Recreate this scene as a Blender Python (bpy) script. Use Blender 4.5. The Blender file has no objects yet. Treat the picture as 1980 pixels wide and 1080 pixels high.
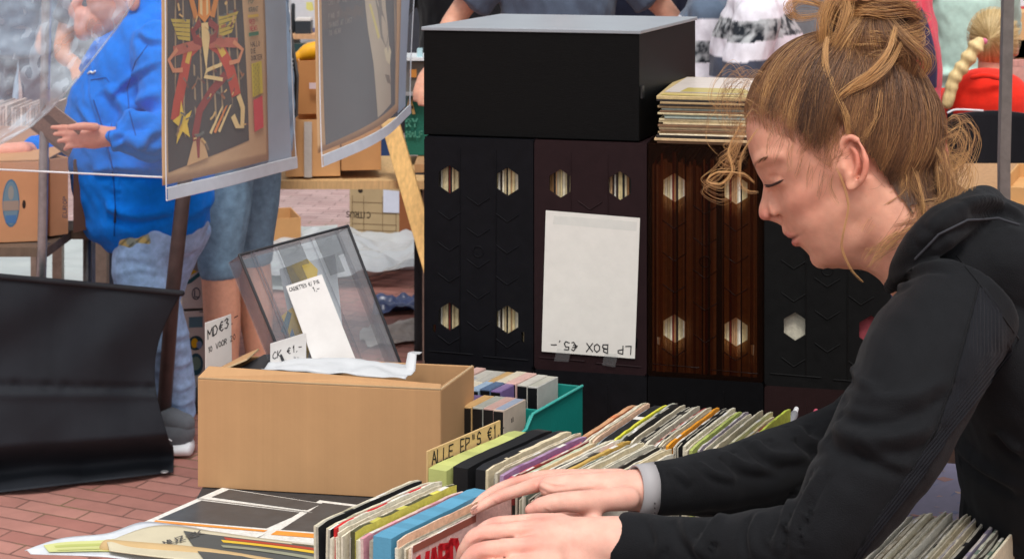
import bpy, bmesh, math, random
import numpy as np
from mathutils import Vector, Matrix
from mathutils.bvhtree import BVHTree
from mathutils import noise as mnoise
random.seed(7)
R = math.radians
SC = bpy.context.scene
COL = SC.collection

# ------------------------------------------------------------------ camera, world, sun, exposure
FPX, CU, CV, ZC = 3200.0, 990.0, -180.0, 1.70     # focal in photo pixels, principal column, horizon row, eye height
cam_d = bpy.data.cameras.new('camera')
cam = bpy.data.objects.new('camera', cam_d); COL.objects.link(cam)
cam.location = (0, 0, ZC); cam.rotation_euler = (R(90), 0, 0)
cam_d.sensor_width = 36; cam_d.lens = 36*FPX/1980
cam_d.shift_y = (CV-540)/1980.0
cam_d.clip_start = 0.05; cam_d.clip_end = 400
cam_d.dof.use_dof = True; cam_d.dof.focus_distance = 2.1; cam_d.dof.aperture_fstop = 20
SC.camera = cam
W = bpy.data.worlds.new("World"); SC.world = W; W.use_nodes = True
nt = W.node_tree; nt.nodes.clear()
sky = nt.nodes.new('ShaderNodeTexSky'); sky.sky_type = 'NISHITA'; sky.sun_disc = False
SUN_EL, SUN_ROT = 62, 178
sky.sun_elevation = R(SUN_EL); sky.sun_rotation = R(SUN_ROT); sky.air_density = 1.0; sky.dust_density = 3.0
hsv = nt.nodes.new('ShaderNodeHueSaturation'); hsv.inputs['Saturation'].default_value = 0.22
bg = nt.nodes.new('ShaderNodeBackground'); bg.inputs['Strength'].default_value = 0.15
wo = nt.nodes.new('ShaderNodeOutputWorld')
nt.links.new(sky.outputs[0], hsv.inputs['Color']); nt.links.new(hsv.outputs[0], bg.inputs['Color']); nt.links.new(bg.outputs[0], wo.inputs['Surface'])
sl = bpy.data.lights.new('sun', 'SUN'); sl.energy = 1.6; sl.angle = R(16); sl.color = (1, .965, .92)
so = bpy.data.objects.new('sun', sl); COL.objects.link(so)
_az = R(SUN_ROT); _d = Vector((math.sin(_az)*math.cos(R(SUN_EL)), math.cos(_az)*math.cos(R(SUN_EL)), math.sin(R(SUN_EL))))
so.rotation_euler = _d.to_track_quat('Z', 'Y').to_euler(); so.location = _d*20
SC.view_settings.view_transform = 'Standard'; SC.view_settings.look = 'None'; SC.view_settings.gamma = 1
SC.view_settings.exposure = 0.18
SC.cycles.max_bounces = 8; SC.cycles.transparent_max_bounces = 16
SC.cycles.use_denoising = True

# ------------------------------------------------------------------ helpers
def P(u, v, d):
    return Vector(((u-CU)/FPX*d, d, ZC-(v-CV)/FPX*d))
def G(u, v, z=0.0):                                  # the point of the horizontal plane z that shows at u, v
    return P(u, v, (ZC-z)*FPX/(v-CV))
def lin(c):
    return tuple((x/255/12.92 if x/255 <= .04045 else ((x/255+.055)/1.055)**2.4) for x in c[:3])
def rgb(r, g, b, k=1.0):
    l = lin((r, g, b)); return (min(1, l[0]*k), min(1, l[1]*k), min(1, l[2]*k))
def jit(c, a=.1):
    k = 1+random.uniform(-a, a); return (c[0]*k, c[1]*k, c[2]*k)

MATS = {}
def mat(name, rough=.6, spec=.4, var=.12, vscale=18, bump=0., bscale=120, metal=0, sheen=0, coat=0, wave=None, trans=None, sss=0, weave=None, stretch=None, tint=None, grz=.45):
    if name in MATS: return MATS[name]
    m = bpy.data.materials.new(name); m.use_nodes = True
    n = m.node_tree.nodes; l = m.node_tree.links
    b = n['Principled BSDF']; out = n['Material Output']
    a = n.new('ShaderNodeAttribute'); a.attribute_name = 'Col'
    g = n.new('ShaderNodeNewGeometry')
    mp = n.new('ShaderNodeMapping'); l.new(g.outputs['Position'], mp.inputs['Vector'])
    if stretch: mp.inputs['Scale'].default_value = stretch
    ns = n.new('ShaderNodeTexNoise'); ns.inputs['Scale'].default_value = vscale; ns.inputs['Detail'].default_value = 6; ns.inputs['Roughness'].default_value = .62
    l.new(mp.outputs[0], ns.inputs['Vector'])
    mr = n.new('ShaderNodeMapRange'); mr.inputs[1].default_value = .25; mr.inputs[2].default_value = .75
    mr.inputs[3].default_value = 1-var; mr.inputs[4].default_value = 1+var
    l.new(ns.outputs['Fac'], mr.inputs[0])
    mx = n.new('ShaderNodeVectorMath'); mx.operation = 'SCALE'
    l.new(a.outputs['Color'], mx.inputs[0]); l.new(mr.outputs[0], mx.inputs['Scale'])
    col = mx.outputs[0]
    b.inputs['Roughness'].default_value = rough; b.inputs['Specular IOR Level'].default_value = spec
    b.inputs['Metallic'].default_value = metal
    if sheen:
        b.inputs['Sheen Weight'].default_value = sheen; b.inputs['Sheen Roughness'].default_value = .5
    if coat:
        b.inputs['Coat Weight'].default_value = coat; b.inputs['Coat Roughness'].default_value = .12
    if sss:
        b.inputs['Subsurface Weight'].default_value = sss; b.inputs['Subsurface Radius'].default_value = (1, .35, .2); b.inputs['Subsurface Scale'].default_value = .006
    h = None
    if bump:
        nb = n.new('ShaderNodeTexNoise'); nb.inputs['Scale'].default_value = bscale; nb.inputs['Detail'].default_value = 5
        l.new(mp.outputs[0], nb.inputs['Vector']); h = nb.outputs['Fac']
    if wave:                                          # (direction, cycles per metre, bump weight, colour weight)
        dv = n.new('ShaderNodeVectorMath'); dv.operation = 'DOT_PRODUCT'; dv.inputs[1].default_value = wave[0]
        l.new(g.outputs['Position'], dv.inputs[0])
        n2 = n.new('ShaderNodeTexNoise'); n2.inputs['Scale'].default_value = 9; l.new(g.outputs['Position'], n2.inputs['Vector'])
        ma = n.new('ShaderNodeMath'); ma.operation = 'MULTIPLY_ADD'; l.new(n2.outputs['Fac'], ma.inputs[0]); ma.inputs[1].default_value = .006
        l.new(dv.outputs['Value'], ma.inputs[2])
        cmb = n.new('ShaderNodeCombineXYZ'); mu = n.new('ShaderNodeMath'); mu.operation = 'MULTIPLY'; mu.inputs[1].default_value = wave[1]
        l.new(ma.outputs[0], mu.inputs[0]); l.new(mu.outputs[0], cmb.inputs[0])
        n3 = n.new('ShaderNodeTexNoise'); n3.inputs['Scale'].default_value = 1; n3.inputs['Detail'].default_value = 4; n3.inputs['Roughness'].default_value = .7
        l.new(cmb.outputs[0], n3.inputs['Vector'])
        m3 = n.new('ShaderNodeMapRange'); m3.inputs[1].default_value = .3; m3.inputs[2].default_value = .7; m3.inputs[3].default_value = 1-wave[3]; m3.inputs[4].default_value = 1+wave[3]
        l.new(n3.outputs['Fac'], m3.inputs[0])
        mx2 = n.new('ShaderNodeVectorMath'); mx2.operation = 'SCALE'; l.new(col, mx2.inputs[0]); l.new(m3.outputs[0], mx2.inputs['Scale']); col = mx2.outputs[0]
        if h is None: h = n3.outputs['Fac']
        else:
            ad = n.new('ShaderNodeMath'); ad.operation = 'MULTIPLY_ADD'; l.new(n3.outputs['Fac'], ad.inputs[0]); ad.inputs[1].default_value = wave[2]; l.new(h, ad.inputs[2]); h = ad.outputs[0]
        bump = bump or .3
    if h is not None:
        bp = n.new('ShaderNodeBump'); bp.inputs['Strength'].default_value = bump; bp.inputs['Distance'].default_value = .002
        l.new(h, bp.inputs['Height']); l.new(bp.outputs[0], b.inputs['Normal'])
    l.new(col, b.inputs['Base Color'])
    if trans is not None:                             # (clear share, haze share)  thin clear film
        tr = n.new('ShaderNodeBsdfTransparent'); tr.inputs['Color'].default_value = (*(tint or (.97, .98, .98)), 1)
        lw = n.new('ShaderNodeLayerWeight'); lw.inputs['Blend'].default_value = .35
        if h is not None: l.new(bp.outputs[0], lw.inputs['Normal'])
        mm = n.new('ShaderNodeMapRange'); mm.inputs[3].default_value = 1-trans; mm.inputs[4].default_value = min(1, 1-trans+grz)
        l.new(lw.outputs['Fresnel'], mm.inputs[0])
        ms = n.new('ShaderNodeMixShader'); l.new(mm.outputs[0], ms.inputs[0]); l.new(tr.outputs[0], ms.inputs[1]); l.new(b.outputs[0], ms.inputs[2])
        l.new(ms.outputs[0], out.inputs['Surface'])
    MATS[name] = m
    return m

paper = mat('paper', rough=.75, spec=.25, var=.05, vscale=40, bump=.15, bscale=60)
card = mat('worn_card', rough=.6, spec=.35, var=.22, vscale=130, bump=.3, bscale=300)
gloss = mat('printed_gloss', rough=.32, spec=.5, var=.10, vscale=60)
ink = mat('ink', rough=.6, spec=.3, var=.05)
plastic = mat('plastic', rough=.38, spec=.5, var=.08, vscale=30, bump=.1, bscale=200)
cloth = mat('cloth', rough=.9, spec=.15, var=.16, vscale=26, bump=.5, bscale=900, sheen=.15)
fleece = mat('fleece', rough=.95, spec=.1, var=.10, vscale=60, bump=.5, bscale=700, sheen=.08)
denim = mat('denim', rough=.9, spec=.15, var=.30, vscale=38, bump=.7, bscale=700)
skin = mat('skin', rough=.5, spec=.32, var=.11, vscale=60, bump=.22, bscale=900, sss=.22)
MATS['skin'].node_tree.nodes['Noise Texture'].inputs['Detail'].default_value = 12
metal = mat('galvanised_metal', rough=.42, spec=.5, var=.25, vscale=30, metal=.75)
wood = mat('pine_wood', rough=.65, spec=.3, var=.25, vscale=10, stretch=(8, 8, 1.0), bump=.2, bscale=60)
rubber = mat('rubber', rough=.7, spec=.3, var=.1)
hairm = mat('hair', rough=.5, spec=.4, var=.25, vscale=60, stretch=(1, 1, .3), bump=.6, bscale=300)

class MB:
    def __init__(s): s.v = []; s.f = []; s.c = []; s.sm = []
    def add(s, vs, fs, c, smooth=False):
        o = len(s.v); s.v += [tuple(x) for x in vs]
        for i, f in enumerate(fs):
            s.f.append([o+k for k in f]); s.c.append(c if not isinstance(c, list) else c[i]); s.sm.append(smooth)
        return s
    def hexa(s, b, t, c):                             # b, t: four bottom / top corners, same winding
        fs = [(3, 2, 1, 0), (4, 5, 6, 7), (0, 1, 5, 4), (1, 2, 6, 5), (2, 3, 7, 6), (3, 0, 4, 7)]
        return s.add(list(b)+list(t), fs, c)
    def box(s, o, ex, ey, ez, c):                     # o corner, edge vectors
        o, ex, ey, ez = map(Vector, (o, ex, ey, ez))
        b = [o, o+ex, o+ex+ey, o+ey]; return s.hexa(b, [p+ez for p in b], c)
    def cbox(s, cen, sx, sy, sz, c, rz=0):
        e1 = Vector((math.cos(rz), math.sin(rz), 0)); e2 = Vector((-math.sin(rz), math.cos(rz), 0))
        return s.box(Vector(cen)-e1*sx/2-e2*sy/2-Vector((0, 0, sz/2)), e1*sx, e2*sy, (0, 0, sz), c)
    def poly(s, pts, c): return s.add(pts, [tuple(range(len(pts)))], c)
    def prism(s, pts, off, c, side=None):             # closed plate: outline pts, thickness vector
        n = len(pts); off = Vector(off); pts = [Vector(p) for p in pts]
        fs = [tuple(range(n)), tuple(range(2*n-1, n-1, -1))]+[(i, i+n, (i+1) % n+n, (i+1) % n) for i in range(n)]
        return s.add(pts+[p+off for p in pts], fs, [c, c]+[side or c]*n)
    def grid(s, fn, nu, nv, c, smooth=True, closeu=False):
        vs = [fn(i/(nu), j/(nv)) for j in range(nv+1) for i in range(nu+1)]
        fs = []; cs = []
        for j in range(nv):
            for i in range(nu):
                a = j*(nu+1)+i; fs.append((a, a+1, a+nu+2, a+nu+1)); cs.append(c((i+.5)/nu, (j+.5)/nv) if callable(c) else c)
        return s.add(vs, fs, cs, smooth)
    def tube(s, pts, rad, c, seg=14, ref=(0, 0, 1), sub=4, caps=True, cap=1.0):
        pts = [Vector(p) for p in pts]; rad = [(r, r) if not isinstance(r, (tuple, list)) else tuple(r) for r in (rad if isinstance(rad, (list, tuple)) and len(rad) == len(pts) else [rad]*len(pts))]
        if sub > 1 and len(pts) > 1:
            q = [2*pts[0]-pts[1]]+pts+[2*pts[-1]-pts[-2]]; rr = [rad[0]]+rad+[rad[-1]]; np_, nr = [], []
            for i in range(1, len(q)-2):
                for k in range(sub):
                    t = k/sub
                    def cr(a, b, c_, d): return .5*((2*b)+(c_-a)*t+(2*a-5*b+4*c_-d)*t*t+(-a+3*b-3*c_+d)*t**3)
                    np_.append(cr(q[i-1], q[i], q[i+1], q[i+2])); nr.append(tuple(max(1e-5, rr[i][x]*(1-(3*t*t-2*t**3))+rr[i+1][x]*(3*t*t-2*t**3)) for x in (0, 1)))
            np_.append(pts[-1]); nr.append(rad[-1]); pts, rad = np_, nr
        n = len(pts); rings = []; pref = Vector(ref)
        tans = []
        for i in range(n):
            t = (pts[min(i+1, n-1)]-pts[max(i-1, 0)]); tans.append(t.normalized() if t.length > 1e-9 else Vector((0, 0, 1)))
        n1 = None; info = []
        for i in range(n):
            t = tans[i]; r0 = pref if n1 is None else n1
            a = r0-t*r0.dot(t)
            if a.length < 1e-4: a = t.orthogonal()
            n1 = a.normalized(); info.append((pts[i], t, n1, t.cross(n1), rad[i]))
        if caps:
            p, t, a, b, r = info[0]; m = max(min(r), 1e-5)*cap
            pre = [(p-t*m*math.sin(x), t, a, b, (r[0]*math.cos(x), r[1]*math.cos(x))) for x in (1.45, 1.1, .75, .35)]
            p, t, a, b, r = info[-1]; m = max(min(r), 1e-5)*cap
            post = [(p+t*m*math.sin(x), t, a, b, (r[0]*math.cos(x), r[1]*math.cos(x))) for x in (.35, .75, 1.1, 1.45)]
            info = pre+info+post
        vs = []
        for p, t, a, b, r in info:
            for k in range(seg):
                th = 2*math.pi*k/seg; vs.append(p+a*r[0]*math.cos(th)+b*r[1]*math.sin(th))
        fs = []
        m = len(info)
        for i in range(m-1):
            for k in range(seg): fs.append((i*seg+k, i*seg+(k+1) % seg, (i+1)*seg+(k+1) % seg, (i+1)*seg+k))
        fs.append(tuple(range(seg-1, -1, -1))); fs.append(tuple((m-1)*seg+k for k in range(seg)))
        return s.add(vs, fs, c, True)
    def ell(s, cen, ax, ay, az, c, seg=20, rings=12): # ellipsoid from three half-axis vectors
        cen, ax, ay, az = map(Vector, (cen, ax, ay, az)); vs = []; fs = []
        for j in range(rings+1):
            ph = math.pi*(j+.02)/(rings+.04)
            for k in range(seg):
                th = 2*math.pi*k/seg; vs.append(cen+ax*math.sin(ph)*math.cos(th)+ay*math.sin(ph)*math.sin(th)+az*math.cos(ph))
        for j in range(rings):
            for k in range(seg): fs.append((j*seg+k, (j+1)*seg+k, (j+1)*seg+(k+1) % seg, j*seg+(k+1) % seg))
        fs.append(tuple(range(seg))); fs.append(tuple(rings*seg+k for k in range(seg-1, -1, -1)))
        return s.add(vs, fs, c, True)
    def mesh(s, name='m'):
        me = bpy.data.meshes.new(name); me.from_pydata(s.v, [], s.f)
        a = me.color_attributes.new('Col', 'FLOAT_COLOR', 'CORNER')
        cc = []
        for f, c in zip(s.f, s.c): cc += [c[0], c[1], c[2], 1.0]*len(f)
        a.data.foreach_set('color', cc)
        me.polygons.foreach_set('use_smooth', s.sm)
        me.update(); return me
    def build(s, name, m, parent=None, bevel=0, solid=0, origin=None, fix=True):
        if origin is not None:
            ov = Vector(origin); s.v = [tuple(Vector(p)-ov) for p in s.v]
        me = s.mesh(name); me.materials.append(m)
        if fix:
            b = bmesh.new(); b.from_mesh(me); bmesh.ops.recalc_face_normals(b, faces=b.faces); b.to_mesh(me); b.free()
        o = bpy.data.objects.new(name, me); COL.objects.link(o)
        if origin is not None: o.location = origin
        if parent is not None:
            o.parent = parent; o.matrix_parent_inverse = Matrix.Translation(-parent.location)
        if solid:
            md = o.modifiers.new('solid', 'SOLIDIFY'); md.thickness = solid; md.offset = 0
        if bevel:
            md = o.modifiers.new('bevel', 'BEVEL'); md.width = bevel; md.segments = 2; md.limit_method = 'ANGLE'; md.angle_limit = R(40)
        return o

def tag(o, label, cat, group=None, kind=None):
    if label: o['label'] = label
    if cat: o['category'] = cat
    if group: o['group'] = group
    if kind: o['kind'] = kind
    return o
def thing(name, loc, label, cat, group=None):
    o = bpy.data.objects.new(name, None); COL.objects.link(o); o.location = loc; o.empty_display_size = .05
    return tag(o, label, cat, group)
def struct(o): o['kind'] = 'structure'; return o

def remesh(mb, voxel, it=3, fac=.5, name='body'):    # union of closed solids as one continuous surface
    me = mb.mesh('tmp'); o = bpy.data.objects.new('tmp', me); COL.objects.link(o)
    r = o.modifiers.new('r', 'REMESH'); r.mode = 'VOXEL'; r.voxel_size = voxel; r.use_smooth_shade = True
    if it:
        s_ = o.modifiers.new('s', 'SMOOTH'); s_.iterations = it; s_.factor = fac
    dg = bpy.context.evaluated_depsgraph_get()
    nm = bpy.data.meshes.new_from_object(o.evaluated_get(dg)); nm.name = name
    bpy.data.objects.remove(o); bpy.data.meshes.remove(me)
    return nm
def recolor(me, fn):                                  # colour by place on the thing, fn(N x 3) -> N x 3
    n = len(me.vertices); co = np.empty(n*3, 'f'); me.vertices.foreach_get('co', co); co = co.reshape(-1, 3)
    for a in list(me.color_attributes): me.color_attributes.remove(a)
    c = np.ones((n, 4), 'f'); c[:, :3] = fn(co)
    a = me.color_attributes.new('Col', 'FLOAT_COLOR', 'POINT'); a.data.foreach_set('color', c.ravel())
def flat(c): return lambda co: np.tile(np.array(c, 'f'), (len(co), 1))
def meshobj(name, me, m, parent=None):
    me.materials.clear(); me.materials.append(m)
    me.polygons.foreach_set('use_smooth', [True]*len(me.polygons))
    o = bpy.data.objects.new(name, me); COL.objects.link(o)
    if parent is not None: o.parent = parent; o.matrix_parent_inverse = Matrix.Translation(-parent.location)
    return o
CAMP = Vector((0, 0, ZC))
def bvh_of(me):
    return BVHTree.FromPolygons([v.co.copy() for v in me.vertices], [tuple(p.vertices) for p in me.polygons])
def hit(bvh, u, v, off=0.):                          # where the line of sight meets a surface
    d = (P(u, v, 1.0)-CAMP).normalized(); h = bvh.ray_cast(CAMP, d)
    return None if h[0] is None else h[0]+h[1]*off

def dense(pl, bv, per=14):
    o_ = []; m_ = len(pl)
    for i in range(m_-1):
        a, b_, c_, d_ = [np.array(pl[max(0, min(m_-1, j))], 'f') for j in (i-1, i, i+1, i+2)]
        for k in range(per):
            t = k/per; q = .5*((2*b_)+(c_-a)*t+(2*a-5*b_+4*c_-d_)*t*t+(-a+3*b_-3*c_+d_)*t**3); p = hit(bv, q[0], q[1]); w = math.sin(math.pi*(i+t)/(m_-1))**.5
            if p is not None: o_.append((p.x, p.y, p.z, w))
    return np.array(o_, 'f')
def folds(me, lst, amp=.0055, wid=.0062):             # real creases: a ridge with a hollow along it
    bv = bvh_of(me); n = len(me.vertices); cv = np.empty(n*3, 'f'); me.vertices.foreach_get('co', cv); cv = cv.reshape(-1, 3); nv_ = np.empty(n*3, 'f'); me.vertices.foreach_get('normal', nv_); nv_ = nv_.reshape(-1, 3); dz = np.zeros(n, 'f')
    for pl, r in lst:
        D = dense(pl, bv)
        if len(D) < 3: continue
        w_ = wid*r/7; lo, hi = D[:, :3].min(0)-w_*4, D[:, :3].max(0)+w_*4; ix = np.nonzero(((cv > lo) & (cv < hi)).all(1))[0]
        if not len(ix): continue
        d2 = ((cv[ix][:, None, :]-D[None, :, :3])**2).sum(2); j = d2.argmin(1); d_ = np.sqrt(d2[np.arange(len(ix)), j]); wt = D[j, 3]
        side = np.sign(cv[ix][:, 2]-D[j, 2]); dz[ix] += wt*amp*r/7*(np.exp(-(d_/w_)**2)-.75*np.exp(-((d_-1.7*w_)/(w_*.9))**2)*(side < 0))
    cv += nv_*dz[:, None]; me.vertices.foreach_set('co', cv.ravel()); me.update()

# handwriting and lettering: strokes in a unit box
GL = {'A': [[(0, 0), (.5, 1), (1, 0)], [(.2, .4), (.8, .4)]], 'B': [[(0, 0), (0, 1), (.7, .9), (.7, .6), (0, .5), (.85, .4), (.8, .05), (0, 0)]],
 'C': [[(.95, .85), (.5, 1), (.05, .7), (.05, .3), (.5, 0), (.95, .15)]], 'D': [[(0, 0), (0, 1), (.6, .9), (.9, .5), (.6, .08), (0, 0)]],
 'E': [[(.9, 1), (0, 1), (0, 0), (.9, 0)], [(0, .5), (.7, .5)]], 'F': [[(.9, 1), (0, 1), (0, 0)], [(0, .5), (.7, .5)]],
 'G': [[(.95, .85), (.5, 1), (.05, .6), (.1, .2), (.5, 0), (.9, .2), (.9, .45), (.55, .45)]], 'H': [[(0, 0), (0, 1)], [(1, 0), (1, 1)], [(0, .5), (1, .5)]],
 'I': [[(.5, 0), (.5, 1)]], 'J': [[(.8, 1), (.8, .2), (.4, 0), (.1, .2)]], 'K': [[(0, 0), (0, 1)], [(.9, 1), (.05, .5), (.95, 0)]], 'L': [[(0, 1), (0, 0), (.85, 0)]],
 'M': [[(0, 0), (.05, 1), (.5, .35), (.95, 1), (1, 0)]], 'N': [[(0, 0), (0, 1), (1, 0), (1, 1)]], 'O': [[(.5, 1), (.05, .7), (.05, .3), (.5, 0), (.95, .3), (.95, .7), (.5, 1)]],
 'P': [[(0, 0), (0, 1), (.8, .9), (.8, .55), (0, .45)]], 'R': [[(0, 0), (0, 1), (.8, .9), (.8, .55), (0, .45)], [(.3, .45), (.9, 0)]],
 'S': [[(.9, .88), (.5, 1), (.1, .8), (.2, .55), (.8, .45), (.9, .15), (.5, 0), (.05, .12)]], 'T': [[(0, 1), (1, 1)], [(.5, 1), (.5, 0)]],
 'U': [[(0, 1), (0, .25), (.5, 0), (1, .25), (1, 1)]], 'V': [[(0, 1), (.5, 0), (1, 1)]], 'W': [[(0, 1), (.25, 0), (.5, .7), (.75, 0), (1, 1)]],
 'X': [[(0, 0), (1, 1)], [(0, 1), (1, 0)]], 'Y': [[(0, 1), (.5, .5), (1, 1)], [(.5, .5), (.5, 0)]], 'Z': [[(0, 1), (1, 1), (0, 0), (1, 0)]],
 '0': [[(.5, 1), (.1, .7), (.1, .3), (.5, 0), (.9, .3), (.9, .7), (.5, 1)]], '1': [[(.3, .8), (.55, 1), (.55, 0)]], '2': [[(.1, .8), (.5, 1), (.85, .75), (.1, 0), (.95, 0)]],
 '3': [[(.1, .9), (.5, 1), (.85, .75), (.45, .55), (.9, .3), (.5, 0), (.05, .1)]], '5': [[(.9, 1), (.2, 1), (.15, .6), (.7, .6), (.9, .3), (.6, 0), (.1, .08)]],
 '\u20ac': [[(.95, .9), (.6, 1), (.25, .7), (.25, .3), (.6, 0), (.95, .1)], [(.02, .6), (.75, .6)], [(.02, .4), (.7, .4)]],
 '.': [[(.4, 0), (.5, .07)]], '-': [[(.1, .5), (.9, .5)]], '/': [[(.1, -.2), (.9, 1.1)]], '\u0022': [[(.3, 1), (.3, .7)], [(.6, 1), (.6, .7)]]}
def write(mb, txt, org, ex, ey, size, c, w=.1, adv=1.25, off=.0006, wob=.05, narrow=.62):
    org, ex, ey = Vector(org), Vector(ex).normalized(), Vector(ey).normalized(); nn = ex.cross(ey).normalized()
    if nn.dot(CAMP-org) < 0: nn = -nn
    x = 0
    for ch in txt:
        if ch != ' ':
            for st in GL.get(ch, GL['I']):
                pts = [org+ex*(x+(a+random.uniform(-wob, wob))*narrow)*size+ey*(b+random.uniform(-wob, wob))*size+nn*off for a, b in st]
                for a, b in zip(pts, pts[1:]):
                    t = (b-a)
                    if t.length < 1e-7: continue
                    t.normalize(); s_ = nn.cross(t)*w*size*.5; e = t*w*size*.35
                    mb.add([a-e-s_, b+e-s_, b+e+s_, a-e+s_], [(0, 1, 2, 3)], c)
        x += narrow*adv if ch not in '.I1' else narrow*adv*.7
# ------------------------------------------------------------------ ground
def brick_mat(name, c1, c2, cm, rot, scale=1., rough=.75):
    m = bpy.data.materials.new(name); m.use_nodes = True; n = m.node_tree.nodes; l = m.node_tree.links; b = n['Principled BSDF']
    g = n.new('ShaderNodeNewGeometry'); mp = n.new('ShaderNodeMapping'); mp.inputs['Rotation'].default_value = (0, 0, rot); l.new(g.outputs['Position'], mp.inputs['Vector'])
    nz = n.new('ShaderNodeTexNoise'); nz.inputs['Scale'].default_value = 9; l.new(g.outputs['Position'], nz.inputs['Vector'])
    ad = n.new('ShaderNodeVectorMath'); ad.operation = 'MULTIPLY_ADD'; l.new(nz.outputs['Color'], ad.inputs[0]); ad.inputs[1].default_value = (.012, .012, 0); l.new(mp.outputs[0], ad.inputs[2])
    br = n.new('ShaderNodeTexBrick'); br.inputs['Scale'].default_value = 1; br.inputs['Brick Width'].default_value = .21*scale; br.inputs['Row Height'].default_value = .068*scale
    br.inputs['Mortar Size'].default_value = .0035; br.inputs['Mortar Smooth'].default_value = .4; br.inputs['Bias'].default_value = -.1
    br.inputs['Color1'].default_value = (*c1, 1); br.inputs['Color2'].default_value = (*c2, 1); br.inputs['Mortar'].default_value = (*cm, 1); l.new(ad.outputs[0], br.inputs['Vector'])
    n2 = n.new('ShaderNodeTexNoise'); n2.inputs['Scale'].default_value = 3.5; n2.inputs['Detail'].default_value = 10; n2.inputs['Roughness'].default_value = .7; l.new(g.outputs['Position'], n2.inputs['Vector'])
    mr = n.new('ShaderNodeMapRange'); mr.inputs[1].default_value = .25; mr.inputs[2].default_value = .75; mr.inputs[3].default_value = .72; mr.inputs[4].default_value = 1.28; l.new(n2.outputs['Fac'], mr.inputs[0])
    sc = n.new('ShaderNodeVectorMath'); sc.operation = 'SCALE'; l.new(br.outputs['Color'], sc.inputs[0]); l.new(mr.outputs[0], sc.inputs['Scale'])
    # sand, moss and crumbs caught in the joints
    n3 = n.new('ShaderNodeTexNoise'); n3.inputs['Scale'].default_value = 2.2; n3.inputs['Detail'].default_value = 8; l.new(g.outputs['Position'], n3.inputs['Vector'])
    r3 = n.new('ShaderNodeMapRange'); r3.inputs[1].default_value = .52; r3.inputs[2].default_value = .66; l.new(n3.outputs['Fac'], r3.inputs[0])
    mu = n.new('ShaderNodeMath'); mu.operation = 'MULTIPLY'; l.new(r3.outputs[0], mu.inputs[0]); l.new(br.outputs['Fac'], mu.inputs[1])
    mx = n.new('ShaderNodeMix'); mx.data_type = 'RGBA'; l.new(mu.outputs[0], mx.inputs[0]); l.new(sc.outputs[0], mx.inputs[6]); mx.inputs[7].default_value = (.16, .17, .05, 1)
    l.new(mx.outputs[2], b.inputs['Base Color']); b.inputs['Roughness'].default_value = rough
    hh = n.new('ShaderNodeMath'); hh.operation = 'MULTIPLY_ADD'; l.new(br.outputs['Fac'], hh.inputs[0]); hh.inputs[1].default_value = -1; l.new(n2.outputs['Fac'], hh.inputs[2])
    bp = n.new('ShaderNodeBump'); bp.inputs['Strength'].default_value = .6; bp.inputs['Distance'].default_value = .006; l.new(hh.outputs[0], bp.inputs['Height']); l.new(bp.outputs[0], b.inputs['Normal'])
    return m
b = MB(); b.poly([(-80, -20, 0), (80, -20, 0), (80, 140, 0), (-80, 140, 0)], (1, 1, 1))
struct(b.build('ground', brick_mat('red_brick_paving', rgb(178, 126, 114), rgb(156, 102, 92), rgb(118, 84, 74), R(23.5))))
b = MB(); b.poly([(-9, 7.6, .004), (9, 7.9, .004), (9, 40, .004), (-9, 40, .004)], (1, 1, 1))
struct(b.build('pavement', brick_mat('pale_pink_paving', rgb(190, 162, 158), rgb(172, 140, 136), rgb(130, 104, 100), R(8), 1.0, .5)))
def crumple(o, ex, ey, nx, ny, amp, sc, seed, c, base=.006):
    o, ex, ey = Vector(o), Vector(ex), Vector(ey); b = MB()
    def f(a, t):
        p = o+ex*a+ey*t; v = Vector((p.x*sc, p.y*sc, seed)); h = abs(mnoise.fractal(v, .9, 2.1, 4))*amp+base
        w = mnoise.noise(v*.6)*.05; return Vector((p.x+w*(1 if 0 < a < 1 else 2), p.y+w, p.z+h))
    b.grid(f, nx, ny, c); return b
film = mat('milky_film', rough=.28, spec=.6, var=.08, vscale=6, bump=.6, bscale=14, trans=.25)
tag(crumple((-3.4, 7.3, 0), (2.55, 0, 0), (0, 1.5, 0), 60, 40, .025, 2, 1, rgb(205, 214, 212)).build('groundsheet', film, fix=False), 'pale grey plastic sheet spread on the paving behind the man in the blue jacket', 'plastic sheet')
tag(crumple((-1.35, 7.35, 0), (.95, 0, 0), (0, 1.1, 0), 50, 50, .13, 1.7, 5, rgb(196, 200, 202)).build('plastic_wrap', film, fix=False), 'crumpled translucent plastic wrap on the ground in front of the citrus crate', 'plastic wrap')
tag(crumple((-.60, 6.85, 0), (.5, .05, 0), (.0, .3, 0), 40, 30, .11, 4.5, 9, rgb(58, 70, 108)).build('blue_bag', mat('bag_film', rough=.3, spec=.6, var=.25, vscale=20, bump=.7, bscale=30), fix=False), 'crumpled dark blue plastic bag on the ground by the black crates', 'bag')
tag(crumple((-.58, 6.35, 0), (.24, .1, 0), (.02, .32, 0), 30, 30, .05, 5, 13, rgb(214, 208, 200)).build('white_rag', cloth, fix=False), 'small crumpled white cloth on the red bricks beside the clear cassette rack', 'rag')

# ------------------------------------------------------------------ the stall table
TZ = .85
tt = thing('stall_table', (.3, 2.0, 0), 'market stall table carrying the singles, the cardboard box and the old sleeves', 'table')
b = MB(); b.box((-.455, 1.25, TZ-.03), (1.02, 0, 0), (0, 1.33, 0), (0, 0, .03), rgb(60, 58, 58)); b.build('tabletop', wood, tt, bevel=.003)
for x in (-.40, .50):
    for y in (1.35, 2.5):
        b = MB(); b.box((x, y, 0), (.05, 0, 0), (0, .05, 0), (0, 0, TZ-.03), rgb(120, 92, 60)); b.build('leg', wood, tt)

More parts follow.
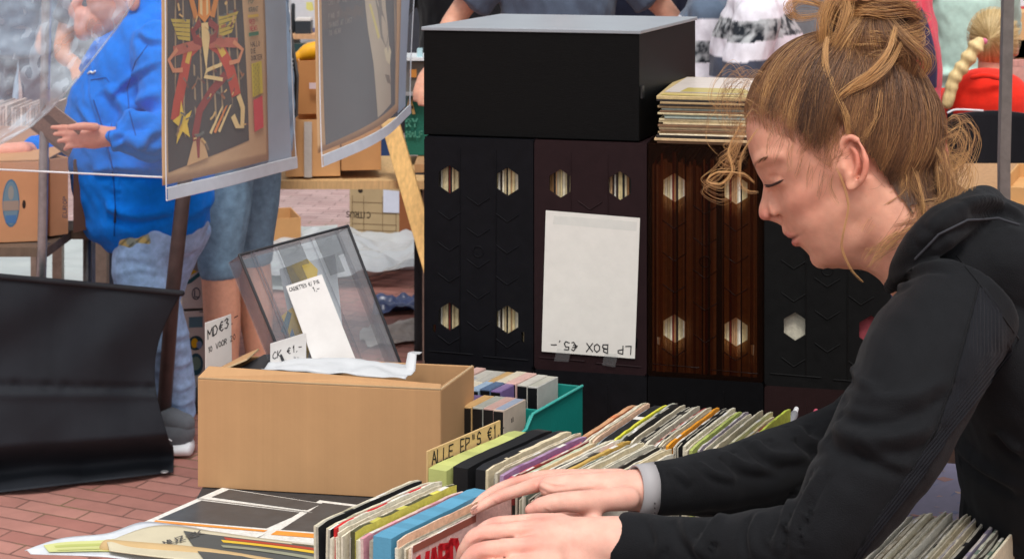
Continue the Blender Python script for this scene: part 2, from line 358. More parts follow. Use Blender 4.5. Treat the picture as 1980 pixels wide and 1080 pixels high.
def flatsheet(px, z, c, name='sheet', m=None, th=.0012, parent=None, lift=None):
    b = MB(); pts = [G(u, v, z) for u, v in px]; b.prism(pts, (0, 0, th), c); return b, pts
def bil(q, a, t):                                     # a, t along the first / second edge of a four-cornered sheet
    return q[0]*(1-a)*(1-t)+q[1]*a*(1-t)+q[2]*a*t+q[3]*(1-a)*t
def decal(b, q, pl, c, off):                           # coloured shape on a four-cornered sheet
    n = (q[1]-q[0]).cross(q[3]-q[0]).normalized()
    if n.dot(CAMP-q[0]) < 0: n = -n
    b.poly([bil(q, a, t)+n*off for a, t in pl], c)
def rect(a0, t0, a1, t1): return [(a0, t0), (a1, t0), (a1, t1), (a0, t1)]
DGR = rgb(70, 74, 77); WHT = rgb(225, 222, 214); ORG = rgb(236, 150, 62)
# two open gatefold sleeves
def sleeve_sheet(px, z, name, label, decals, base=WHT, cat='record sleeve'):
    q = [G(u, v, z+.003) for u, v in px]; r = thing(name, G(*px[0], z), label, cat)
    b = MB(); b.prism([p-Vector((0, 0, .003)) for p in q], (0, 0, .003), base); b.build('cover', card, r)
    b = MB()
    for k, (pl, c) in enumerate(decals): decal(b, q, pl, c, .0004+.0002*k)
    b.build('print', mat('worn_print', rough=.3, spec=.5, var=.22, vscale=40, bump=.1, bscale=90), r); return r, q
sleeve_sheet([(262, 1012), (376, 955), (672, 988), (600, 1050)], TZ, 'gatefold_sleeve', 'dark grey gatefold sleeve with white borders and an orange strip under the cardboard box', [
    (rect(.07, .10, .93, .60), DGR), (rect(.02, .02, .93, .055), ORG)], WHT) if False else None
q1 = [(232, 1030), (432, 943), (566, 968), (475, 1040)]
sleeve_sheet([(228, 1030), (430, 942), (640, 975), (478, 1046)], TZ, 'gatefold_sleeve', 'open gatefold sleeve with two dark grey panels, white borders and an orange edge', [
    ([(.30, .06), (.72, .06), (.74, .93), (.32, .93)], DGR), ([(.80, .08), (.985, .08), (.985, .93), (.80, .93)], DGR), ([(.235, .08), (.275, .06), (.275, .97), (.235, .97)], ORG),
    ([(.735, .0), (.745, .0), (.77, 1), (.755, 1)], rgb(150, 150, 148))])
sleeve_sheet([(486, 1048), (618, 966), (770, 985), (700, 1062)], TZ+.0005, 'gatefold_sleeve', 'second gatefold sleeve with a dark panel, partly hidden by the front row of singles', [
    ([(.30, .08), (.95, .08), (.95, .97), (.32, .97)], DGR), ([(.18, .06), (.27, .06), (.27, .97), (.18, .97)], ORG)])
# folded newspapers hanging over the table edge
def papersheet(rows, z, name, label, cat, c, decs, m=paper, roll=None):
    # rows: two edges as pixel lists (far edge, near edge), heights given in z offsets
    (fa, za), (nb, zb) = rows; r = thing(name, G(fa[0][0], fa[0][1], z), label, cat)
    A = [G(u, v, z+h) for (u, v), h in zip(fa, za)]; B = [G(u, v, z+h) for (u, v), h in zip(nb, zb)]
    def ev(L, t):
        x = t*(len(L)-1); i = min(int(x), len(L)-2); f = x-i
        a, b_, c_, d_ = L[max(i-1, 0)], L[i], L[i+1], L[min(i+2, len(L)-1)]
        return .5*((2*b_)+(c_-a)*f+(2*a-5*b_+4*c_-d_)*f*f+(-a+3*b_-3*c_+d_)*f**3)
    S = lambda a, t, off=0.: ev(A, a)*(1-t)+ev(B, a)*t+Vector((0, 0, off))
    b = MB(); b.grid(lambda a, t: S(a, t, .0015*math.sin(9*a+5*t)), 40, 16, c); s_ = b.build('sheet', m, r, fix=False, solid=.0012)
    b = MB()
    for k, (pl, cc) in enumerate(decs):
        if callable(pl): pl(b, lambda a, t: S(a, t, .0032+.0015*math.sin(9*a+5*t)), cc); continue
        (a0, t0, a1, t1) = pl; b.grid(lambda x, y: S(a0+(a1-a0)*x, t0+(t1-t0)*y, .0022+.0003*k+.0015*math.sin(9*(a0+(a1-a0)*x)+5*(t0+(t1-t0)*y))), 14, 6, cc)
    b.build('print', ink, r, fix=False); return r, S
papersheet((([(48, 1064), (120, 1042), (205, 1030), (270, 1008), (330, 1014), (420, 1030)], [.004, .006, .012, .016, .012, .008]), ([(60, 1068), (150, 1074), (240, 1082), (330, 1100), (380, 1110), (430, 1120)], [.004, .01, .01, .01, .01, .01])), TZ, 'plastic_sleeve', 'white plastic sleeve with a faint yellow print at the table corner', 'sleeve', rgb(214, 218, 222), [
    ((.10, .25, .55, .80), rgb(206, 208, 140)), ((.14, .38, .5, .50), rgb(184, 190, 110)), ((.14, .62, .5, .70), rgb(196, 200, 124))], gloss)
def lettersA(b, S, cc):
    o = S(.205, .62); ex = S(.40, .10)-S(.205, .62); ey = (S(.19, .40)-o); write(b, 'MUZIEK', o, ex, ey, .015, cc, w=.16, off=.0003)
def lettersB(b, S, cc):
    o = S(.74, .13); write(b, 'JAMMIN', o, S(.9, .13)-o, S(.735, .02)-o, .012, cc, w=.2, off=.0003)
papersheet((([(206, 1048), (300, 1018), (400, 1024), (520, 1040), (660, 1060), (780, 1078)], [.016, .012, .01, .012, .012, .012]), ([(212, 1062), (330, 1080), (460, 1096), (560, 1110), (680, 1130), (790, 1150)], [.016, .018, .018, .016, .014, .012])), TZ+.004, 'newspaper', 'rolled yellowed music newspaper with a dark picture lying at the front of the table', 'newspaper', rgb(206, 196, 168), [
    ((.30, .14, .98, .95), rgb(84, 86, 84)), ((.44, .18, .98, .26), rgb(176, 70, 50)), ((.42, .28, .98, .36), rgb(226, 186, 60)), ((.40, .46, .98, .54), rgb(150, 150, 128)), ((.66, .06, .98, .12), rgb(206, 200, 186)), (lettersA, rgb(90, 88, 84)), (lettersB, rgb(214, 208, 196))])
b = MB(); b.tube([G(208, 1058, TZ+.012), G(400, 1078, TZ+.012), G(600, 1112, TZ+.012)], [.0105, .012, .012], rgb(196, 166, 120), seg=16)
tag(b.build('rolled_poster', paper), 'tan paper roll at the very front edge of the table', 'paper roll')
# ------------------------------------------------------------------ cardboard box on the table
KR = rgb(188, 146, 104); KRD = rgb(160, 118, 76); KRI = rgb(190, 164, 128)
def cardm(nm, d): return mat(nm, rough=.8, spec=.2, var=.07, vscale=7, bump=.12, bscale=90, wave=(d, 34, 1.0, .055))
def openbox(name, label, cat, fl, fr, bl, h, c, m, th=.004, inside=None, topedge=None, group=None, floor_=True):
    fl, fr, bl = map(Vector, (fl, fr, bl)); ex, ey, ez = fr-fl, bl-fl, Vector((0, 0, h)); ux, uy = ex.normalized(), ey.normalized(); ins = inside or jit(c, 0)
    r = thing(name, (fl+fr+bl+bl+ex)/4, label, cat, group)
    for nm, o, a, t in (('wall', fl, ex, uy*th), ('wall', bl-uy*th, ex, uy*th), ('wall', fl+uy*th, ux*th, ey-uy*2*th), ('wall', fr+uy*th-ux*th, ux*th, ey-uy*2*th)):
        b = MB(); b.box(o, a, t, ez, c); b.build(nm, m, r, bevel=.0012)
    if floor_: b = MB(); b.box(fl+ux*th+uy*th, ex-ux*2*th, ey-uy*2*th, (0, 0, th), c); b.build('floor', m, r)
    return r, fl, ex, ey, ux, uy
zt = 1.014
cfl = Vector(G(382, 941, TZ+.001)); cfr = Vector(G(852, 968, TZ+.001)); cbr = Vector(G(917, 700, zt)); cbr.z = TZ+.001
cbl = cfl+(cbr-cfr)
cm_ = cardm('corrugated_front', tuple((cfr-cfl).normalized()))
box, fl, ex, ey, ux, uy = openbox('cardboard_box', 'plain brown corrugated cardboard box standing open at the table edge', 'box', cfl, cfr, cbl, .158, KR, cm_)
def flap(pts, c=KR, nm='flap'):
    b = MB(); P4 = [Vector(p) for p in pts]; n = (P4[1]-P4[0]).cross(P4[2]-P4[0]).normalized()*.003; b.prism(P4, n, c, KRI); return b.build(nm, cm_, box, bevel=.0008)
T0 = lambda a, t, h: fl+ex*a+ey*t+Vector((0, 0, h))
zz = .158
flap([T0(.0, .0, zz), T0(1., 0., zz), T0(.985, .12, zz+.002), T0(.5, .10, zz+.010), T0(.02, .14, zz+.012)])
flap([T0(0., .02, zz), T0(.0, .98, zz), T0(.09, .90, zz+.016), T0(.13, .40, zz+.018)])
flap([T0(1., .02, zz), T0(1., .98, zz), T0(.955, .80, zz-.018), T0(.93, .25, zz-.016)])
b = MB()
def creasef(a, t): return T0(a, 0, .004+(zz-.006)*t)-uy*(.0006+.0006*math.sin(a*60)*math.sin(a*23))
# contents
b = MB(); b.grid(lambda a, t: T0(.22+.60*a, .25+.5*t, zz+.010-.006*a+.006*mnoise.noise(Vector((a*6, t*4, 2)))+.014*max(0, math.sin(a*3.1-.1))*(1-abs(t-.5)*2)+(.022 if a > .93 and t > .6 else 0)), 50, 16, rgb(206, 208, 210))
tag(b.build('plastic_bag', mat('bag_white', rough=.35, spec=.5, var=.06, bump=.5, bscale=40, trans=.12), fix=False, solid=.0006), 'milky white plastic bag lying inside the open cardboard box', 'plastic bag')
b = MB(); b.box(T0(.10, .30, zz-.03), ux*.07, uy*.09, (0, 0, .036), rgb(28, 28, 30)); tag(b.build('black_case', plastic, bevel=.004), 'black plastic case sticking out at the left end of the cardboard box', 'case')
b = MB()
for k in range(26): b.box(T0(.15+.031*k, .2, .006), ux*.0095, ey*.62, (0, 0, .118+random.uniform(-.006, .004)), jit(rgb(40, 40, 44), .4))
tag(b.build('cassette_pile', plastic, bevel=.001), 'dark cassettes packed inside the cardboard box below the plastic bag', 'cassettes', kind='stuff')
# price cards
def card_sign(name, label, q, c, lines, cat='price sign', th=.0012, m=paper, lc=rgb(30, 30, 36), w=.11):
    q = [Vector(p) for p in q]; r = thing(name, q[0], label, cat); n = (q[1]-q[0]).cross(q[3]-q[0]).normalized()
    if n.dot(CAMP-q[0]) < 0: n = -n
    b = MB(); b.prism([p-n*th for p in q], n*th, c); b.build('card', m, r)
    b = MB()
    for txt, a, t, sz, a2, t2, *k in lines:
        o = bil(q, a, t); write(b, txt, o, bil(q, a2, t2)-o, (q[3]-q[0]), sz, lc, w=k[0] if k else w, off=.0005, wob=.06, narrow=k[1] if len(k) > 1 else .62)
    if b.v: b.build('handwriting', ink, r)
    return r
WP = rgb(222, 218, 214)
q = [P(523, 712, 2.47), P(592, 712, 2.50), P(592, 643, 2.50), P(523, 664, 2.47)]
card_sign('price_card', 'small white card reading euro one standing in the cardboard box', q, WP, [('CK \u20ac1.-', .06, .36, .0100, .96, .56)])
q = [P(398, 742, 2.56), P(449, 742, 2.60), P(447, 607, 2.60), P(397, 624, 2.56)]
card_sign('price_card', 'tall white card offering minidiscs, ten for twenty, behind the cardboard box', q, WP, [('MD\u20ac3.-', .08, .72, .0150, 1.0, .85), ('10 VOOR 20', .08, .50, .0085, 1.0, .62, .12, .56)])
b = MB(); b.box((-.455, 2.50, TZ+.001), (.12, 0, 0), (0, .085, 0), (0, 0, .07), rgb(190, 190, 192)); tag(b.build('minidisc_tray', plastic, bevel=.004), 'grey tray behind the cardboard box holding the tall price card', 'tray')
# clear cassette rack standing behind the box
clear = mat('clear_acrylic', rough=.08, spec=.7, var=.02, trans=.93, bump=.12, bscale=12, tint=(.97, .975, .98), grz=.25)
dkpl = mat('smoked_plastic', rough=.15, spec=.6, var=.05, trans=.72, grz=.2)
rk = thing('cassette_rack', P(640, 800, 2.55), 'transparent plastic cassette display case leaning behind the cardboard box', 'display case')
A0, A1, A2, A3 = P(462, 493, 2.52), P(672, 437, 2.66), P(790, 745, 2.60), P(585, 790, 2.46)
nn = (A1-A0).cross(A3-A0).normalized(); nn = nn if nn.y < 0 else -nn
bk = -nn*.035
def plate(o4, off, m, nm, c): b = MB(); b.prism(o4, off, c); return b.build(nm, m, rk, bevel=.0008)
plate([A0, A1, A2, A3], nn*-.002, clear, 'front_panel', rgb(200, 205, 210))
plate([p+bk for p in (A0, A1, A2, A3)], nn*-.002, clear, 'back_panel', rgb(190, 195, 200))
plate([A0, A1, A1+bk, A0+bk], (A3-A0).normalized()*.002, dkpl, 'top_wall', rgb(130, 130, 138))
plate([A0, A3, A3+bk, A0+bk], (A1-A0).normalized()*.002, dkpl, 'side_wall', rgb(110, 108, 118)); plate([A1, A2, A2+bk, A1+bk], (A0-A1).normalized()*.002, dkpl, 'side_wall', rgb(120, 118, 124))
EXr, EYr = (A1-A0), (A3-A0)
for a in (.09, .115, .30, .62, .86, .88):
    b = MB(); o = A0+EXr*a+nn*.001; b.prism([o, o+EXr*.012, o+EXr*.012+EYr, o+EYr], nn*.002, rgb(120, 120, 128)); b.build('divider', clear if a > .12 else dkpl, rk)
for a in (.32, .66):
    b = MB(); o = A0+EXr*a+EYr*.02+nn*.004; b.prism([o, o+EXr*.2, o+EXr*.2+EYr*.15, o+EXr*.13+EYr*.15, o+EXr*.13+EYr*.26, o+EYr*.26], nn*.002, rgb(96, 96, 100)); b.build('hinge_tab', dkpl, rk)
ins = [P(540, 520, 2.60), P(648, 492, 2.64), P(668, 690, 2.60), P(578, 712, 2.56)]
b = MB(); b.prism(ins, (0, .001, 0), rgb(196, 200, 204)); ipn = b.build('paper_insert', paper, rk)
b = MB(); decal(b, ins, [(.12, .0), (.5, -.03), (.66, .10), (.6, .24), (.3, .30), (.18, .2)], rgb(222, 186, 40), .001); decal(b, ins, [(-.14, .46), (.1, .40), (.3, .8), (.2, .96), (.0, .9)], rgb(222, 180, 50), .001); decal(b, ins, [(-.2, .60), (.0, .42), (.06, .46), (-.12, .66)], rgb(60, 110, 130), .0014); decal(b, ins, [(-.05, .66), (.02, .60), (.12, .95), (.05, .97)], rgb(90, 130, 170), .0014); b.build('print', gloss, ipn)
b = MB(); fr = [A0, A1, A2, A3]
for i in range(4): b.tube([fr[i]+nn*.001, fr[(i+1) % 4]+nn*.001], [.0022]*2, rgb(40, 40, 44), seg=8, sub=1)
b.build('edge_frame', plastic, rk)
q = [A0+EXr*.30+EYr*1.02+nn*.008, A0+EXr*.78+EYr*1.05+nn*.008, A0+EXr*.78+EYr*.34+nn*.008, A0+EXr*.30+EYr*.36+nn*.008]
q = [P(614, 720, 2.49), P(690, 700, 2.53), P(622, 530, 2.57), P(553, 553, 2.53)]
card_sign('notice', 'white paper notice about cassettes taped on the clear cassette case', q, WP, [('CASSETTES \u20ac/ PIS', .05, .93, .0054, .98, .915, .14, .50), ('1.-', .62, .85, .007, .96, .83, .14)], 'notice')
# ------------------------------------------------------------------ record crates, the dark box, the sheet, the records on top
CT = 1.3135
xa, ya, xb, yb = -.1477, 2.78, .4057, 2.66
e1 = Vector((xb-xa, yb-ya, 0)); CW = e1.length/3; e1.normalize(); e2 = Vector((-e1.y, e1.x, 0)); C0 = Vector((xa, ya, 0)); CH = .378
def hexpts(cx, cz, r, a=1.12): return [(cx+r*math.sin(math.pi*k/3), cz+r*a*math.cos(math.pi*k/3)) for k in range(6)]
def holed_panel(w, h, holes, th, org, c, m, parent, name='panel', ridges=()):
    bm = bmesh.new(); ed = []
    def loop(pts):
        vs = [bm.verts.new((x, 0, z)) for x, z in pts]
        for i in range(len(vs)): ed.append(bm.edges.new((vs[i], vs[(i+1) % len(vs)])))
    r_ = .004; loop([(r_, 0), (w-r_, 0), (w, r_), (w, h-r_), (w-r_, h), (r_, h), (0, h-r_), (0, r_)])
    for hp in holes: loop(hp)
    bmesh.ops.triangle_fill(bm, use_beauty=True, edges=ed)
    ret = bmesh.ops.extrude_face_region(bm, geom=bm.faces[:]); vs = [g for g in ret['geom'] if isinstance(g, bmesh.types.BMVert)]
    bmesh.ops.translate(bm, verts=vs, vec=(0, th, 0)); bmesh.ops.recalc_face_normals(bm, faces=bm.faces)
    mb = MB(); bm.verts.index_update(); M = Matrix(((e1.x, e2.x, 0, org.x), (e1.y, e2.y, 0, org.y), (0, 0, 1, org.z), (0, 0, 0, 1)))
    mb.add([M @ v.co for v in bm.verts], [tuple(v.index for v in f.verts) for f in bm.faces], c); bm.free()
    for pl in ridges: mb.tube([M @ Vector((x, -.0004, z)) for x, z in pl], [.0010]*len(pl), c, seg=6, sub=1)
    return mb.build(name, m, parent)
crate_black = mat('black_crate_plastic', rough=.5, spec=.12, var=.25, vscale=60, bump=.12, bscale=260)
crate_brown = mat('brown_crate_plastic', rough=.5, spec=.13, var=.15, vscale=50, bump=.1, bscale=260)
crate_clear = mat('smoky_brown_crate_plastic', rough=.22, spec=.5, var=.2, vscale=30, trans=.90, bump=.3, bscale=30, tint=(.58, .41, .30))
LPW = [rgb(214, 198, 160), rgb(226, 216, 190), rgb(190, 150, 110), rgb(60, 46, 40), rgb(120, 44, 36), rgb(205, 190, 150), rgb(30, 28, 28), rgb(196, 178, 140), rgb(236, 230, 214), rgb(150, 110, 70), rgb(220, 200, 150)]
def crate(i, z0, label, c, m, holes='4', lps=True, ridge=True, hole_shift=0, w=None):
    o = C0+e1*CW*i; w = (w or CW)-.0015; r = thing('record_crate', o+e1*w/2+e2*.16+Vector((0, 0, z0)), label, 'record crate')
    o = o+Vector((0, 0, z0)); hw = w
    hx = [(.235*w, .338), (.765*w, .338), (.235*w, .109), (.765*w, .109)]
    hl = [hexpts(x, z-.03, .0212) for x, z in hx] if holes == '4' else ([hexpts(hx[2][0]+.002, hx[2][1]-.012, .0205), hexpts(hx[3][0]+.016, hx[3][1]-.012, .0215)] if holes == '2' else [])
    if holes == '4': hl += [[(.085*w, .052), (.105*w, .050), (.11*w, .064), (.08*w, .064)], [(.895*w, .044), (.915*w, .042), (.92*w, .060), (.89*w, .060)]]
    rg = []
    if ridge:
        for k in range(7):
            for x in ((.235, .5, .765) if k % 2 else (.235, .5, .765)):
                z = .30-.052*k+(-.026 if x == .5 else 0); X = x*w
                if 0.02 < z < .36 and not any(abs(X-hx_)+abs(z-(hz-.03)) < .03 for hx_, hz in hx): rg.append([(X-.019, z+.006), (X, z-.007), (X+.019, z+.006)])
        rg.append([(X_, Z_) for X_, Z_ in [( .5*w+.009*math.cos(t), .19+.009*math.sin(t)) for t in np.linspace(0, 6.283, 13)]])
        rg.append([(.03*w+.004, .02), (.45*w, .018)]); rg.append([(.55*w, .016), (.95*w, .014)]); rg.append([(.33*w, .02), (.33*w, .36)]); rg.append([(.66*w, .02), (.66*w, .36)])
    holed_panel(w, CH, hl, .004, o, c, m, r, 'panel', rg)
    b = MB(); b.box(o+e2*.004, e1*.003, e2*.31, (0, 0, CH), c); b.build('side', m, r); b = MB(); b.box(o+e1*(w-.003)+e2*.004, e1*.003, e2*.31, (0, 0, CH), c); b.build('side', m, r)
    b = MB(); b.box(o+e1*.003+e2*.004, e1*(w-.006), e2*.31, (0, 0, .004), c); b.build('base', m, r); b = MB(); b.box(o+e1*.003+e2*.004+Vector((0, 0, CH-.005)), e1*(w-.006), e2*.31, (0, 0, .004), c); b.build('top', m, r)
    if lps:
        x = .006
        while x < w-.009:
            t = random.choice((.0022, .003, .0034, .0038, .0048)); lb = MB(); lb.box(o+e1*x+e2*(.012+random.uniform(0, .004))+Vector((0, 0, .0045)), e1*(t*.86), e2*.28, (0, 0, .34+random.uniform(-.01, .02)), jit(random.choice(LPW), .15))
            tag(lb.build('album_record', card), {0: 'album sleeve edge seen through the holes of the leftmost black crate', 1: 'album sleeve edge seen through the holes above the white sheet', 2: 'album sleeve edge seen through the smoky brown crate', 3: 'album sleeve in the crate behind the young woman'}[i], 'record', {0: 'albums in the leftmost black crate', 1: 'albums in the brown crate with the sheet', 2: 'albums in the smoky brown crate', 3: 'albums in the crate behind the woman'}[i]); x += t
    return r
zc = CT-CH
crate(0, zc, 'black plastic record crate with four hexagonal holes, left end of the row', rgb(16, 16, 20), crate_black)
crate(1, zc, 'dark brown record crate carrying the white price sheet', rgb(38, 24, 26), crate_brown)
crate(2, zc, 'smoky see-through brown record crate beside the price sheet', rgb(58, 38, 28), crate_clear)
crate(3, zc-.004, 'black record crate with one pale hexagon behind the young woman', rgb(20, 20, 20), crate_black, '2', False, w=.20)
for (x0, w_, c_) in ((.018, .055, rgb(205, 198, 178)), (.10, .022, rgb(20, 20, 20)), (.125, .05, rgb(150, 66, 74))):
    b = MB(); b.box(C0+e1*(CW*3+x0)+e2*.012+Vector((0, 0, zc+.004)), e1*w_, e2*.004, (0, 0, .31), c_); tag(b.build('album_record', card), 'album cover showing as a pale hexagon in the black crate' if c_[0] > .5 else ('black album cover inside the right black crate' if c_[0] < .05 else 'pink album cover showing in the right hexagon of the black crate'), 'record')
for i, (lb, c_, m_) in enumerate((('black lower crate under the left end of the row', rgb(20, 20, 23), crate_black), ('black lower crate under the white price sheet', rgb(18, 18, 21), crate_black), ('black lower crate under the smoky brown crate', rgb(10, 10, 12), crate_black), ('dark brown lower crate behind the back row of singles', rgb(38, 24, 24), crate_brown))):
    crate(i, zc-CH-.004*(i == 3), lb, c_, m_, '', False, True, w=.20 if i == 3 else None)
bt = thing('low_bench', (.2, 2.9, 0), 'low bench under the stacked record crates', 'bench')
b = MB(); zb = zc-CH-.03; b.box(C0-e1*.03+Vector((0, 0, zb))-e2*.0, e1*.9, e2*.36, (0, 0, .024), rgb(100, 80, 58)); b.build('bench_top', wood, bt)
for x in (.0, .80):
    b = MB(); b.box(C0+e1*x+e2*.03, e1*.04, e2*.3, (0, 0, zb), rgb(100, 80, 58)); b.build('leg', wood, bt)
# black box on the crates
ba, bb_ = P(819, 262, 2.802), P(1236, 275, 2.718); bz = CT+.001; ba.z = bb_.z = bz
be = (bb_-ba).normalized(); bn = Vector((.36, .933, 0)).normalized(); bW = (bb_-ba).length; bH = .176; bD = .36
bx = thing('black_storage_box', ba+be*bW/2+bn*bD/2, 'large matt black box lying on top of the record crates', 'box')
grain = mat('black_wood_grain', rough=.5, spec=.12, var=.3, vscale=60, stretch=(1, 1, 10), bump=.2, bscale=120)
b = MB(); b.box(ba, be*bW, bn*bD, (0, 0, bH), rgb(12, 12, 12)); b.build('carcass', grain, bx, bevel=.0015)
b = MB(); b.box(ba-be*.003-bn*.003+Vector((0, 0, bH+.0005)), be*(bW+.006), bn*(bD+.006), (0, 0, .006), rgb(150, 156, 162)); b.build('lid', mat('sky_sheen_lid', rough=.32, spec=.7, var=.08, vscale=12, bump=.05, bscale=300), bx, bevel=.001)  # pale lid colour paints the sky's reflection onto the black top
b = MB(); b.box(bb_+be*.0004+bn*.006+Vector((0, 0, .07)), be*.003, bn*.012, (0, 0, .02), rgb(60, 60, 60)); b.build('catch', metal, bx)
# the white sheet, taped upside down
q = [P(1048, 678, 2.722), P(1228, 692, 2.690), P(1238, 421, 2.690), P(1056, 406, 2.722)]
nrm = (q[1]-q[0]).cross(q[3]-q[0]).normalized(); nrm = nrm if nrm.y < 0 else -nrm
fp = C0+e1*CW
def onfront(p, off): t = (fp-p).dot(e2); return p+ (p-CAMP)*(t/((p-CAMP).dot(e2)))-e2*off
q = [onfront(p, .003) for p in q]
card_sign('price_sheet', 'white paper sheet taped upside down on the brown crate, offering LP boxes', q, rgb(226, 222, 214), [], 'price sheet', .0008)
shp = [o for o in COL.objects if o.name.startswith('price_sheet')][-1]
b = MB(); write(b, 'LP BOX \u20ac5.-', bil(q, .955, .085), q[0]-q[1], q[0]-q[3], .0135, rgb(28, 28, 32), w=.12, off=.0006, narrow=.74, adv=1.27); b.build('handwriting', ink, shp)
tape = mat('clear_tape', rough=.12, spec=.5, var=.02, trans=.92, bump=.5, bscale=60, grz=.2)
def tp(px, off):
    b = MB(); b.poly([onfront(P(u, v, 2.7), off) for u, v in px], rgb(220, 220, 220)); return b.build('tape', tape, shp)
tp([(1072, 416), (1232, 428), (1231, 446), (1070, 432)], .0034); tp([(1078, 672), (1105, 674), (1100, 698), (1072, 696)], .0042); tp([(1170, 680), (1196, 682), (1190, 708), (1165, 704)], .0042)
# albums stacked on the crates
al0 = P(1272, 280, 2.70); al0.z = CT+.001; z = al0.z; n_al = 21
for k in range(n_al):
    t = random.choice((.0028, .0034, .004, .0046)) if k < n_al-1 else .006; jx = random.uniform(-.004, .006)+(-.006 if k < 3 else (.005 if k in (8, 9, 10, 11, 12) else .0)); rz = random.uniform(-.01, .01); eA = (e1+e2*rz).normalized(); eB = Vector((-eA.y, eA.x, 0))
    c_ = rgb(196, 172, 122) if k == n_al-1 else jit(random.choice([rgb(220, 200, 160), rgb(200, 170, 130), rgb(232, 220, 190), rgb(120, 90, 66), rgb(44, 38, 36), rgb(176, 150, 110), rgb(206, 190, 150), rgb(150, 160, 150)]), .1)
    b = MB(); o = al0+eA*jx+Vector((0, 0, z-al0.z))+eB*random.uniform(-.004, .003); b.box(o, eA*.312, eB*.312, (0, 0, t*.9), c_)
    o_ = b.build('album_record', card, bevel=.0007); top = k == n_al-1
    tag(o_, 'cream and yellow album cover on top of the stack beside the black box' if top else 'worn album sleeve edge in the stack beside the black box', 'record', None if top else 'albums stacked flat on the crates')
    if top:
        r2 = MB(); b4 = [o+Vector((0, 0, t*.9)), o+eA*.312+Vector((0, 0, t*.9)), o+eA*.312+eB*.312+Vector((0, 0, t*.9)), o+eB*.312+Vector((0, 0, t*.9))]
        decal(r2, b4, [(.02, .18), (.9, .12), (.98, .98), (.05, .97)], rgb(222, 210, 200), .0006); decal(r2, b4, [(.1, .2), (.5, .16), (.42, .42), (.12, .4)], rgb(196, 176, 90), .0009); decal(r2, b4, [(.6, .16), (.95, .16), (.96, .42), (.62, .38)], rgb(206, 180, 80), .0009); decal(r2, b4, [(.02, .03), (.95, .02), (.95, .09), (.02, .1)], rgb(214, 190, 110), .0009); pr = r2.build('print', gloss, o_)
    z += t
# ------------------------------------------------------------------ rows of singles
SPAL = [rgb(222, 214, 190), rgb(206, 196, 166), rgb(232, 228, 214), rgb(190, 176, 150), rgb(60, 56, 52), rgb(34, 34, 36), rgb(216, 200, 164), rgb(150, 60, 56), rgb(110, 124, 112), rgb(196, 190, 170), rgb(222, 180, 150), rgb(150, 140, 160), rgb(90, 84, 76), rgb(226, 220, 200), rgb(200, 196, 150), rgb(218, 208, 184), rgb(228, 222, 206), rgb(198, 186, 160), rgb(46, 44, 44), rgb(210, 202, 180)]
boxset = mat('boxset_card', rough=.5, spec=.4, var=.07, vscale=60, bump=.15, bscale=400)
def single(o, ed, er, t, c, h=.178, d=.178, tilt=0., label=None, cat='record', group=None, topc=None, name='single_record', wear=True):
    ed, er = Vector(ed), Vector(er); up = (Vector((0, 0, 1))+er*tilt).normalized(); b = MB(); o = Vector(o)
    th = er*(t*.80)
    # slightly bowed sleeve with rubbed edges: the edge strip is paler than the face
    n = 12; fs = []; vs = []
    ec = topc or (min(1, c[0]*.5+.38), min(1, c[1]*.5+.35), min(1, c[2]*.5+.28)) if wear else c
    bow = random.uniform(-.0009, .0009)
    for k in range(n+1):
        x = k/n; off = er*(bow*math.sin(math.pi*x))
        for hz in (0, h-(.002 if k in (0, n) else 0)+random.uniform(-.0006, .0006)):
            vs += [o+ed*(d*x)+up*hz+off, o+ed*(d*x)+up*hz+off+th]
    cs = []
    for k in range(n):
        a = 4*k; q = a+4; fs += [(a, q, q+2, a+2), (a+1, a+3, q+3, q+1), (a+2, q+2, q+3, a+3), (a, a+1, q+1, q)]; cs += [c, c, jit(ec, .12) if random.random() < .72 or name != 'single_record' else (jit(c, .3) if random.random() < .75 else (.75, .72, .66)), c]
    fs += [(0, 2, 3, 1), (4*n, 4*n+1, 4*n+3, 4*n+2)]; cs += [ec, ec]
    b.add(vs, fs, cs); o_ = b.build(name, card if name == 'single_record' else boxset)
    if label: tag(o_, label, cat, group)
    return o_, up
ed1 = Vector((.585, .811, 0)); er1 = Vector((.91, -.41, 0)).normalized()
def fcorner(u, v, z=1.03): return G(u, v, z)-Vector((0, 0, z))
def row(start, ed, er, specs, label, group, base_z, tilt=0.):
    x = 0.; o0 = Vector(start); o0.z = base_z
    for s_ in specs:
        t = s_['t']; c = s_['c']; lb = s_.get('label'); o = o0+er*x+ed*random.uniform(-.004, .005)
        single(o, ed, er, t, c, h=.178+s_.get('dh', random.uniform(-.007, .005)), tilt=tilt+random.uniform(-.022, .022), label=lb or label, group=None if lb else group, topc=s_.get('top'), name=s_.get('name', 'single_record'), cat=s_.get('cat', 'record'), wear=s_.get('wear', True)); x += t
    return o0+er*x
rs = lambda: dict(t=random.choice((.0022, .0026, .0031, .0036, .0042)), c=jit(random.choice(SPAL), .12))
s1 = [dict(t=random.choice((.003, .004)), c=jit(random.choice([SPAL[0], SPAL[1], SPAL[3], SPAL[13], SPAL[5]]), .1)) for _ in range(7)]+[dict(t=.004, c=rgb(190, 40, 40), top=rgb(200, 40, 40), label='single with a bright red top edge in the front row', dh=.004)]+[rs() for _ in range(5)]+[dict(t=.007, c=rgb(206, 198, 90), top=rgb(80, 78, 50), label='yellow and black single in the front row left of the blue box')]+[rs() for _ in range(3)]+[dict(t=.005, c=rgb(214, 150, 160), label='pink sleeved single next to the blue box in the front row'), dict(t=.006, c=rgb(24, 24, 26), label='black sleeved single touching the blue box in the front row'),
    dict(t=.027, c=rgb(84, 146, 176), top=rgb(92, 156, 186), label='worn blue box set standing in the front row of singles', cat='box set', name='box_set', dh=.004)]+[rs() for _ in range(6)]
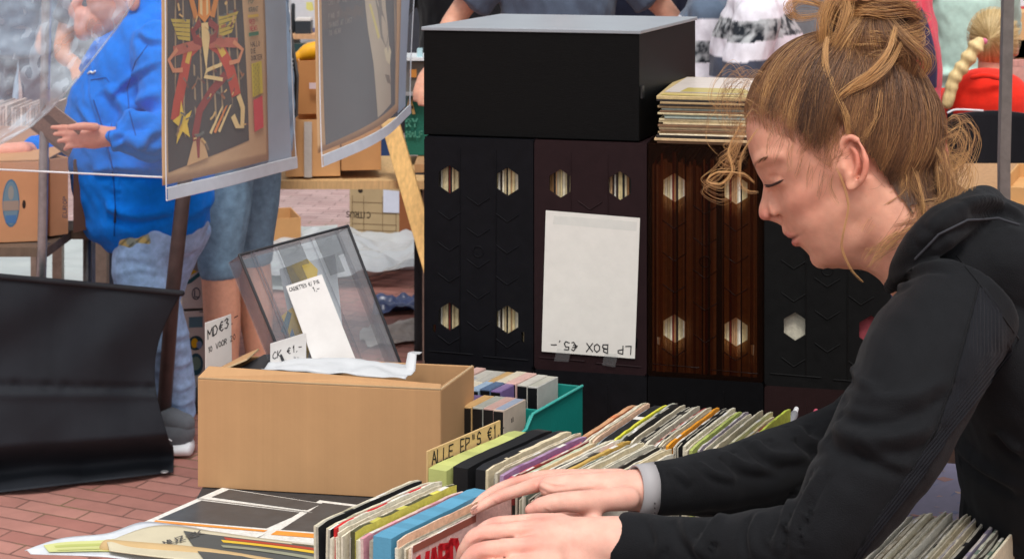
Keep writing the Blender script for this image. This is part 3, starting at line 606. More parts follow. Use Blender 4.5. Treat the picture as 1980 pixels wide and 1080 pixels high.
ST1 = fcorner(609, 1017)
end1 = row(ST1, ed1, er1, s1, 'thin worn single sleeve in the front row of records', 'singles in the front row', TZ+.002)
# front cover shown to the camera under the hands
o = Vector((end1.x, end1.y, TZ+.002))+er1*.002
pk, up = single(o, ed1, er1, .003, rgb(214, 176, 168), h=.176, label='pale pink sleeve with big red letters being flicked by the hands', name='single_record')
qf = [o+er1*.0027, o+er1*.0027+ed1*.178, o+er1*.0027+ed1*.178+up*.176, o+er1*.0027+up*.176]
b = MB(); write(b, 'WARD', bil(qf, .05, .74), qf[1]-qf[0], qf[3]-qf[0], .030, rgb(206, 34, 44), w=.26, off=.0008, wob=0, narrow=.52, adv=1.2)
for k in range(5): decal(b, qf, rect(.05, .82-.025*k, .11, .832-.025*k), rgb(120, 100, 100), .0007)
decal(b, qf, rect(.0, .955, .62, 1.0), rgb(150, 84, 70), .0006); b.build('print', ink, pk)
row(fcorner(981, 968, 1.02), ed1, er1, [rs() for _ in range(13)], 'single sleeve under the hands in the front row', 'singles under the hands', TZ+.002)
# middle row
s2 = [dict(t=.030, c=rgb(190, 196, 120), top=rgb(196, 202, 126), label='pale green box set at the head of the middle row', cat='box set', name='box_set', wear=False), dict(t=.024, c=rgb(26, 26, 28), top=rgb(58, 58, 62), label='black box set beside the pale green one', cat='box set', name='box_set', wear=False), dict(t=.016, c=rgb(30, 30, 33), top=rgb(64, 64, 68), label='thinner black box set in the middle row of singles', cat='box set', name='box_set', wear=False),
    dict(t=.008, c=rgb(216, 200, 168), top=rgb(222, 206, 172), label='thick cream sleeve next to the black box sets')]+[rs() for _ in range(4)]+[dict(t=.006, c=rgb(150, 110, 150), top=rgb(170, 140, 170), label='mauve sleeve in the middle row of singles'), dict(t=.005, c=rgb(190, 80, 100), top=rgb(196, 90, 110), label='raspberry pink sleeve in the middle row of singles')]+[rs() for _ in range(3)]+[dict(t=.008, c=rgb(170, 180, 150), top=rgb(180, 190, 160), label='grey green sleeve in the middle row of singles')]+[dict(t=.006, c=rgb(226, 180, 130), top=rgb(230, 186, 130), label='peach coloured sleeve in the middle row of singles')]+[rs() for _ in range(6)]+[dict(t=.007, c=rgb(206, 50, 46), top=rgb(214, 60, 56), label='bright red lettered sleeve in the middle row of singles'), dict(t=.006, c=rgb(200, 160, 80), top=rgb(206, 170, 90), label='mustard sleeve beside the red one in the middle row')]+[rs() for _ in range(20)]
ST2_ = fcorner(833, 897); end2 = row(ST2_, ed1, er1, s2, 'worn single sleeve in the middle row of records', 'singles in the middle row', TZ+.002)
# divider card with prices
oc = Vector((ST2_.x, ST2_.y, TZ+.002))-er1*.004; qd = [oc, oc+ed1*.148, oc+ed1*.148+Vector((0, 0, .193)), oc+Vector((0, 0, .193))]
card_sign('divider_card', 'tan divider card with a handwritten price for the EPs in front of the green box', qd, rgb(214, 180, 126), [('ALLE EP\u0022S \u20ac1.- \u0022', .05, .905, .0150, .95, .905, .12, .60)], 'divider card', th=.0025)
# back row
ed3 = Vector((.466, .885, 0)).normalized(); er3 = Vector((.97, -.235, 0)).normalized()
s3 = [dict(t=.008, c=rgb(196, 120, 80), top=rgb(200, 150, 110), label='orange brown sleeve at the left end of the back row')]+[rs() for _ in range(5)]+[dict(t=.009, c=rgb(150, 158, 164), top=rgb(150, 160, 168), label='silver grey sleeve near the left end of the back row'), dict(t=.014, c=rgb(24, 24, 26), top=rgb(34, 34, 38), label='thick black sleeve in the back row of singles', wear=False)]+[rs() for _ in range(2)]+[dict(t=.004, c=rgb(210, 206, 60), top=rgb(216, 210, 70), label='yellow sleeve in the left half of the back row')]+[rs() for _ in range(18)]+[dict(t=.008, c=rgb(60, 76, 56), top=rgb(66, 80, 60), label='dark green sleeve in the middle of the back row'), dict(t=.004, c=rgb(222, 150, 40), top=rgb(226, 150, 40), label='orange sleeve beside the dark green one in the back row')]+[rs() for _ in range(8)]+[dict(t=.005, c=rgb(176, 190, 100), top=rgb(180, 190, 104), label='light green sleeve in the right half of the back row')]+[rs() for _ in range(15)]+[dict(t=.004, c=rgb(120, 176, 196), top=rgb(130, 180, 200), label='light blue sleeve near the right end of the back row')]+[rs() for _ in range(2)]+[dict(t=.004, c=rgb(206, 220, 80), top=rgb(210, 222, 90), label='lime yellow sleeve at the right end of the back row', dh=.008)]
row(fcorner(1112, 851), ed3, er3, s3, 'worn single sleeve in the back row of records', 'singles in the back row', TZ+.002)
# records at the lower right, under the arm
s4 = [rs() for _ in range(42)]
row(G(1650, 1090, 1.0)-Vector((0, 0, 1.0)), Vector((.52, .85, 0)).normalized(), Vector((.98, -.15, 0)).normalized(), s4, 'worn single sleeve showing under the bent arm', 'singles under the bent arm', TZ-.03+.002)
pq = [P(1712, 1016, 2.02), P(1880, 1042, 1.98), P(1900, 900, 2.14), P(1735, 890, 2.18)]
pc = thing('picture_cover', pq[0], 'sunset sky picture cover seen through the gap between arm and body', 'record')
b = MB(); n4 = (pq[1]-pq[0]).cross(pq[3]-pq[0]).normalized()*-.003; b.prism([p+n4*.1 for p in pq], n4 if n4.y > 0 else -n4, rgb(226, 226, 226)); b.build('cover', paper, pc)
b = MB()
decal(b, pq, rect(.0, .09, 1, 1), rgb(170, 160, 190), .0008)
for k in range(60):
    a, t, w_, h_ = random.uniform(0, .9), random.uniform(.1, .9), random.uniform(.08, .3), random.uniform(.01, .04); c_ = random.choice([rgb(228, 176, 160), rgb(210, 150, 140), rgb(140, 146, 190), rgb(190, 170, 190), rgb(236, 200, 180)]); decal(b, pq, [(a, t), (a+w_*.5, t-h_), (min(1, a+w_), t+h_*.3), (a+w_*.4, t+h_)], c_, .0010+.00002*k)
b.build('print', gloss, pc)
# pens beyond the back row
for (u, v, c_, c2, lb) in ((1528, 808, rgb(150, 150, 152), rgb(230, 230, 230), 'grey felt pen lying beyond the back row of singles'), (1566, 812, rgb(206, 90, 110), rgb(206, 90, 110), 'pink marker pen near the far elbow'), (1578, 814, rgb(214, 206, 160), rgb(214, 206, 160), 'pale pencil beside the pink marker')):
    r = thing('pen', P(u, v, 2.28), lb, 'pen'); p0, p1 = P(u-4, v+22, 2.26), P(u+8, v-8, 2.34); b = MB(); b.tube([p0, p1], [.0055]*2 if c_ != rgb(214, 206, 160) else [.003]*2, c_, seg=10, sub=1, cap=.4); b.build('barrel', plastic, r); b = MB(); b.tube([p1, p1+(p1-p0)*.35], [.004, .0034], c2, seg=10, sub=1); b.build('cap', plastic, r)
# ------------------------------------------------------------------ teal tray with cassettes
TEAL = rgb(20, 128, 118); te1 = Vector((.945, -.327, 0)).normalized(); te2 = Vector((.50, .866, 0)).normalized()
tbr = G(1127, 745, .945); tbr.z = 0; TD = .28; TWd = .34
tfr = tbr-te2*TD; tray = thing('cassette_tray', tbr-te1*.17-te2*.13+Vector((0, 0, TZ)), 'teal plastic tray holding rows of cassettes behind the cardboard box', 'tray')
def tw(o, a, t_, h, nm='wall', z0=TZ+.001):
    b = MB(); o = Vector((o.x, o.y, z0)); b.box(o, a, t_, (0, 0, h), TEAL); return b.build(nm, plastic, tray, bevel=.0025)
tw(tbr-te1*TWd-te2*.003, te1*TWd, te2*.003, .094); tw(tfr-te1*TWd, te1*TWd, te2*.003, .058); tw(tfr-te1*TWd, te1*.003, te2*TD, .075)
b = MB(); o = Vector((tfr.x, tfr.y, TZ+.001))
pf = [o, o+te2*TD, o+te2*TD+Vector((0, 0, .094)), o+te2*(TD*.40)+Vector((0, 0, .092)), o+te2*(TD*.34)+Vector((0, 0, .074)), o+Vector((0, 0, .066))]
b.prism(pf, -te1*.003, TEAL); b.build('wall', plastic, tray, bevel=.0012)
tw(tfr+te2*(TD*.55)-te1*TWd, te1*TWd, te2*.003, .088, 'divider'); tw(tfr-te1*TWd+te1*.003+te2*.003, te1*(TWd-.006), te2*(TD-.006), .003, 'floor')
b = MB(); b.tube([o+te2*(TD*.02)+te1*.0015+Vector((0, 0, .067)), o+te2*(TD*.34)+te1*.0015+Vector((0, 0, .075)), o+te2*(TD*.41)+te1*.0015+Vector((0, 0, .093)), o+te2*(TD*.98)+te1*.0015+Vector((0, 0, .095))], [.0024]*4, rgb(60, 160, 150), seg=8, sub=1); b.build('rim', plastic, tray)
CC = [rgb(150, 150, 156), rgb(190, 186, 176), rgb(110, 120, 130), rgb(196, 160, 110), rgb(150, 170, 190), rgb(200, 190, 170), rgb(120, 100, 140), rgb(90, 110, 140), rgb(206, 170, 160), rgb(170, 170, 160)]
def cassette(o, c, label, grp, face=None, last=False):
    r = thing('cassette', o, label, 'cassette', grp); L, T_, Hh = .066, .0165, .105
    prf = [(0, 0), (L, 0), (L, Hh*.9), (L*.97, Hh), (0.0, Hh), (0, Hh*.55), (.006, Hh*.42)] if False else [(.012, Hh*.52), (.012, 0), (L-.012, 0), (L-.012, Hh*.52), (L, Hh*.66), (L, Hh), (0, Hh), (0, Hh*.66)]
    b = MB(); b.prism([o+te2*x+Vector((0, 0, z)) for x, z in prf], te1*T_, face or jit(c, .1)); b.build('case', gloss, r, bevel=.0007)
    b = MB(); b.box(o-te2*.0012+te1*.001+Vector((0, 0, Hh*.62)), te1*(T_-.002), te2*.0012, (0, 0, Hh*.36), rgb(16, 16, 18)); b.build('hinge_end', plastic, r)
    b = MB(); b.box(o+te2*.003+te1*.0018+Vector((0, 0, Hh)), te1*(T_-.0036), te2*(L-.006), (0, 0, .0006), c); b.build('spine_label', gloss, r)
    return r
def crow(base, n, lbl, grp, special={}):
    for k in range(n):
        o = base-te1*(.0172*(k+1))+Vector((0, 0, TZ+.0045+random.uniform(-.002, .002)))+te2*random.uniform(-.002, .002); lb, c_, f_ = special.get(k, (None, jit(random.choice(CC), .15), None)); cassette(o, c_, lb or lbl, None if lb else grp, f_)
crow(tbr-te1*.035-te2*.078, 14, 'cassette in the back row of the teal tray', 'cassettes in the back row of the teal tray', {0: ('cassette with a grey printed card at the right end of the back row', rgb(176, 174, 160), rgb(186, 184, 178))})
b0 = G(1012, 775, .93); b0.z = 0
crow(Vector((G(1003, 745, .955).x, G(1003, 745, .955).y, 0))-te2*.055, 7, 'cassette in the middle of the teal tray', 'cassettes in the middle of the teal tray', {0: ('cassette with a purple card in the middle of the teal tray', rgb(130, 110, 150), rgb(120, 98, 146))})
crow(Vector((G(1016, 778, .955).x, G(1016, 778, .955).y, 0))-te2*.062, 8, 'cassette in the front row of the teal tray', 'cassettes in the front row of the teal tray', {0: ('cassette with an orange lettered card at the right end of the front row', rgb(150, 160, 178), rgb(196, 176, 160))})
b = MB(); b.box(G(1001, 770, .93), te1*.016, te2*.02, (0, 0, .026), rgb(50, 100, 190)); tag(b.build('blue_case', plastic, bevel=.002), 'small blue plastic case between the cassettes in the teal tray', 'case')
# ------------------------------------------------------------------ the young woman browsing records
class Frame:                                           # a plane facing the line of sight, millimetric head axes on it
    def __init__(s, u, v, d):
        s.o = P(u, v, d); s.n = (CAMP-s.o).normalized(); s.k = d/FPX
    def q(s, u, v, w=0.):
        r = (P(u, v, 1.0)-CAMP); t = (s.o-CAMP).dot(s.n)/r.dot(s.n); return CAMP+r*t+s.n*(w*s.k)
DH = 1.88
HF = Frame(1640, 330, DH); KH = HF.k
_ex = (HF.q(1740, 330)-HF.o)/100; _ev = (HF.q(1640, 430)-HF.o)/100
HFv = _ex*-.866+_ev*.5; HUv = _ex*-.5-_ev*.866; HSv = HF.n*KH
def H(f, h, s=0.): return HF.o+HFv*f+HUv*h+HSv*s
def Hinv(co):
    M = np.array([list(HFv), list(HUv), list(HSv)], 'f').T
    return (co-np.array(HF.o, 'f')) @ np.linalg.inv(M).T

def head_solids(b, ears=True):
    c = (.6, .4, .3)
    b.ell(H(-22, 78, 0), HFv*180, HUv*178, HSv*124, c, 40, 26)
    # face and jaw, slices across from hairline to chin
    prof = [(200, 116, 90, -60), (175, 134, 100, -60), (150, 144.5, 106, -60), (128, 152, 109, -60), (107, 155, 110, -60), (88, 151, 108, -60), (64, 144, 105, -60), (40, 150, 106, -50), (20, 155, 106, -40), (0, 158, 103, -30), (-20, 159, 97, -20), (-40, 161, 90, -15),
            (-57, 158, 85, -10), (-75, 156, 80, -6), (-95, 149, 73, -6), (-117, 145.5, 63, -2), (-134, 137, 52, 6), (-148, 122, 40, 14), (-156, 104, 28, 22)]
    vs = []; seg = 40
    for h, fr, w, bk in prof:
        sh = .5 if h > -30 else (.5-(.14*(min(1, (-30-h)/90))))
        for k in range(seg):
            th = 2*math.pi*k/seg; ct, st = math.cos(th), math.sin(th)
            if ct >= 0:
                e = 2*sh; f = bk+(fr-bk)*(abs(ct)**(e if e > .3 else .3)); s_ = w*(1 if st > 0 else -1)*abs(st)**.92
            else: f = bk+(-60)*abs(ct)*.6; s_ = w*(1 if st > 0 else -1)*abs(st)
            vs.append(H(f, h, s_))
    fs = [(i*seg+k, i*seg+(k+1) % seg, (i+1)*seg+(k+1) % seg, (i+1)*seg+k) for i in range(len(prof)-1) for k in range(seg)]
    fs.append(tuple(range(seg))); fs.append(tuple((len(prof)-1)*seg+k for k in range(seg-1, -1, -1)))
    b.add(vs, fs, c)
    T = lambda pts, r, **k: b.tube([H(*p) for p in pts], [(x*KH if not isinstance(x, tuple) else (x[0]*KH, x[1]*KH)) for x in r], c, **k)
    T([(140, 72, 0), (148, 54, 0), (162, 34, 0), (177, 17, 0), (183, 8, 0)], [12, 11, 11.5, 13, 12.5], seg=16)      # nose
    for s in (-1, 1):
        T([(150, 30, s*10), (160, 12, s*17), (163, 3, s*21)], [10, 12, 10]); T([(178, 8, s*7), (181, 6, s*7)], [10, 10])
        T([(160, 3, s*22), (150, 0, s*29)], [9.5, 7])
        T([(136, 97, s*12), (136, 101, s*40), (118, 99, s*72), (98, 90, s*90)], [17, 18, 15, 12])                 # brow
        T([(60, 4, s*74), (98, 2, s*60), (122, -8, s*40)], [28, 31, 27]); T([(10, -50, s*66), (60, -56, s*56), (106, -50, s*42)], [40, 38, 33]); T([(60, -88, s*48), (110, -86, s*30)], [36, 32])                                         # cheek
        T([(126, -118, s*14), (84, -120, s*38), (36, -114, s*56), (-2, -92, s*66), (-20, -36, s*76)], [24, 26, 28, 30, 30])   # jaw
        b.ell(H(113, 49, s*52), HFv*24, HUv*20, HSv*25, c, 20, 14)                                                # closed upper lid
        T([(121, 36, s*34), (128, 40, s*50), (118, 42, s*70)], [6, 6, 5])
    T([(177, -1, 0), (166, -13, 0), (162, -20, 0)], [8, 8, 9])
    T([(159, -30, 0), (163, -42, 0)], [9, 8])
    for s in (-1, 1):
        T([(160, -50, 0), (158.5, -51, s*14), (142, -56, s*37)], [7.5, 6.5, 2.5]); T([(156, -69, 0), (153.5, -69, s*15), (139, -62, s*34)], [10, 8, 3])
    b.ell(H(124, -116, 0), HFv*24, HUv*24, HSv*30, c, 20, 12)
    b.tube([H(20, -70, 0), H(30, -132, 0), H(70, -150, 0)], [70*KH, 45*KH, 25*KH], c)
    if ears:
        for s in (-1, 1):
            def E(u, v, w):                                                        # ear shaped as it shows, mirrored for the far side
                p = HF.q(u-16, v-8, 0); a = Hinv(np.array([list(p)], 'f'))[0]; return H(a[0], a[1], s*w)
            hel = [(1648, 312, 116), (1645, 290, 121), (1654, 277, 127), (1668, 278, 133), (1683, 295, 138), (1689, 320, 139), (1686, 345, 134), (1676, 362, 127), (1665, 374, 121), (1654, 374, 117), (1647, 364, 113)]
            b.tube([E(*p) for p in hel], [4.5*KH, 5.5*KH]+[6.2*KH]*6+[8*KH, 7.5*KH, 5*KH], c, seg=10)
            anti = [(1664, 294, 124), (1672, 308, 127), (1674, 325, 127), (1670, 342, 123), (1662, 352, 119), (1655, 350, 118)]
            b.tube([E(*p) for p in anti], [5.5*KH]*6, c, seg=10)
            plate = [(1648, 300), (1658, 283), (1676, 290), (1683, 318), (1679, 345), (1664, 368), (1650, 366), (1644, 335)]
            b.prism([E(u, v, 108) for u, v in plate], HSv*(10*s), c)
            b.tube([E(1667, 300, 118), E(1677, 330, 120), E(1669, 352, 116)], [7*KH]*3, c, seg=10)
            b.tube([E(1646, 322, 116), E(1647, 334, 120), E(1650, 341, 117)], [5*KH, 6.5*KH, 4*KH], c, seg=10)
def neck(b):
    Q = HF.q; c = (.6, .4, .3)
    b.tube([Q(1860, 575, 0), Q(1795, 500, 0), Q(1735, 425, 0), Q(1690, 350, 0)], [(104*KH, 100*KH), (98*KH, 92*KH), (94*KH, 90*KH), (88*KH, 84*KH)], c, seg=28, ref=tuple(_ex))
    b.tube([Q(1625, 480, 0), Q(1690, 497, 0), Q(1760, 545, 0)], [(38*KH, 50*KH), (30*KH, 52*KH), (34*KH, 60*KH)], c, seg=20, ref=tuple(_ev))

girl_loc = Vector((.62, 1.95, 0))
girl = thing('person', girl_loc, 'young woman with a messy bun and black hooded top flicking through the singles', 'person')
gb = MB(); head_solids(gb); neck(gb)
SK = (.6, .4, .3)
def arm_tube(b, st, ref=(0, 0, 1)):                    # stations u, v, depth, radius in photo pixels
    b.tube([P(u, v, d) for u, v, d, r in st], [r*d/FPX for u, v, d, r in st], SK, seg=22, ref=ref)
# hidden torso and arms under the clothes
TORSO = [(1850, 560, 1.88, 95, 150), (1900, 590, 1.88, 125, 215), (1990, 700, 1.89, 165, 235), (2075, 900, 1.92, 220, 235), (2125, 1090, 1.94, 215, 240), (2150, 1300, 1.95, 205, 255), (2160, 1480, 1.96, 215, 270)]
def torso(b, c, k=1.):
    b.tube([P(u, v, d) for u, v, d, a, w in TORSO], [(a*k*d/FPX, w*k*d/FPX) for u, v, d, a, w in TORSO], c, seg=36, ref=tuple(_ex), cap=.5)
NEAR = [(1862, 610, 1.80, 60), (1785, 720, 1.72, 66), (1722, 850, 1.67, 66), (1668, 950, 1.65, 62), (1610, 1035, 1.645, 48), (1500, 1064, 1.665, 42), (1350, 1068, 1.705, 40), (1215, 1052, 1.74, 49)]
FAR = [(1850, 600, 2.02, 60), (1780, 720, 2.06, 60), (1690, 830, 2.05, 54), (1600, 868, 2.01, 50), (1500, 898, 1.96, 46), (1380, 925, 1.90, 42), (1262, 946, 1.86, 40)]
torso(gb, SK, .74); arm_tube(gb, NEAR); arm_tube(gb, FAR)
# legs, standing beside the table
for s in (-1, 1):
    y = 1.95-s*.10
    gb.tube([(.68, y, .98), (.70, y, .80), (.69, y, .46), (.70, y, .10), (.70, y, .07)], [.095, .085, .055, .042, .04], SK, seg=18)
    gb.tube([(.72, y, .035), (.62, y, .035), (.52, y, .025)], [.035, .035, .022], SK)
# far hand: two fingers flicking, thumb along the near side
def F_(b, st, seg=14, ref=(0, 0, 1)): b.tube([P(u, v, d) for u, v, d, r in st], [r*d/FPX for u, v, d, r in st], SK, seg=seg, ref=ref)
F_(gb, [(1290, 945, 1.865, 42), (1235, 947, 1.86, 40), (1175, 944, 1.855, 34), (1120, 940, 1.85, 27), (1062, 940, 1.85, 22)], 20)
F_(gb, [(1200, 935, 1.89, 30), (1120, 932, 1.89, 24), (1060, 934, 1.89, 19)], 18)
F_(gb, [(1160, 925, 1.90, 18), (1085, 928, 1.885, 16), (1045, 934, 1.87, 15), (1000, 948, 1.85, 12.5), (970, 958, 1.84, 12.5), (940, 973, 1.83, 10.5), (916, 988, 1.825, 8)], ref=(0, 0, 1))
F_(gb, [(1170, 920, 1.93, 14), (1090, 920, 1.925, 14), (1050, 922, 1.92, 13.5), (1000, 932, 1.90, 12), (965, 945, 1.885, 12), (935, 962, 1.87, 10), (910, 983, 1.86, 7.5)])
F_(gb, [(1170, 922, 1.96, 13), (1100, 920, 1.96, 13), (1050, 925, 1.955, 11.5), (1010, 940, 1.94, 11), (980, 962, 1.925, 9), (965, 980, 1.92, 7)])
F_(gb, [(1170, 926, 1.985, 11), (1110, 926, 1.985, 11), (1065, 935, 1.98, 9.5), (1035, 955, 1.965, 9), (1018, 975, 1.955, 7)])
F_(gb, [(1215, 962, 1.83, 24), (1150, 968, 1.81, 23), (1085, 970, 1.80, 19), (1048, 977, 1.80, 17), (1026, 985, 1.80, 12)])
# near hand, seen from its back, fingers curled over the sleeves
F_(gb, [(1260, 1052, 1.735, 54), (1195, 1048, 1.74, 50), (1130, 1043, 1.745, 44), (1075, 1035, 1.745, 36), (1035, 1028, 1.745, 29)], 24)
F_(gb, [(1180, 1080, 1.74, 38), (1110, 1085, 1.735, 38), (1050, 1085, 1.73, 32)], 20)
F_(gb, [(1090, 1006, 1.76, 16), (1050, 1006, 1.755, 15.5), (1000, 1008, 1.755, 13.5), (955, 1013, 1.755, 14), (925, 1030, 1.75, 12.5), (908, 1055, 1.75, 11), (905, 1080, 1.75, 9)])
F_(gb, [(1080, 1022, 1.74, 20), (1032, 1022, 1.735, 18.5), (980, 1026, 1.73, 15.5), (925, 1033, 1.725, 16.5), (903, 1055, 1.725, 14.5), (893, 1080, 1.73, 13), (895, 1110, 1.735, 10)])
F_(gb, [(1075, 1053, 1.725, 22), (1025, 1055, 1.715, 20), (975, 1058, 1.71, 17), (925, 1066, 1.70, 17), (903, 1085, 1.70, 15.5), (893, 1112, 1.70, 14), (895, 1140, 1.705, 11)])
F_(gb, [(1075, 1090, 1.71, 21), (1020, 1092, 1.70, 18.5), (980, 1094, 1.695, 16), (940, 1104, 1.69, 16), (922, 1125, 1.69, 14), (915, 1150, 1.69, 10)])
F_(gb, [(1150, 1010, 1.80, 20), (1080, 1008, 1.83, 18), (1030, 1010, 1.85, 15), (985, 1022, 1.86, 11)])
gme = remesh(gb, .00155, 4, .5)
def skin_col(co, base=rgb(224, 164, 138, .99)):
    q = Hinv(co); f, h, s = q[:, 0], q[:, 1], np.abs(q[:, 2]); n = len(co)
    c = np.tile(np.array(base, 'f'), (n, 1))
    def blend(w, t): 
        nonlocal c
        w = np.clip(w, 0, 1)[:, None]; c = c*(1-w)+np.array(t, 'f')*w
    g = lambda df, dh, ds, rf, rh, rs: np.exp(-((df/rf)**2+(dh/rh)**2+(ds/rs)**2))
    blend(.30*g(f-105, h+8, s-75, 50, 40, 60), rgb(220, 140, 120))
    blend(.75*g(f-186, h-6, s, 20, 16, 26), rgb(205, 112, 100))
    blend(.7*g(f+35, h+5, s-130, 26, 55, 22), rgb(214, 112, 92))
    blend(1.1*g(f-160, h+51, s, 20, 7.5, 26), rgb(182, 92, 84)); blend(1.25*g(f-157, h+70, s, 20, 9.5, 26), rgb(190, 98, 90))
    blend(1.3*g(f-154, h+59.5, s, 24, 3.0, 32), rgb(105, 45, 42))
    blend(1.0*g(f-163, h+2, s-15, 10, 5, 8), rgb(95, 42, 38))  # nostril shade painted into the skin colour
    blend(.25*g(f-120, h-50, s-52, 26, 20, 30), rgb(200, 138, 118))
    blend(.8*((co[:, 2] < 1.14) & (co[:, 0] < .26)).astype('f'), rgb(234, 182, 164))
    for (u, v, d, r) in ((1045, 1006, 1.74, 24), (1030, 1022, 1.72, 26), (1022, 1055, 1.70, 26), (925, 1036, 1.71, 26), (922, 1066, 1.69, 26), (955, 1012, 1.75, 20), (1046, 932, 1.86, 22), (968, 958, 1.83, 22), (914, 988, 1.83, 18), (1030, 984, 1.80, 22), (1000, 925, 1.9, 22)):
        p = np.array(P(u, v, d), 'f'); blend(.34*np.exp(-((co-p)**2).sum(1)/(r*d/FPX)**2), rgb(214, 110, 98))
    mott = sum(np.sin(f*a1_+h*b1_+s*c1_+p1_) for a1_, b1_, c1_, p1_ in ((.11, .07, .05, 0), (-.06, .13, .09, 2), (.19, -.15, .08, 4), (.05, .21, -.17, 1), (-.27, .09, .22, 3)))/5
    c = c*(1+mott[:, None]*np.array([.035, .075, .075], 'f'))
    rs_ = np.random.RandomState(4)
    for k in range(70):                                # moles and freckles
        if k < 52: p = np.array(H(rs_.uniform(-60, 150), rs_.uniform(-150, 60), rs_.uniform(60, 112)), 'f'); r_ = rs_.uniform(2.2, 4); st_ = .20
        else: p = np.array(P(rs_.uniform(1040, 1230), rs_.uniform(925, 1075), rs_.uniform(1.70, 1.86)), 'f'); r_ = rs_.uniform(2.5, 4); st_ = .3
        blend(st_*np.exp(-((co-p)**2).sum(1)/(r_*KH)**2), rgb(150, 88, 66))
    return c
recolor(gme, skin_col)
# nostril and ear-hollow dents, mouth crease
nv = len(gme.vertices); co = np.empty(nv*3, 'f'); gme.vertices.foreach_get('co', co); co = co.reshape(-1, 3)
def dent(p, r, vec):
    global co
    p = np.array(p, 'f'); w = np.exp(-((co-p)**2).sum(1)/(r*KH)**2)[:, None]; co += w*np.array(vec, 'f')
ed = np.empty(len(gme.edges)*2, 'i'); gme.edges.foreach_get('vertices', ed); ed = ed.reshape(-1, 2)
def smooth_where(w, it):
    global co
    w = np.where(w > .02, w, 0); idx = np.nonzero(w > 0)[0]; m = np.isin(ed[:, 0], idx) | np.isin(ed[:, 1], idx); e = ed[m]
    deg = np.bincount(e[:, 0], minlength=nv)+np.bincount(e[:, 1], minlength=nv); deg = np.maximum(deg, 1)
    ww = (w*.6)[:, None]
    for _ in range(it):
        acc = np.stack([np.bincount(e[:, 0], co[e[:, 1], k], nv)+np.bincount(e[:, 1], co[e[:, 0], k], nv) for k in range(3)], 1)/deg[:, None]
        co = co*(1-ww)+acc*ww
q_ = Hinv(co); F1, H1, S1 = q_[:, 0], q_[:, 1], np.abs(q_[:, 2])
gz = lambda df, dh, ds, rf, rh, rs: np.exp(-((df/rf)**2+(dh/rh)**2+(ds/rs)**2))
wf_ = ((F1 > -140) & (F1 < 165) & (H1 > -190) & (H1 < 40) & (S1 > 12) & (S1 < 150)).astype('f')
wf_ *= 1-np.clip(1.6*gz(F1-118, H1-48, S1-50, 34, 26, 34), 0, 1); wf_ *= 1-np.clip(1.5*gz(F1+26, H1+8, S1-125, 34, 62, 40), 0, 1)
wf_ *= 1-np.clip(1.8*gz(F1-160, H1-5, S1, 34, 30, 36), 0, 1); wf_ *= 1-np.clip(1.8*gz(F1-156, H1+60, S1, 26, 26, 42), 0, 1)
smooth_where(wf_, 130)
wfh = ((F1 > 60) & (H1 >= 62) & (H1 < 240) & (F1 < 190)).astype('f')*(1-np.clip(1.3*gz(F1-118, H1-48, S1-50, 30, 26, 34), 0, 1)); smooth_where(wfh, 25)
wh_ = np.zeros(nv, 'f')
for (u, v, d, r) in ((1190, 940, 1.86, 66), (1120, 935, 1.85, 50), (1075, 935, 1.85, 34), (1160, 968, 1.82, 46), (1190, 1045, 1.74, 76), (1120, 1045, 1.735, 76), (1075, 1080, 1.72, 50), (1066, 1030, 1.73, 40)):
    wh_ = np.maximum(wh_, np.exp(-(((co-np.array(P(u, v, d), 'f'))**2).sum(1)/(r*d/FPX)**2)**2))
smooth_where(wh_, 70); smooth_where(((co[:, 0] < .2) & (co[:, 2] < 1.12)).astype('f')*.5, 6)
for s in (-1, 1):
    dent(H(164, -6, s*13), 7, HUv*7); dent(H(-18, -20, s*122), 8, HSv*(-s*10)); dent(H(127, 57, s*30), 12, HFv*-5)
    dent(H(142, 32, s*36), 15, HFv*-3)
for t in np.linspace(-34, 34, 25): dent(H(160-abs(t)*.5, -60, t), 4.0, HFv*-1.4)
dent(H(166, -28, 0), 7, HFv*-2)
for t in np.linspace(28, 72, 14):
    for s in (-1, 1): dent(H(134-.01*(t-45)**2, 62+2*math.sin((t-28)/14), s*t), 4.5, HFv*-2.2)
gme.vertices.foreach_set('co', co.ravel()); gme.update()
folds(gme, [([(1036, 932), (1056, 944), (1078, 950)], 7), ([(1015, 968), (1060, 952), (1110, 944), (1150, 938)], 7), ([(1048, 926), (1070, 934), (1092, 936)], 5), ([(955, 962), (962, 968), (970, 976)], 5), ([(930, 1038), (985, 1041), (1040, 1038)], 7), ([(925, 1068), (980, 1074), (1030, 1072)], 7), ([(960, 1012), (1010, 1013), (1050, 1008)], 5), ([(905, 1048), (918, 1042), (930, 1036)], 5), ([(1050, 978), (1062, 984), (1070, 994)], 5)], .0007, .0022)
body = meshobj('body', gme, skin, girl)
nb_ = MB()
for (u, v, d, a_, b2_) in ((917, 983, 1.819, 7, 3.6), (911, 979, 1.853, 6, 3)):
    c0_ = P(u, v-3, d); nb_ = MB(); nb_.ell(c0_, (P(u-a_, v+a_*.75, d)-P(u, v, d)), (P(u+b2_*.6, v+b2_*.7, d)-P(u, v, d)), (0, -.0012, .0006), rgb(238, 190, 172), 12, 8); nb_.build('fingernail', gloss, girl)
BV_BODY = bvh_of(gme)

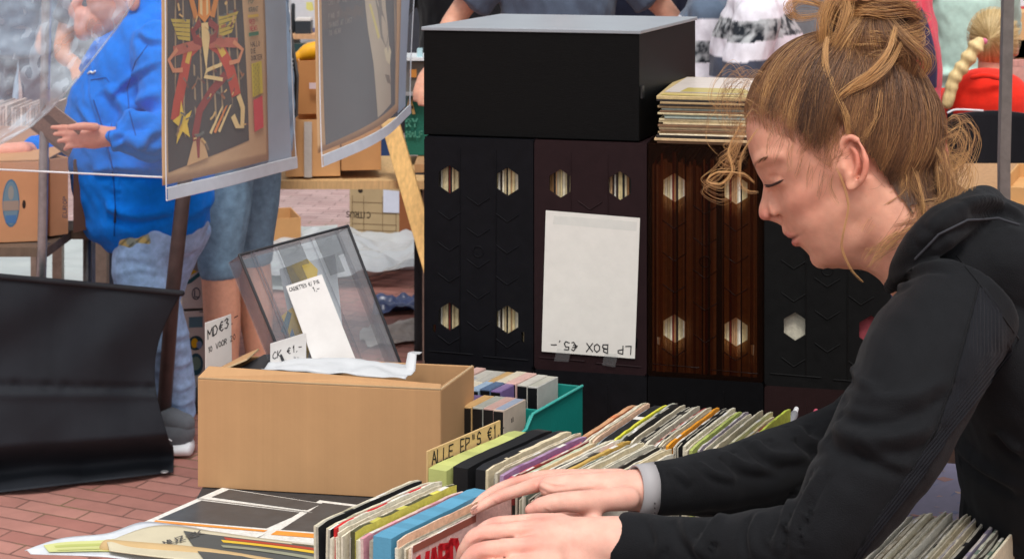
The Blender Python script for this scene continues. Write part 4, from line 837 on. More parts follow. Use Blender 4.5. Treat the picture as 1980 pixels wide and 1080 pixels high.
# ---- hair
hb = MB(); head_solids(hb, False); neck(hb); hme = remesh(hb, .003, 6, .5, 'hairbase'); BV_H = bvh_of(hme)
hc = Vector(H(-30, 70, 0)); hax = [HFv.normalized(), HUv.normalized(), HSv.normalized()]
NT, NPh = 96, 160
RAD = np.zeros((NT+1, NPh)); 
for i in range(NT+1):
    for j in range(NPh):
        th = math.pi*i/NT; ph = 2*math.pi*j/NPh
        d = hax[0]*(math.sin(th)*math.cos(ph))+hax[2]*(math.sin(th)*math.sin(ph))+hax[1]*math.cos(th)
        o_ = hc; last = .1
        h_ = BV_H.ray_cast(o_, d)
        if h_[0] is not None: last = (h_[0]-hc).length
        RAD[i, j] = min(last, .3)
HLX = [-400, -62, -54, -47, -42, -39, -32, -12, 8, 20, 30, 40, 50, 64, 87, 104, 129, 160, 400]
HLY = [-190, -188, -140, -60, 5, 32, 68, 58, 44, 32, 24, 48, 82, 110, 136, 166, 188, 215, 300]
def hair_in(f, h): return h-np.interp(f, HLX, HLY)
def dirof(th, ph): return hax[0]*(math.sin(th)*math.cos(ph))+hax[2]*(math.sin(th)*math.sin(ph))+hax[1]*math.cos(th)
def rad_at(d):
    x, y, z = d.dot(hax[0]), d.dot(hax[1]), d.dot(hax[2]); th = math.acos(max(-1, min(1, y))); ph = math.atan2(z, x) % (2*math.pi)
    a = th/math.pi*NT; b_ = ph/(2*math.pi)*NPh; i = min(int(a), NT-1); fa = a-i; j = int(b_) % NPh; fb = b_-int(b_); j2 = (j+1) % NPh
    return (RAD[i, j]*(1-fb)+RAD[i, j2]*fb)*(1-fa)+(RAD[i+1, j]*(1-fb)+RAD[i+1, j2]*fb)*fa
def thick(p):                                          # hair depth over the scalp, in head pixels
    q = Hinv(np.array([list(p)], 'f'))[0]; e = float(hair_in(q[0], q[1]))
    return min(1., max(0., e/45.)), q
cap = MB(); vs = []; keep = {}
for i in range(NT+1):
    for j in range(NPh):
        d = dirof(math.pi*i/NT, 2*math.pi*j/NPh); r = RAD[i, j]; p = hc+d*r; t, q = thick(p)
        back = max(0, min(1, (-q[0]-60)/150)); low = max(0, min(1, (60-q[1])/160))
        keep[(i, j)] = float(hair_in(q[0], q[1])) > 64+44*mnoise.noise(Vector((i*.9, j*.9, 0)))
        vs.append(hc+d*(r+KH*(t*(11+30*back*low)+.3)))
fs = []
for i in range(NT):
    for j in range(NPh):
        j2 = (j+1) % NPh
        if keep[(i, j)] and keep[(i+1, j)] and keep[(i, j2)] and keep[(i+1, j2)]: fs.append((i*NPh+j, (i+1)*NPh+j, (i+1)*NPh+j2, i*NPh+j2))
HD, HM, HL = rgb(74, 49, 33), rgb(138, 95, 60), rgb(216, 167, 106)
cap.add(vs, fs, HD, True)
BU = lambda u, v, w=0.: HF.q(u, v, w)
cap.ell(BU(1682, 62, 0), _ex*94, _ev*66, HSv*70, HD, 24, 16)
cap.tube([BU(1655, 160, 0), BU(1672, 110, 0), BU(1685, 70, 0)], [70*KH, 58*KH, 50*KH], HD)
hair_cap = cap.build('hair', hairm, girl, fix=False)

ST = []                                                # strands: (points, radius, shade)
rnd = random.Random(3)
def strand(pts, r=.00034, sh=None): ST.append((pts, r, rnd.random() if sh is None else sh))
bund = (H(-120, 170, 0)-hc).normalized()
def over_scalp(d0, d1, n=14, jitter=.0, lift=0., stop=1.0):
    out = []; ang = d0.angle(d1); ph = rnd.uniform(0, 6.3); ax = d0.cross(d1).normalized() if ang > 1e-3 else Vector((0, 0, 1))
    for k in range(n+1):
        t = k/n*stop; d = (d0*math.sin((1-t)*ang)+d1*math.sin(t*ang))/math.sin(ang)
        d = (d+ax*(jitter*math.sin(t*5+ph)*math.sin(math.pi*min(1, t)))).normalized()
        r = rad_at(d); p = hc+d*r; tk, q = thick(p)
        back = max(0, min(1, (-q[0]-60)/150)); low = max(0, min(1, (60-q[1])/160))
        out.append(hc+d*(r+KH*(tk*(11+30*back*low)+1.0+lift*math.sin(math.pi*t))))
    return out
cnt = 0
while cnt < 15000:
    th = math.acos(rnd.uniform(-1, 1)); ph = rnd.uniform(0, math.pi) if rnd.random() < .8 else rnd.uniform(0, 2*math.pi)
    d = dirof(th, ph); p = hc+d*rad_at(d); q = Hinv(np.array([list(p)], 'f'))[0]; e = float(hair_in(q[0], q[1]))
    if e < abs(rnd.gauss(0, 15))-4+9*mnoise.noise(Vector(q)*.06) or d.angle(bund) < .12: continue
    if e > 60 and rnd.random() < .45: continue
    if e < 45 and rnd.random() > .22+.78*max(0, e)/45: continue
    tgt = (bund+Vector((rnd.gauss(0, .10), rnd.gauss(0, .10), rnd.gauss(0, .05)))).normalized()
    strand(over_scalp(d, tgt, 14, rnd.gauss(0, .022), abs(rnd.gauss(0, 2.5)) if rnd.random() < .85 else rnd.uniform(4, 12)), rnd.uniform(.00011, .00027)*(.42+.58*min(1, max(0, e)/65)), mnoise.noise(Vector(q)*.045)*.6+.06+.5*rnd.random()+.12*(q[1] > 120)); cnt += 1
# fine short hairs along the hairline
cnt = 0
while cnt < 420:
    th = rnd.uniform(.2, 2.6); ph = rnd.uniform(0, math.pi); d = dirof(th, ph); p = hc+d*rad_at(d); q = Hinv(np.array([list(p)], 'f'))[0]; e = float(hair_in(q[0], q[1]))
    if abs(e+2) > 16: continue
    pts = over_scalp(d, (bund+Vector((rnd.gauss(0, .5), rnd.gauss(0, .2), rnd.gauss(0, .5)))).normalized(), 8, .02, 3, rnd.uniform(.06, .22)); strand(pts, .00009, rnd.uniform(.3, .8)); cnt += 1
def lock(uvw, n=12, spread=5., r=.0003, sh=.6, curl=3.):
    r *= .62; n = int(n*1.9); spread *= 1.1; sh = min(sh, .85)   # a lock of hairs through points (u, v, toward-camera px)
    base = [BU(*p) for p in uvw]; m = len(base)
    fine = []
    for i in range(m-1):
        a, b_, c_, d_ = base[max(i-1, 0)], base[i], base[i+1], base[min(i+2, m-1)]
        for k in range(6):
            t = k/6; fine.append(.5*((2*b_)+(c_-a)*t+(2*a-5*b_+4*c_-d_)*t*t+(-a+3*b_-3*c_+d_)*t**3))
    fine.append(base[-1])
    for _ in range(n):
        o_ = Vector((rnd.gauss(0, 1), rnd.gauss(0, 1), rnd.gauss(0, 1)))*spread*KH; ph = rnd.uniform(0, 6); am = rnd.gauss(0, curl)*KH; pts = []
        for i, p in enumerate(fine):
            t = i/(len(fine)-1); pts.append(p+o_*(.25+.75*math.sin(math.pi*(.15+.7*t)))+(_ex.normalized()*math.sin(ph+t*5)+_ev.normalized()*math.cos(ph+t*4))*am*math.sin(math.pi*t*.5+.4))
        strand(pts, r*rnd.uniform(.7, 1.3), sh+rnd.gauss(0, .18))
# bun: rolls of hair wound round the knot
for k in range(30):
    a0 = rnd.uniform(0, 6.28); tilt = rnd.uniform(-.5, .5); el = rnd.uniform(.5, 1.); n = 9; ln = rnd.uniform(2.2, 4.2); pts = []
    for i in range(n):
        a = a0+ln*i/(n-1); rx = 86*el+8; ry = 60*el+6
        x = math.cos(a)*rx; w = math.sin(a)*78*el; y = math.sin(a+tilt*3)*ry*(.35+.6*abs(tilt)*1.6)
        zz = (1-el)*62*(1 if k % 2 else -1)
        pts.append((1690+x, 62+y+zz*.7, w*.95+abs(zz)*.2))
    lock(pts, 46, 8.5, .0003, rnd.uniform(.35, .9), 2)
for k in range(14):                                    # arcs across the side that shows
    y0 = rnd.uniform(-5, 120); b0 = rnd.uniform(-28, 26); x0 = rnd.uniform(1600, 1640); x1 = rnd.uniform(1730, 1785)
    lock([(x0, y0+10, 30), (x0+35, y0+b0*.6, 66), ((x0+x1)/2, y0+b0, 80), (x1-30, y0+b0*.3, 68), (x1, y0+14, 26)], 40, 6, .0003, rnd.uniform(.4, .95), 2)
for k in range(10):                                    # lower roots sweeping up to the knot
    x0 = 1600+k*20; lock([(x0, 150, 70), (x0+10, 118, 80), (x0+(1690-x0)*.35, 80, 84), (1690+(x0-1690)*.3, 40, 70)], 30, 6, .0003, rnd.uniform(.3, .8), 2)
lock([(1600, 110, 60), (1592, 60, 76), (1604, 15, 76), (1625, -6, 66), (1640, 20, 72), (1630, 60, 82), (1612, 95, 84)], 60, 7, .0003, .85, 2)
lock([(1600, 20, 40), (1575, 10, 50), (1545, 5, 55), (1528, 20, 55), (1545, 38, 50), (1590, 32, 50)], 26, 5, .00025, .8, 4)
# the loose strands crossing the side of the head
lock([(1600, 80, 96), (1598, 130, 112), (1616, 185, 128), (1634, 225, 134), (1640, 262, 132)], 30, 2.6, .0003, .95, 1.5)
lock([(1728, 60, 90), (1715, 105, 118), (1685, 145, 132), (1640, 180, 136), (1610, 208, 130)], 22, 3., .0003, .95, 2)
lock([(1740, 88, 90), (1715, 135, 124), (1680, 165, 134), (1630, 188, 132), (1560, 230, 118)], 16, 3., .00026, .8, 3)
lock([(1618, 325, 122), (1630, 352, 122), (1640, 395, 118), (1632, 440, 112), (1628, 475, 100), (1645, 515, 92), (1668, 540, 88)], 4, 1.2, .00028, .9, 1)
lock([(1640, 180, 130), (1580, 262, 120), (1550, 300, 112)], 10, 5, .0002, .6, 4)
lock([(1700, 180, 134), (1690, 230, 138), (1672, 268, 136)], 8, 3, .0002, .8, 3)
for k in range(34):                                    # frizz at the front, over the forehead
    x0, y0 = rnd.uniform(1440, 1500), rnd.uniform(150, 250); w = rnd.uniform(-40, 90); L_ = rnd.uniform(.5, 1.15)
    lock([(x0, y0, w), (x0-30*L_, y0-25*L_+rnd.uniform(-14, 14), w), (x0-62*L_, y0+2, w+8), (x0-70*L_, y0+40*L_, w+6), (x0-48*L_, y0+62*L_+rnd.uniform(-10, 14), w)], 2, 3, .0002, rnd.uniform(.4, 1), 3)
for k in range(16):
    x0, y0 = rnd.uniform(1436, 1450), rnd.uniform(228, 262); w = rnd.uniform(-10, 70)
    e = rnd.uniform(.4, 1.1); lock([(x0, y0, w), (x0-16, y0+40*e, w+10), (x0-46*e, y0+80*e, w+12), (x0-74*e, y0+104*e, w+10), (x0-40*e, y0+122*e, w), (x0-5, y0+96*e, w)], 2, 2, .00022, rnd.uniform(.5, 1), 3)
lock([(1438, 240, 60), (1415, 290, 70), (1422, 330, 74), (1400, 356, 74), (1375, 350, 74), (1395, 334, 74), (1440, 336, 72), (1462, 352, 66)], 7, 2.5, .00026, .95, 2)
lock([(1470, 250, 90), (1440, 300, 92), (1436, 350, 88), (1450, 368, 84), (1470, 370, 80)], 4, 2, .00024, .8, 1)
for (x, y) in ((1500, 262), (1520, 270), (1540, 290), (1560, 300), (1575, 320), (1600, 340), (1615, 350)):
    lock([(x, y-20, 104), (x-8, y+10, 112), (x-rnd.uniform(-6, 22), y+42, 114)], 4, 3, .00018, .5, 3)
# nape: a loose fall of curls
for k in range(54):
    t = rnd.random(); x0, y0 = 1740+t*90+rnd.uniform(-10, 10), 300+rnd.uniform(-50, 50); w = rnd.uniform(-40, 92); dx = rnd.uniform(10, 60)
    lock([(x0, y0, w), (x0+dx*.5, y0+50, w+5), (x0+dx*.35, y0+95, w+6), (x0-40+rnd.uniform(-15, 15), y0+130+rnd.uniform(-20, 20), w+10), (x0-72-20*t, y0+160+rnd.uniform(-15, 25), w+10)], 5, 3.5, .00026, rnd.uniform(.45, .95), 4)
for k in range(26):
    x0, y0 = rnd.uniform(1800, 1842), rnd.uniform(225, 330); s_ = rnd.uniform(.5, 1.15); w = rnd.uniform(-30, 70)
    lock([(x0, y0, w), (x0+30*s_, y0-14*s_, w), (x0+52*s_, y0+18*s_, w), (x0+40*s_, y0+62*s_, w), (x0+14*s_, y0+92*s_, w), (x0-30*s_, y0+120*s_, w)], 3, 3, .00024, rnd.uniform(.5, 1), 4)
lock([(1752, 440, 60), (1738, 480, 60), (1760, 500, 60), (1782, 482, 60), (1776, 455, 60), (1758, 452, 60)], 5, 2, .00026, .9, 1)
for k in range(40):                                    # flyaways round bun and crown
    a = rnd.uniform(0, 6.28); x0, y0 = 1685+105*math.cos(a), 70+70*math.sin(a); lock([(1685+70*math.cos(a), 70+45*math.sin(a), 40), (x0, y0, 50), (x0+rnd.gauss(0, 25), y0+rnd.gauss(0, 22), 50)], 1, 1, .00015, .8, 4)
def build_strands(ST, name, parent, ramp=None):
    hcv = bpy.data.hair_curves.new(name); hcv.add_curves([len(s[0]) for s in ST])
    pos = np.array([list(p) for s in ST for p in s[0]], 'f'); hcv.attributes['position'].data.foreach_set('vector', pos.ravel()) if 'position' in hcv.attributes else None
    rd = []
    for s in ST:
        n = len(s[0]); rd += [s[1]*(1 if k < n*.7 else 1-.75*(k-n*.7)/(n*.3))*min(1, .35+k/(n*.2)) for k in range(n)]
    ra = hcv.attributes.get('radius') or hcv.attributes.new('radius', 'FLOAT', 'POINT'); ra.data.foreach_set('value', np.array(rd, 'f'))
    sa = hcv.attributes.new('shade', 'FLOAT', 'CURVE'); sa.data.foreach_set('value', np.array([max(0, min(1, s[2])) for s in ST], 'f'))
    m = bpy.data.materials.new('hair_strand'); m.use_nodes = True; n = m.node_tree.nodes; l = m.node_tree.links; b = n['Principled BSDF']
    a = n.new('ShaderNodeAttribute'); a.attribute_name = 'shade'; cr = n.new('ShaderNodeValToRGB')
    HD_, HM_, HL_ = ramp or (HD, HM, HL); e = cr.color_ramp.elements; e[0].position = 0; e[0].color = (*HD_, 1); e[1].position = 1; e[1].color = (*HL_, 1); x = e.new(.5); x.color = (*HM_, 1)
    l.new(a.outputs['Fac'], cr.inputs[0]); l.new(cr.outputs[0], b.inputs['Base Color']); b.inputs['Roughness'].default_value = .42; b.inputs['Specular IOR Level'].default_value = .55
    hcv.materials.append(m)
    o = bpy.data.objects.new(name, hcv); COL.objects.link(o)
    if parent is not None: o.parent = parent; o.matrix_parent_inverse = Matrix.Translation(-parent.location)
    return o
build_strands(ST, 'hair_strands', girl)
# brows and lashes
ST2 = []
for s in (1, -1):
    for k in range(120):
        t = rnd.random(); f0 = 152-22*t-20*t*t; h0 = 93+8*math.sin(t*2.4)+rnd.gauss(0, 1.4); s0 = s*(18+66*t)
        a_ = H(f0+26, h0, s0); d_ = (H(0, h0, s0*.3)-a_).normalized(); hh = BV_BODY.ray_cast(a_, d_)
        if hh[0] is None: continue
        q0 = hh[0]+hh[1]*.0006; dr = (H(-14, 3, s*16)-H(0, 0, 0)).normalized(); ST2.append(([q0, q0+dr*.004+hh[1]*.0004, q0+dr*.0085+hh[1]*.0001], .00011, rnd.uniform(.1, .4)))
    for k in range(0):
        t = k/90; s0 = s*(34+38*t); f0 = 136.5-.018*(abs(s0)-46)**2; q0 = H(f0, 42+1.5*math.sin(t*3.1), s0); ST2.append(([q0, q0+(H(7, -3, s*2)-H(0, 0, 0))+Vector((0, 0, 0)), q0+(H(12, -5+rnd.uniform(-1, 2), s*(4+3*t))-H(0, 0, 0))], .00022, 0))
build_strands(ST2, 'eyebrows', girl)
lb_ = MB(); lp = [hit(BV_BODY, u, v, .0004) for u, v in ((1479, 357), (1485, 358.5), (1492, 358), (1500, 355), (1508, 351), (1515, 347))]; lp = [p for p in lp if p is not None]
if len(lp) > 2: lb_.tube(lp, [.0005]+[.0015]*(len(lp)-2)+[.0004], rgb(60, 38, 34), seg=8); lb_.tube([lp[1]-_ex*0, lp[1]-_ex*5+_ev*3], [.0005, .0002], rgb(60, 38, 34), seg=6); lb_.build('eyelashes', rubber, girl)
ep_ = hit(BV_BODY, 1486, 360.5, 0)
if ep_ is not None: eb_ = MB(); eb_.ell(ep_, _ex*5.5, _ev*2.2, HSv*1.6, rgb(96, 74, 66), 12, 8); eb_.build('eye', gloss, girl)

# ---- black hooded top
BK = rgb(17, 18, 21)
ht = MB(); torso(ht, BK, 1.)
def tub(b, st, c=BK, k=1., ref=(0, 0, 1), seg=24, cap=1.): b.tube([P(u, v, d) for u, v, d, r in st], [r*k*d/FPX for u, v, d, r in st], c, seg=seg, ref=ref, cap=cap)
tub(ht, [(1862, 590, 1.76, 110), (1790, 700, 1.70, 122), (1728, 830, 1.65, 116), (1660, 945, 1.63, 102), (1588, 1036, 1.62, 80), (1500, 1062, 1.65, 76), (1400, 1068, 1.69, 71), (1300, 1066, 1.72, 64), (1204, 1055, 1.745, 62)], cap=.15)
tub(ht, [(1850, 580, 2.03, 110), (1780, 720, 2.08, 100), (1690, 830, 2.06, 84), (1600, 872, 2.02, 74), (1500, 898, 1.96, 67), (1400, 923, 1.91, 58), (1330, 938, 1.88, 52), (1262, 944, 1.86, 50)], cap=.15)
tub(ht, [(1800, 600, 1.80, 70), (1850, 520, 1.82, 85), (1930, 520, 1.84, 110), (2050, 600, 1.86, 150)])
tub(ht, [(1800, 590, 1.98, 70), (1850, 510, 1.98, 85), (1930, 520, 1.98, 110), (2050, 600, 1.96, 150)])
tub(ht, [(1732, 548, 1.84, 20), (1758, 505, 1.79, 30), (1810, 450, 1.77, 40), (1870, 410, 1.81, 42), (1905, 400, 1.88, 40), (1880, 410, 1.95, 40), (1800, 450, 1.98, 38), (1740, 520, 1.93, 26)])
tub(ht, [(1850, 430, 1.86, 46), (1900, 440, 1.86, 66), (1960, 475, 1.88, 80), (2030, 540, 1.9, 80)])
ht.ell(P(2120, 1050, 1.93), (.16, 0, 0), (0, .13, 0), (0, 0, .25), BK)
hm0 = remesh(ht, .0045, 3, .5); bv0 = bvh_of(hm0)
WR = [([(1645, 745), (1665, 762), (1710, 770), (1770, 762), (1830, 735)], 9), ([(1635, 778), (1660, 792), (1720, 795), (1790, 775)], 8), ([(1618, 815), (1632, 838), (1670, 848), (1730, 845), (1800, 825)], 11), ([(1640, 700), (1670, 740), (1700, 752)], 7),
      ([(1590, 905), (1560, 960), (1535, 1020), (1530, 1070)], 7), ([(1545, 940), (1520, 990), (1500, 1060)], 7), ([(1470, 990), (1455, 1030), (1460, 1075)], 7), ([(1395, 992), (1370, 1030), (1350, 1078)], 8), ([(1320, 1000), (1335, 1040), (1370, 1078)], 7), ([(1260, 1000), (1275, 1040), (1270, 1078)], 5),
      ([(1700, 570), (1740, 535), (1790, 515), (1840, 512)], 7), ([(1690, 600), (1720, 565), (1760, 548)], 6), ([(1775, 470), (1830, 435), (1890, 418), (1960, 422)], 7), ([(1790, 440), (1850, 405), (1930, 385)], 8), ([(1860, 395), (1920, 392), (1975, 415)], 8),
      ([(1660, 850), (1700, 880), (1760, 900)], 7), ([(1930, 830), (1960, 860), (1978, 870)], 9), ([(1850, 860), (1900, 900), (1970, 940)], 10), ([(1870, 1000), (1920, 1030), (1975, 1078)], 9),
      ([(1400, 872), (1440, 900), (1500, 905)], 7), ([(1460, 850), (1490, 880), (1560, 880)], 8), ([(1540, 822), (1560, 850), (1590, 860)], 8), ([(1350, 892), (1380, 915), (1420, 925)], 5), ([(1300, 905), (1330, 930)], 5)]
tub(ht, [(1300, 962, 1.885, 34), (1400, 962, 1.92, 42), (1510, 950, 1.97, 56), (1620, 930, 2.02, 66)])
hm1 = remesh(ht, .0032, 3, .5)
n_ = len(hm1.vertices); co = np.empty(n_*3, 'f'); hm1.vertices.foreach_get('co', co); co = co.reshape(-1, 3); no = np.empty(n_*3, 'f'); hm1.vertices.foreach_get('normal', no); no = no.reshape(-1, 3)
dz = np.array([mnoise.fractal(Vector((p[0]*13+p[2]*6, p[1]*9, p[2]*8-p[0]*6)), .8, 2, 3) for p in co], 'f'); co += no*dz[:, None]*.0036
hm1.vertices.foreach_set('co', co.ravel()); hm1.update(); folds(hm1, WR); recolor(hm1, flat(BK))
blackcloth = mat('black_jersey', rough=.75, spec=.16, var=.16, vscale=45, bump=.45, bscale=800, sheen=.05)
hood = meshobj('hooded_top', hm1, blackcloth, girl)
BVT = bvh_of(hm1)
def seam(pl, r, c, name='seam', off=.0004, m=None, parent=hood):
    b = MB(); pts = []
    for (a, b2) in zip(pl, pl[1:]):
        for k in range(5):
            t = k/5; p = hit(BVT, a[0]+(b2[0]-a[0])*t, a[1]+(b2[1]-a[1])*t, off)
            if p is not None: pts.append(p)
    if len(pts) > 2: b.tube(pts, [r]*len(pts), c, seg=6, sub=1); return b.build(name, m or blackcloth, parent)
DK = rgb(14, 14, 17)
seam([(1893, 548), (1865, 650), (1840, 740), (1808, 830), (1755, 920), (1690, 1010), (1655, 1078)], .0009, DK)
seam([(1850, 495), (1893, 548), (1930, 600), (1979, 668)], .0009, DK)
seam([(1770, 500), (1815, 452), (1870, 425), (1930, 422), (1979, 438)], .0014, rgb(60, 61, 66))
rp = MB()
def ribf(a, b_):
    v = 556+b_*(1078-556); lft = np.interp(v, [548, 650, 740, 830, 920, 1010, 1078], [1895, 1869, 1844, 1812, 1752, 1690, 1650]); rgt = np.interp(v, [548, 600, 680, 820, 940, 1010, 1078], [1900, 1935, 1960, 1850, 1770, 1712, 1664])
    u = lft+(rgt-lft)*a; p = hit(BVT, u, v, .0009+.0007*math.sin(u*.9)); return p if p is not None else (P(u, v, 1.7))
rp.grid(ribf, 150, 60, rgb(22, 23, 28)); rp.build('ribbed_panel', blackcloth, hood)
zp = MB(); zl = []
zpts = [(1790, 944), (1815, 975), (1840, 1010), (1865, 1045), (1888, 1078)]
for (a, b2) in zip(zpts, zpts[1:]):
    for k in range(9):
        t = k/9; p = hit(BVT, a[0]+(b2[0]-a[0])*t+7, a[1]+(b2[1]-a[1])*t, .001)
        if p is not None and p.y > 1.76: zl.append(p)
if len(zl) > 8: zp.tube(zl, [.0018]*len(zl), rgb(95, 72, 66), seg=6, sub=1)
if zp.v: zp.build('zipper', metal, hood)
# trousers, shoes
tr = MB()
for s in (-1, 1):
    y = 1.95-s*.10
    tr.tube([(.73, y, .96), (.73, y, .80), (.70, y, .46), (.70, y, .12)], [.115, .105, .075, .06], BK, seg=20, cap=.3)
tr.tube([(.73, 1.95, .9), (.74, 1.95, 1.04)], [(.14, .19), (.13, .19)], BK, seg=20, ref=(1, 0, 0), cap=.4)
meshobj('trousers', (lambda m_: (recolor(m_, flat(rgb(30, 32, 40))), m_)[1])(remesh(tr, .008, 3)), cloth, girl)
for s in (-1, 1):
    y = 1.95-s*.10; sb = MB(); sb.tube([(.74, y, .05), (.64, y, .05), (.52, y, .038)], [(.05, .045), (.05, .046), (.034, .042)], rgb(40, 40, 42), seg=18)
    sb.build('shoe', rubber, girl)
# watch with a grey strap on the far wrist
wb = MB(); wc = P(1246, 946, 1.86)
ring = []
for k in range(28):
    th = 2*math.pi*k/28; ring.append((math.cos(th), math.sin(th)))
ax = (P(1290, 940, 1.87)-P(1200, 950, 1.85)).normalized(); a1 = Vector((0, 0, 1)); a1 = (a1-ax*a1.dot(ax)).normalized(); a2 = ax.cross(a1)
vs = []
for wv, r in ((-.0125, .0262), (-.0125, .0281), (.0115, .0292), (.0115, .0270)):
    for x, y in ring: vs.append(wc+ax*(wv+.10*x*r)+a1*(x*r*1.0)+a2*(y*r*.92))
fs = [(i*28+k, i*28+(k+1) % 28, ((i+1) % 4)*28+(k+1) % 28, ((i+1) % 4)*28+k) for i in range(4) for k in range(28)]
wb.add(vs, fs, rgb(166, 163, 164), True); watch = wb.build('watch_strap', mat('strap', rough=.6, spec=.35, var=.05), girl)
wh = MB()
for k in range(4): wh.cbox(wc-a2*(.0272)*(1 if (a2.y > 0) else -1)+Vector((0, -.0006, -.006-k*.0052)), .0016, .0012, .0016, rgb(55, 50, 50))
wh.build('strap_hole', rubber, watch)
_fs = a2*(1 if a2.y > 0 else -1); wf = MB(); wf.tube([wc+_fs*.026-a1*.004, wc+_fs*.032-a1*.004], [(.017, .019)]*2, rgb(25, 25, 28), seg=22, ref=tuple(ax), cap=.2); wf.build('watch_case', gloss, watch)
wk = MB(); wk.tube([wc-a1*.026-a2*.006, wc-a1*.026+a2*.006], [.0025]*2, rgb(190, 140, 110)); wk.build('buckle', metal, watch)
# ------------------------------------------------------------------ people, general builder (local frame: facing +Y, feet at the origin)
def person(x, y, rz, H_, label, shirt, legs_c, hair_c, shoes=rgb(50, 50, 54), lean=0., bulk=1., sleeve='long', shorts=False, arms=None, seated=False, hairstyle='short', trim=None, group=None, vox=.009, skin_c=None, head=True, skirt=None):
    k = H_/1.72; sk = skin_c or rgb(214, 158, 132); root = thing('person', (x, y, 0), label, 'person', group); hz = .92 if not seated else .48
    ca, sa = math.cos(lean), math.sin(lean)
    def U(px, py, pz):                                 # upper body leans about the hip
        if pz > hz: py, pz = py+0, pz; dy, dz = py, pz-hz; py, pz = dy*ca+dz*sa, hz+dz*ca-dy*sa
        return px, py, pz
    cz, sz = math.cos(rz), math.sin(rz)
    def L(p, up=True):
        px, py, pz = U(*p) if up else p; return Vector((x+(px*cz-py*sz)*k, y+(px*sz+py*cz)*k, pz*k))
    rf = (cz, sz, 0); dz = hz-.92; w = bulk
    chest = [((0, 0, .90+dz), .135*w, .165*w), ((0, 0, 1.02+dz), .125*w*w, .150*w), ((0, .0, 1.16+dz), .125*w, .155*w), ((0, 0, 1.30+dz), .115*w, .175), ((0, -.01, 1.40+dz), .085, .17), ((0, -.015, 1.46+dz), .06, .08)]
    arms = arms or [[(-.19, 0, 1.38), (-.24, .02, 1.12), (-.22, .12, .90)], [(.19, 0, 1.38), (.24, .02, 1.12), (.22, .12, .90)]]
    arms = [[(a, b_, c_+dz) for a, b_, c_ in ar] for ar in arms]
    if seated: lg = [[(s*.09, 0, .50), (s*.12, .42, .48), (s*.12, .42, .10)] for s in (-1, 1)]
    else: lg = [[(s*.09, 0, .90), (s*.105, .015, .50), (s*.115, -.01, .09)] for s in (-1, 1)]
    K_ = lambda r: r*k
    def legs(b, g, c, end=1.):
        for l in lg:
            a_, m_, e_ = [Vector(q) for q in l]; e_ = m_.lerp(e_, end); b.tube([L(a_, False), L(a_.lerp(m_, .5), False), L(m_, False), L(m_.lerp(e_, .4), False), L(e_, False)], [K_(.085*w+g), K_(.075*w+g), K_(.055*w+g), K_(.055*w+g), K_((.038 if end == 1 else .05)*w+g)], c, seg=14, ref=rf, cap=.4)
    b = MB()
    b.tube([L(p) for p, _, _ in chest], [(K_(w_*.93), K_(a_*.90)) for _, a_, w_ in chest], sk, seg=20, ref=rf)
    legs(b, 0, sk)
    hd = (0, .04, 1.60+dz)
    if head:
        b.tube([L((0, -.01, 1.42+dz)), L((0, .01, 1.50+dz)), L((0, .03, 1.58+dz))], [K_(.058)]*3, sk, seg=14, ref=rf)
        o = L(hd); ex_ = (L((hd[0]+1, hd[1], hd[2]))-o)/k; ey_ = (L((hd[0], hd[1]+1, hd[2]))-o)/k; ez_ = (L((hd[0], hd[1], hd[2]+1))-o)/k
        b.ell(o+ez_*.02*k, ex_*.076*k, ey_*.095*k, ez_*.105*k, sk); b.ell(o+ey_*.04*k-ez_*.06*k, ex_*.05*k, ey_*.055*k, ez_*.06*k, sk)
        b.tube([o+ey_*.092*k+ez_*.02*k, o+ey_*.115*k-ez_*.018*k], [K_(.010), K_(.014)], sk, seg=8)
        for s in (-1, 1): b.ell(o+ex_*.078*k*s-ez_*.005*k, ex_*.010*k, ey_*.02*k, ez_*.032*k, sk, 10, 8)
        b.tube([o+ey_*.088*k-ez_*.055*k-ex_*.02*k, o+ey_*.092*k-ez_*.056*k, o+ey_*.088*k-ez_*.055*k+ex_*.02*k], [K_(.006)]*3, sk, seg=8)
    for si, ar in enumerate(arms):
        A_ = [L(p) for p in ar]; b.tube([A_[0], A_[1], A_[2]], [K_(.045), K_(.035), K_(.026)], sk, seg=12)
        d_ = (A_[2]-A_[1]).normalized(); s_ = d_.cross(Vector((0, 0, 1))); s_ = s_.normalized() if s_.length > .1 else Vector((cz, sz, 0)); dn = s_.cross(d_)
        b.tube([A_[2], A_[2]+d_*.045*k, A_[2]+d_*.085*k], [(K_(.028), K_(.018)), (K_(.038), K_(.016)), (K_(.036), K_(.014))], sk, seg=12, ref=tuple(s_))
        for fi in range(4):
            f0 = A_[2]+d_*.08*k+s_*(-.027+.018*fi)*k; ln = (.062, .072, .068, .052)[fi]*k; b.tube([f0, f0+d_*ln*.5-dn*.006*k, f0+d_*ln*.9-dn*.028*k], [K_(.009), K_(.0085), K_(.0075)], sk, seg=8)
        b.tube([A_[2]+d_*.02*k-s_*.03*k, A_[2]+d_*.06*k-s_*.052*k, A_[2]+d_*.09*k-s_*.048*k-dn*.015*k], [K_(.012), K_(.011), K_(.009)], sk, seg=8)
    me = remesh(b, vox*.75, 3); 
    if head:
        O_ = np.array(o, 'f'); EY = np.array(ey_, 'f'); EZ = np.array(ez_, 'f')
        def fc(co):
            c = np.tile(np.array(sk, 'f'), (len(co), 1)); p = co-O_; yy = p@EY; z_ = p@EZ
            m1 = np.exp(-((z_/k+.056)/.008)**2)*(yy > .07*k)*(np.linalg.norm(p, axis=1) < .14*k); return c*(1-.4*m1[:, None]*np.array([.4, 1, 1], 'f'))
        recolor(me, fc)
    else: recolor(me, flat(sk))
    meshobj('body', me, skin, root)
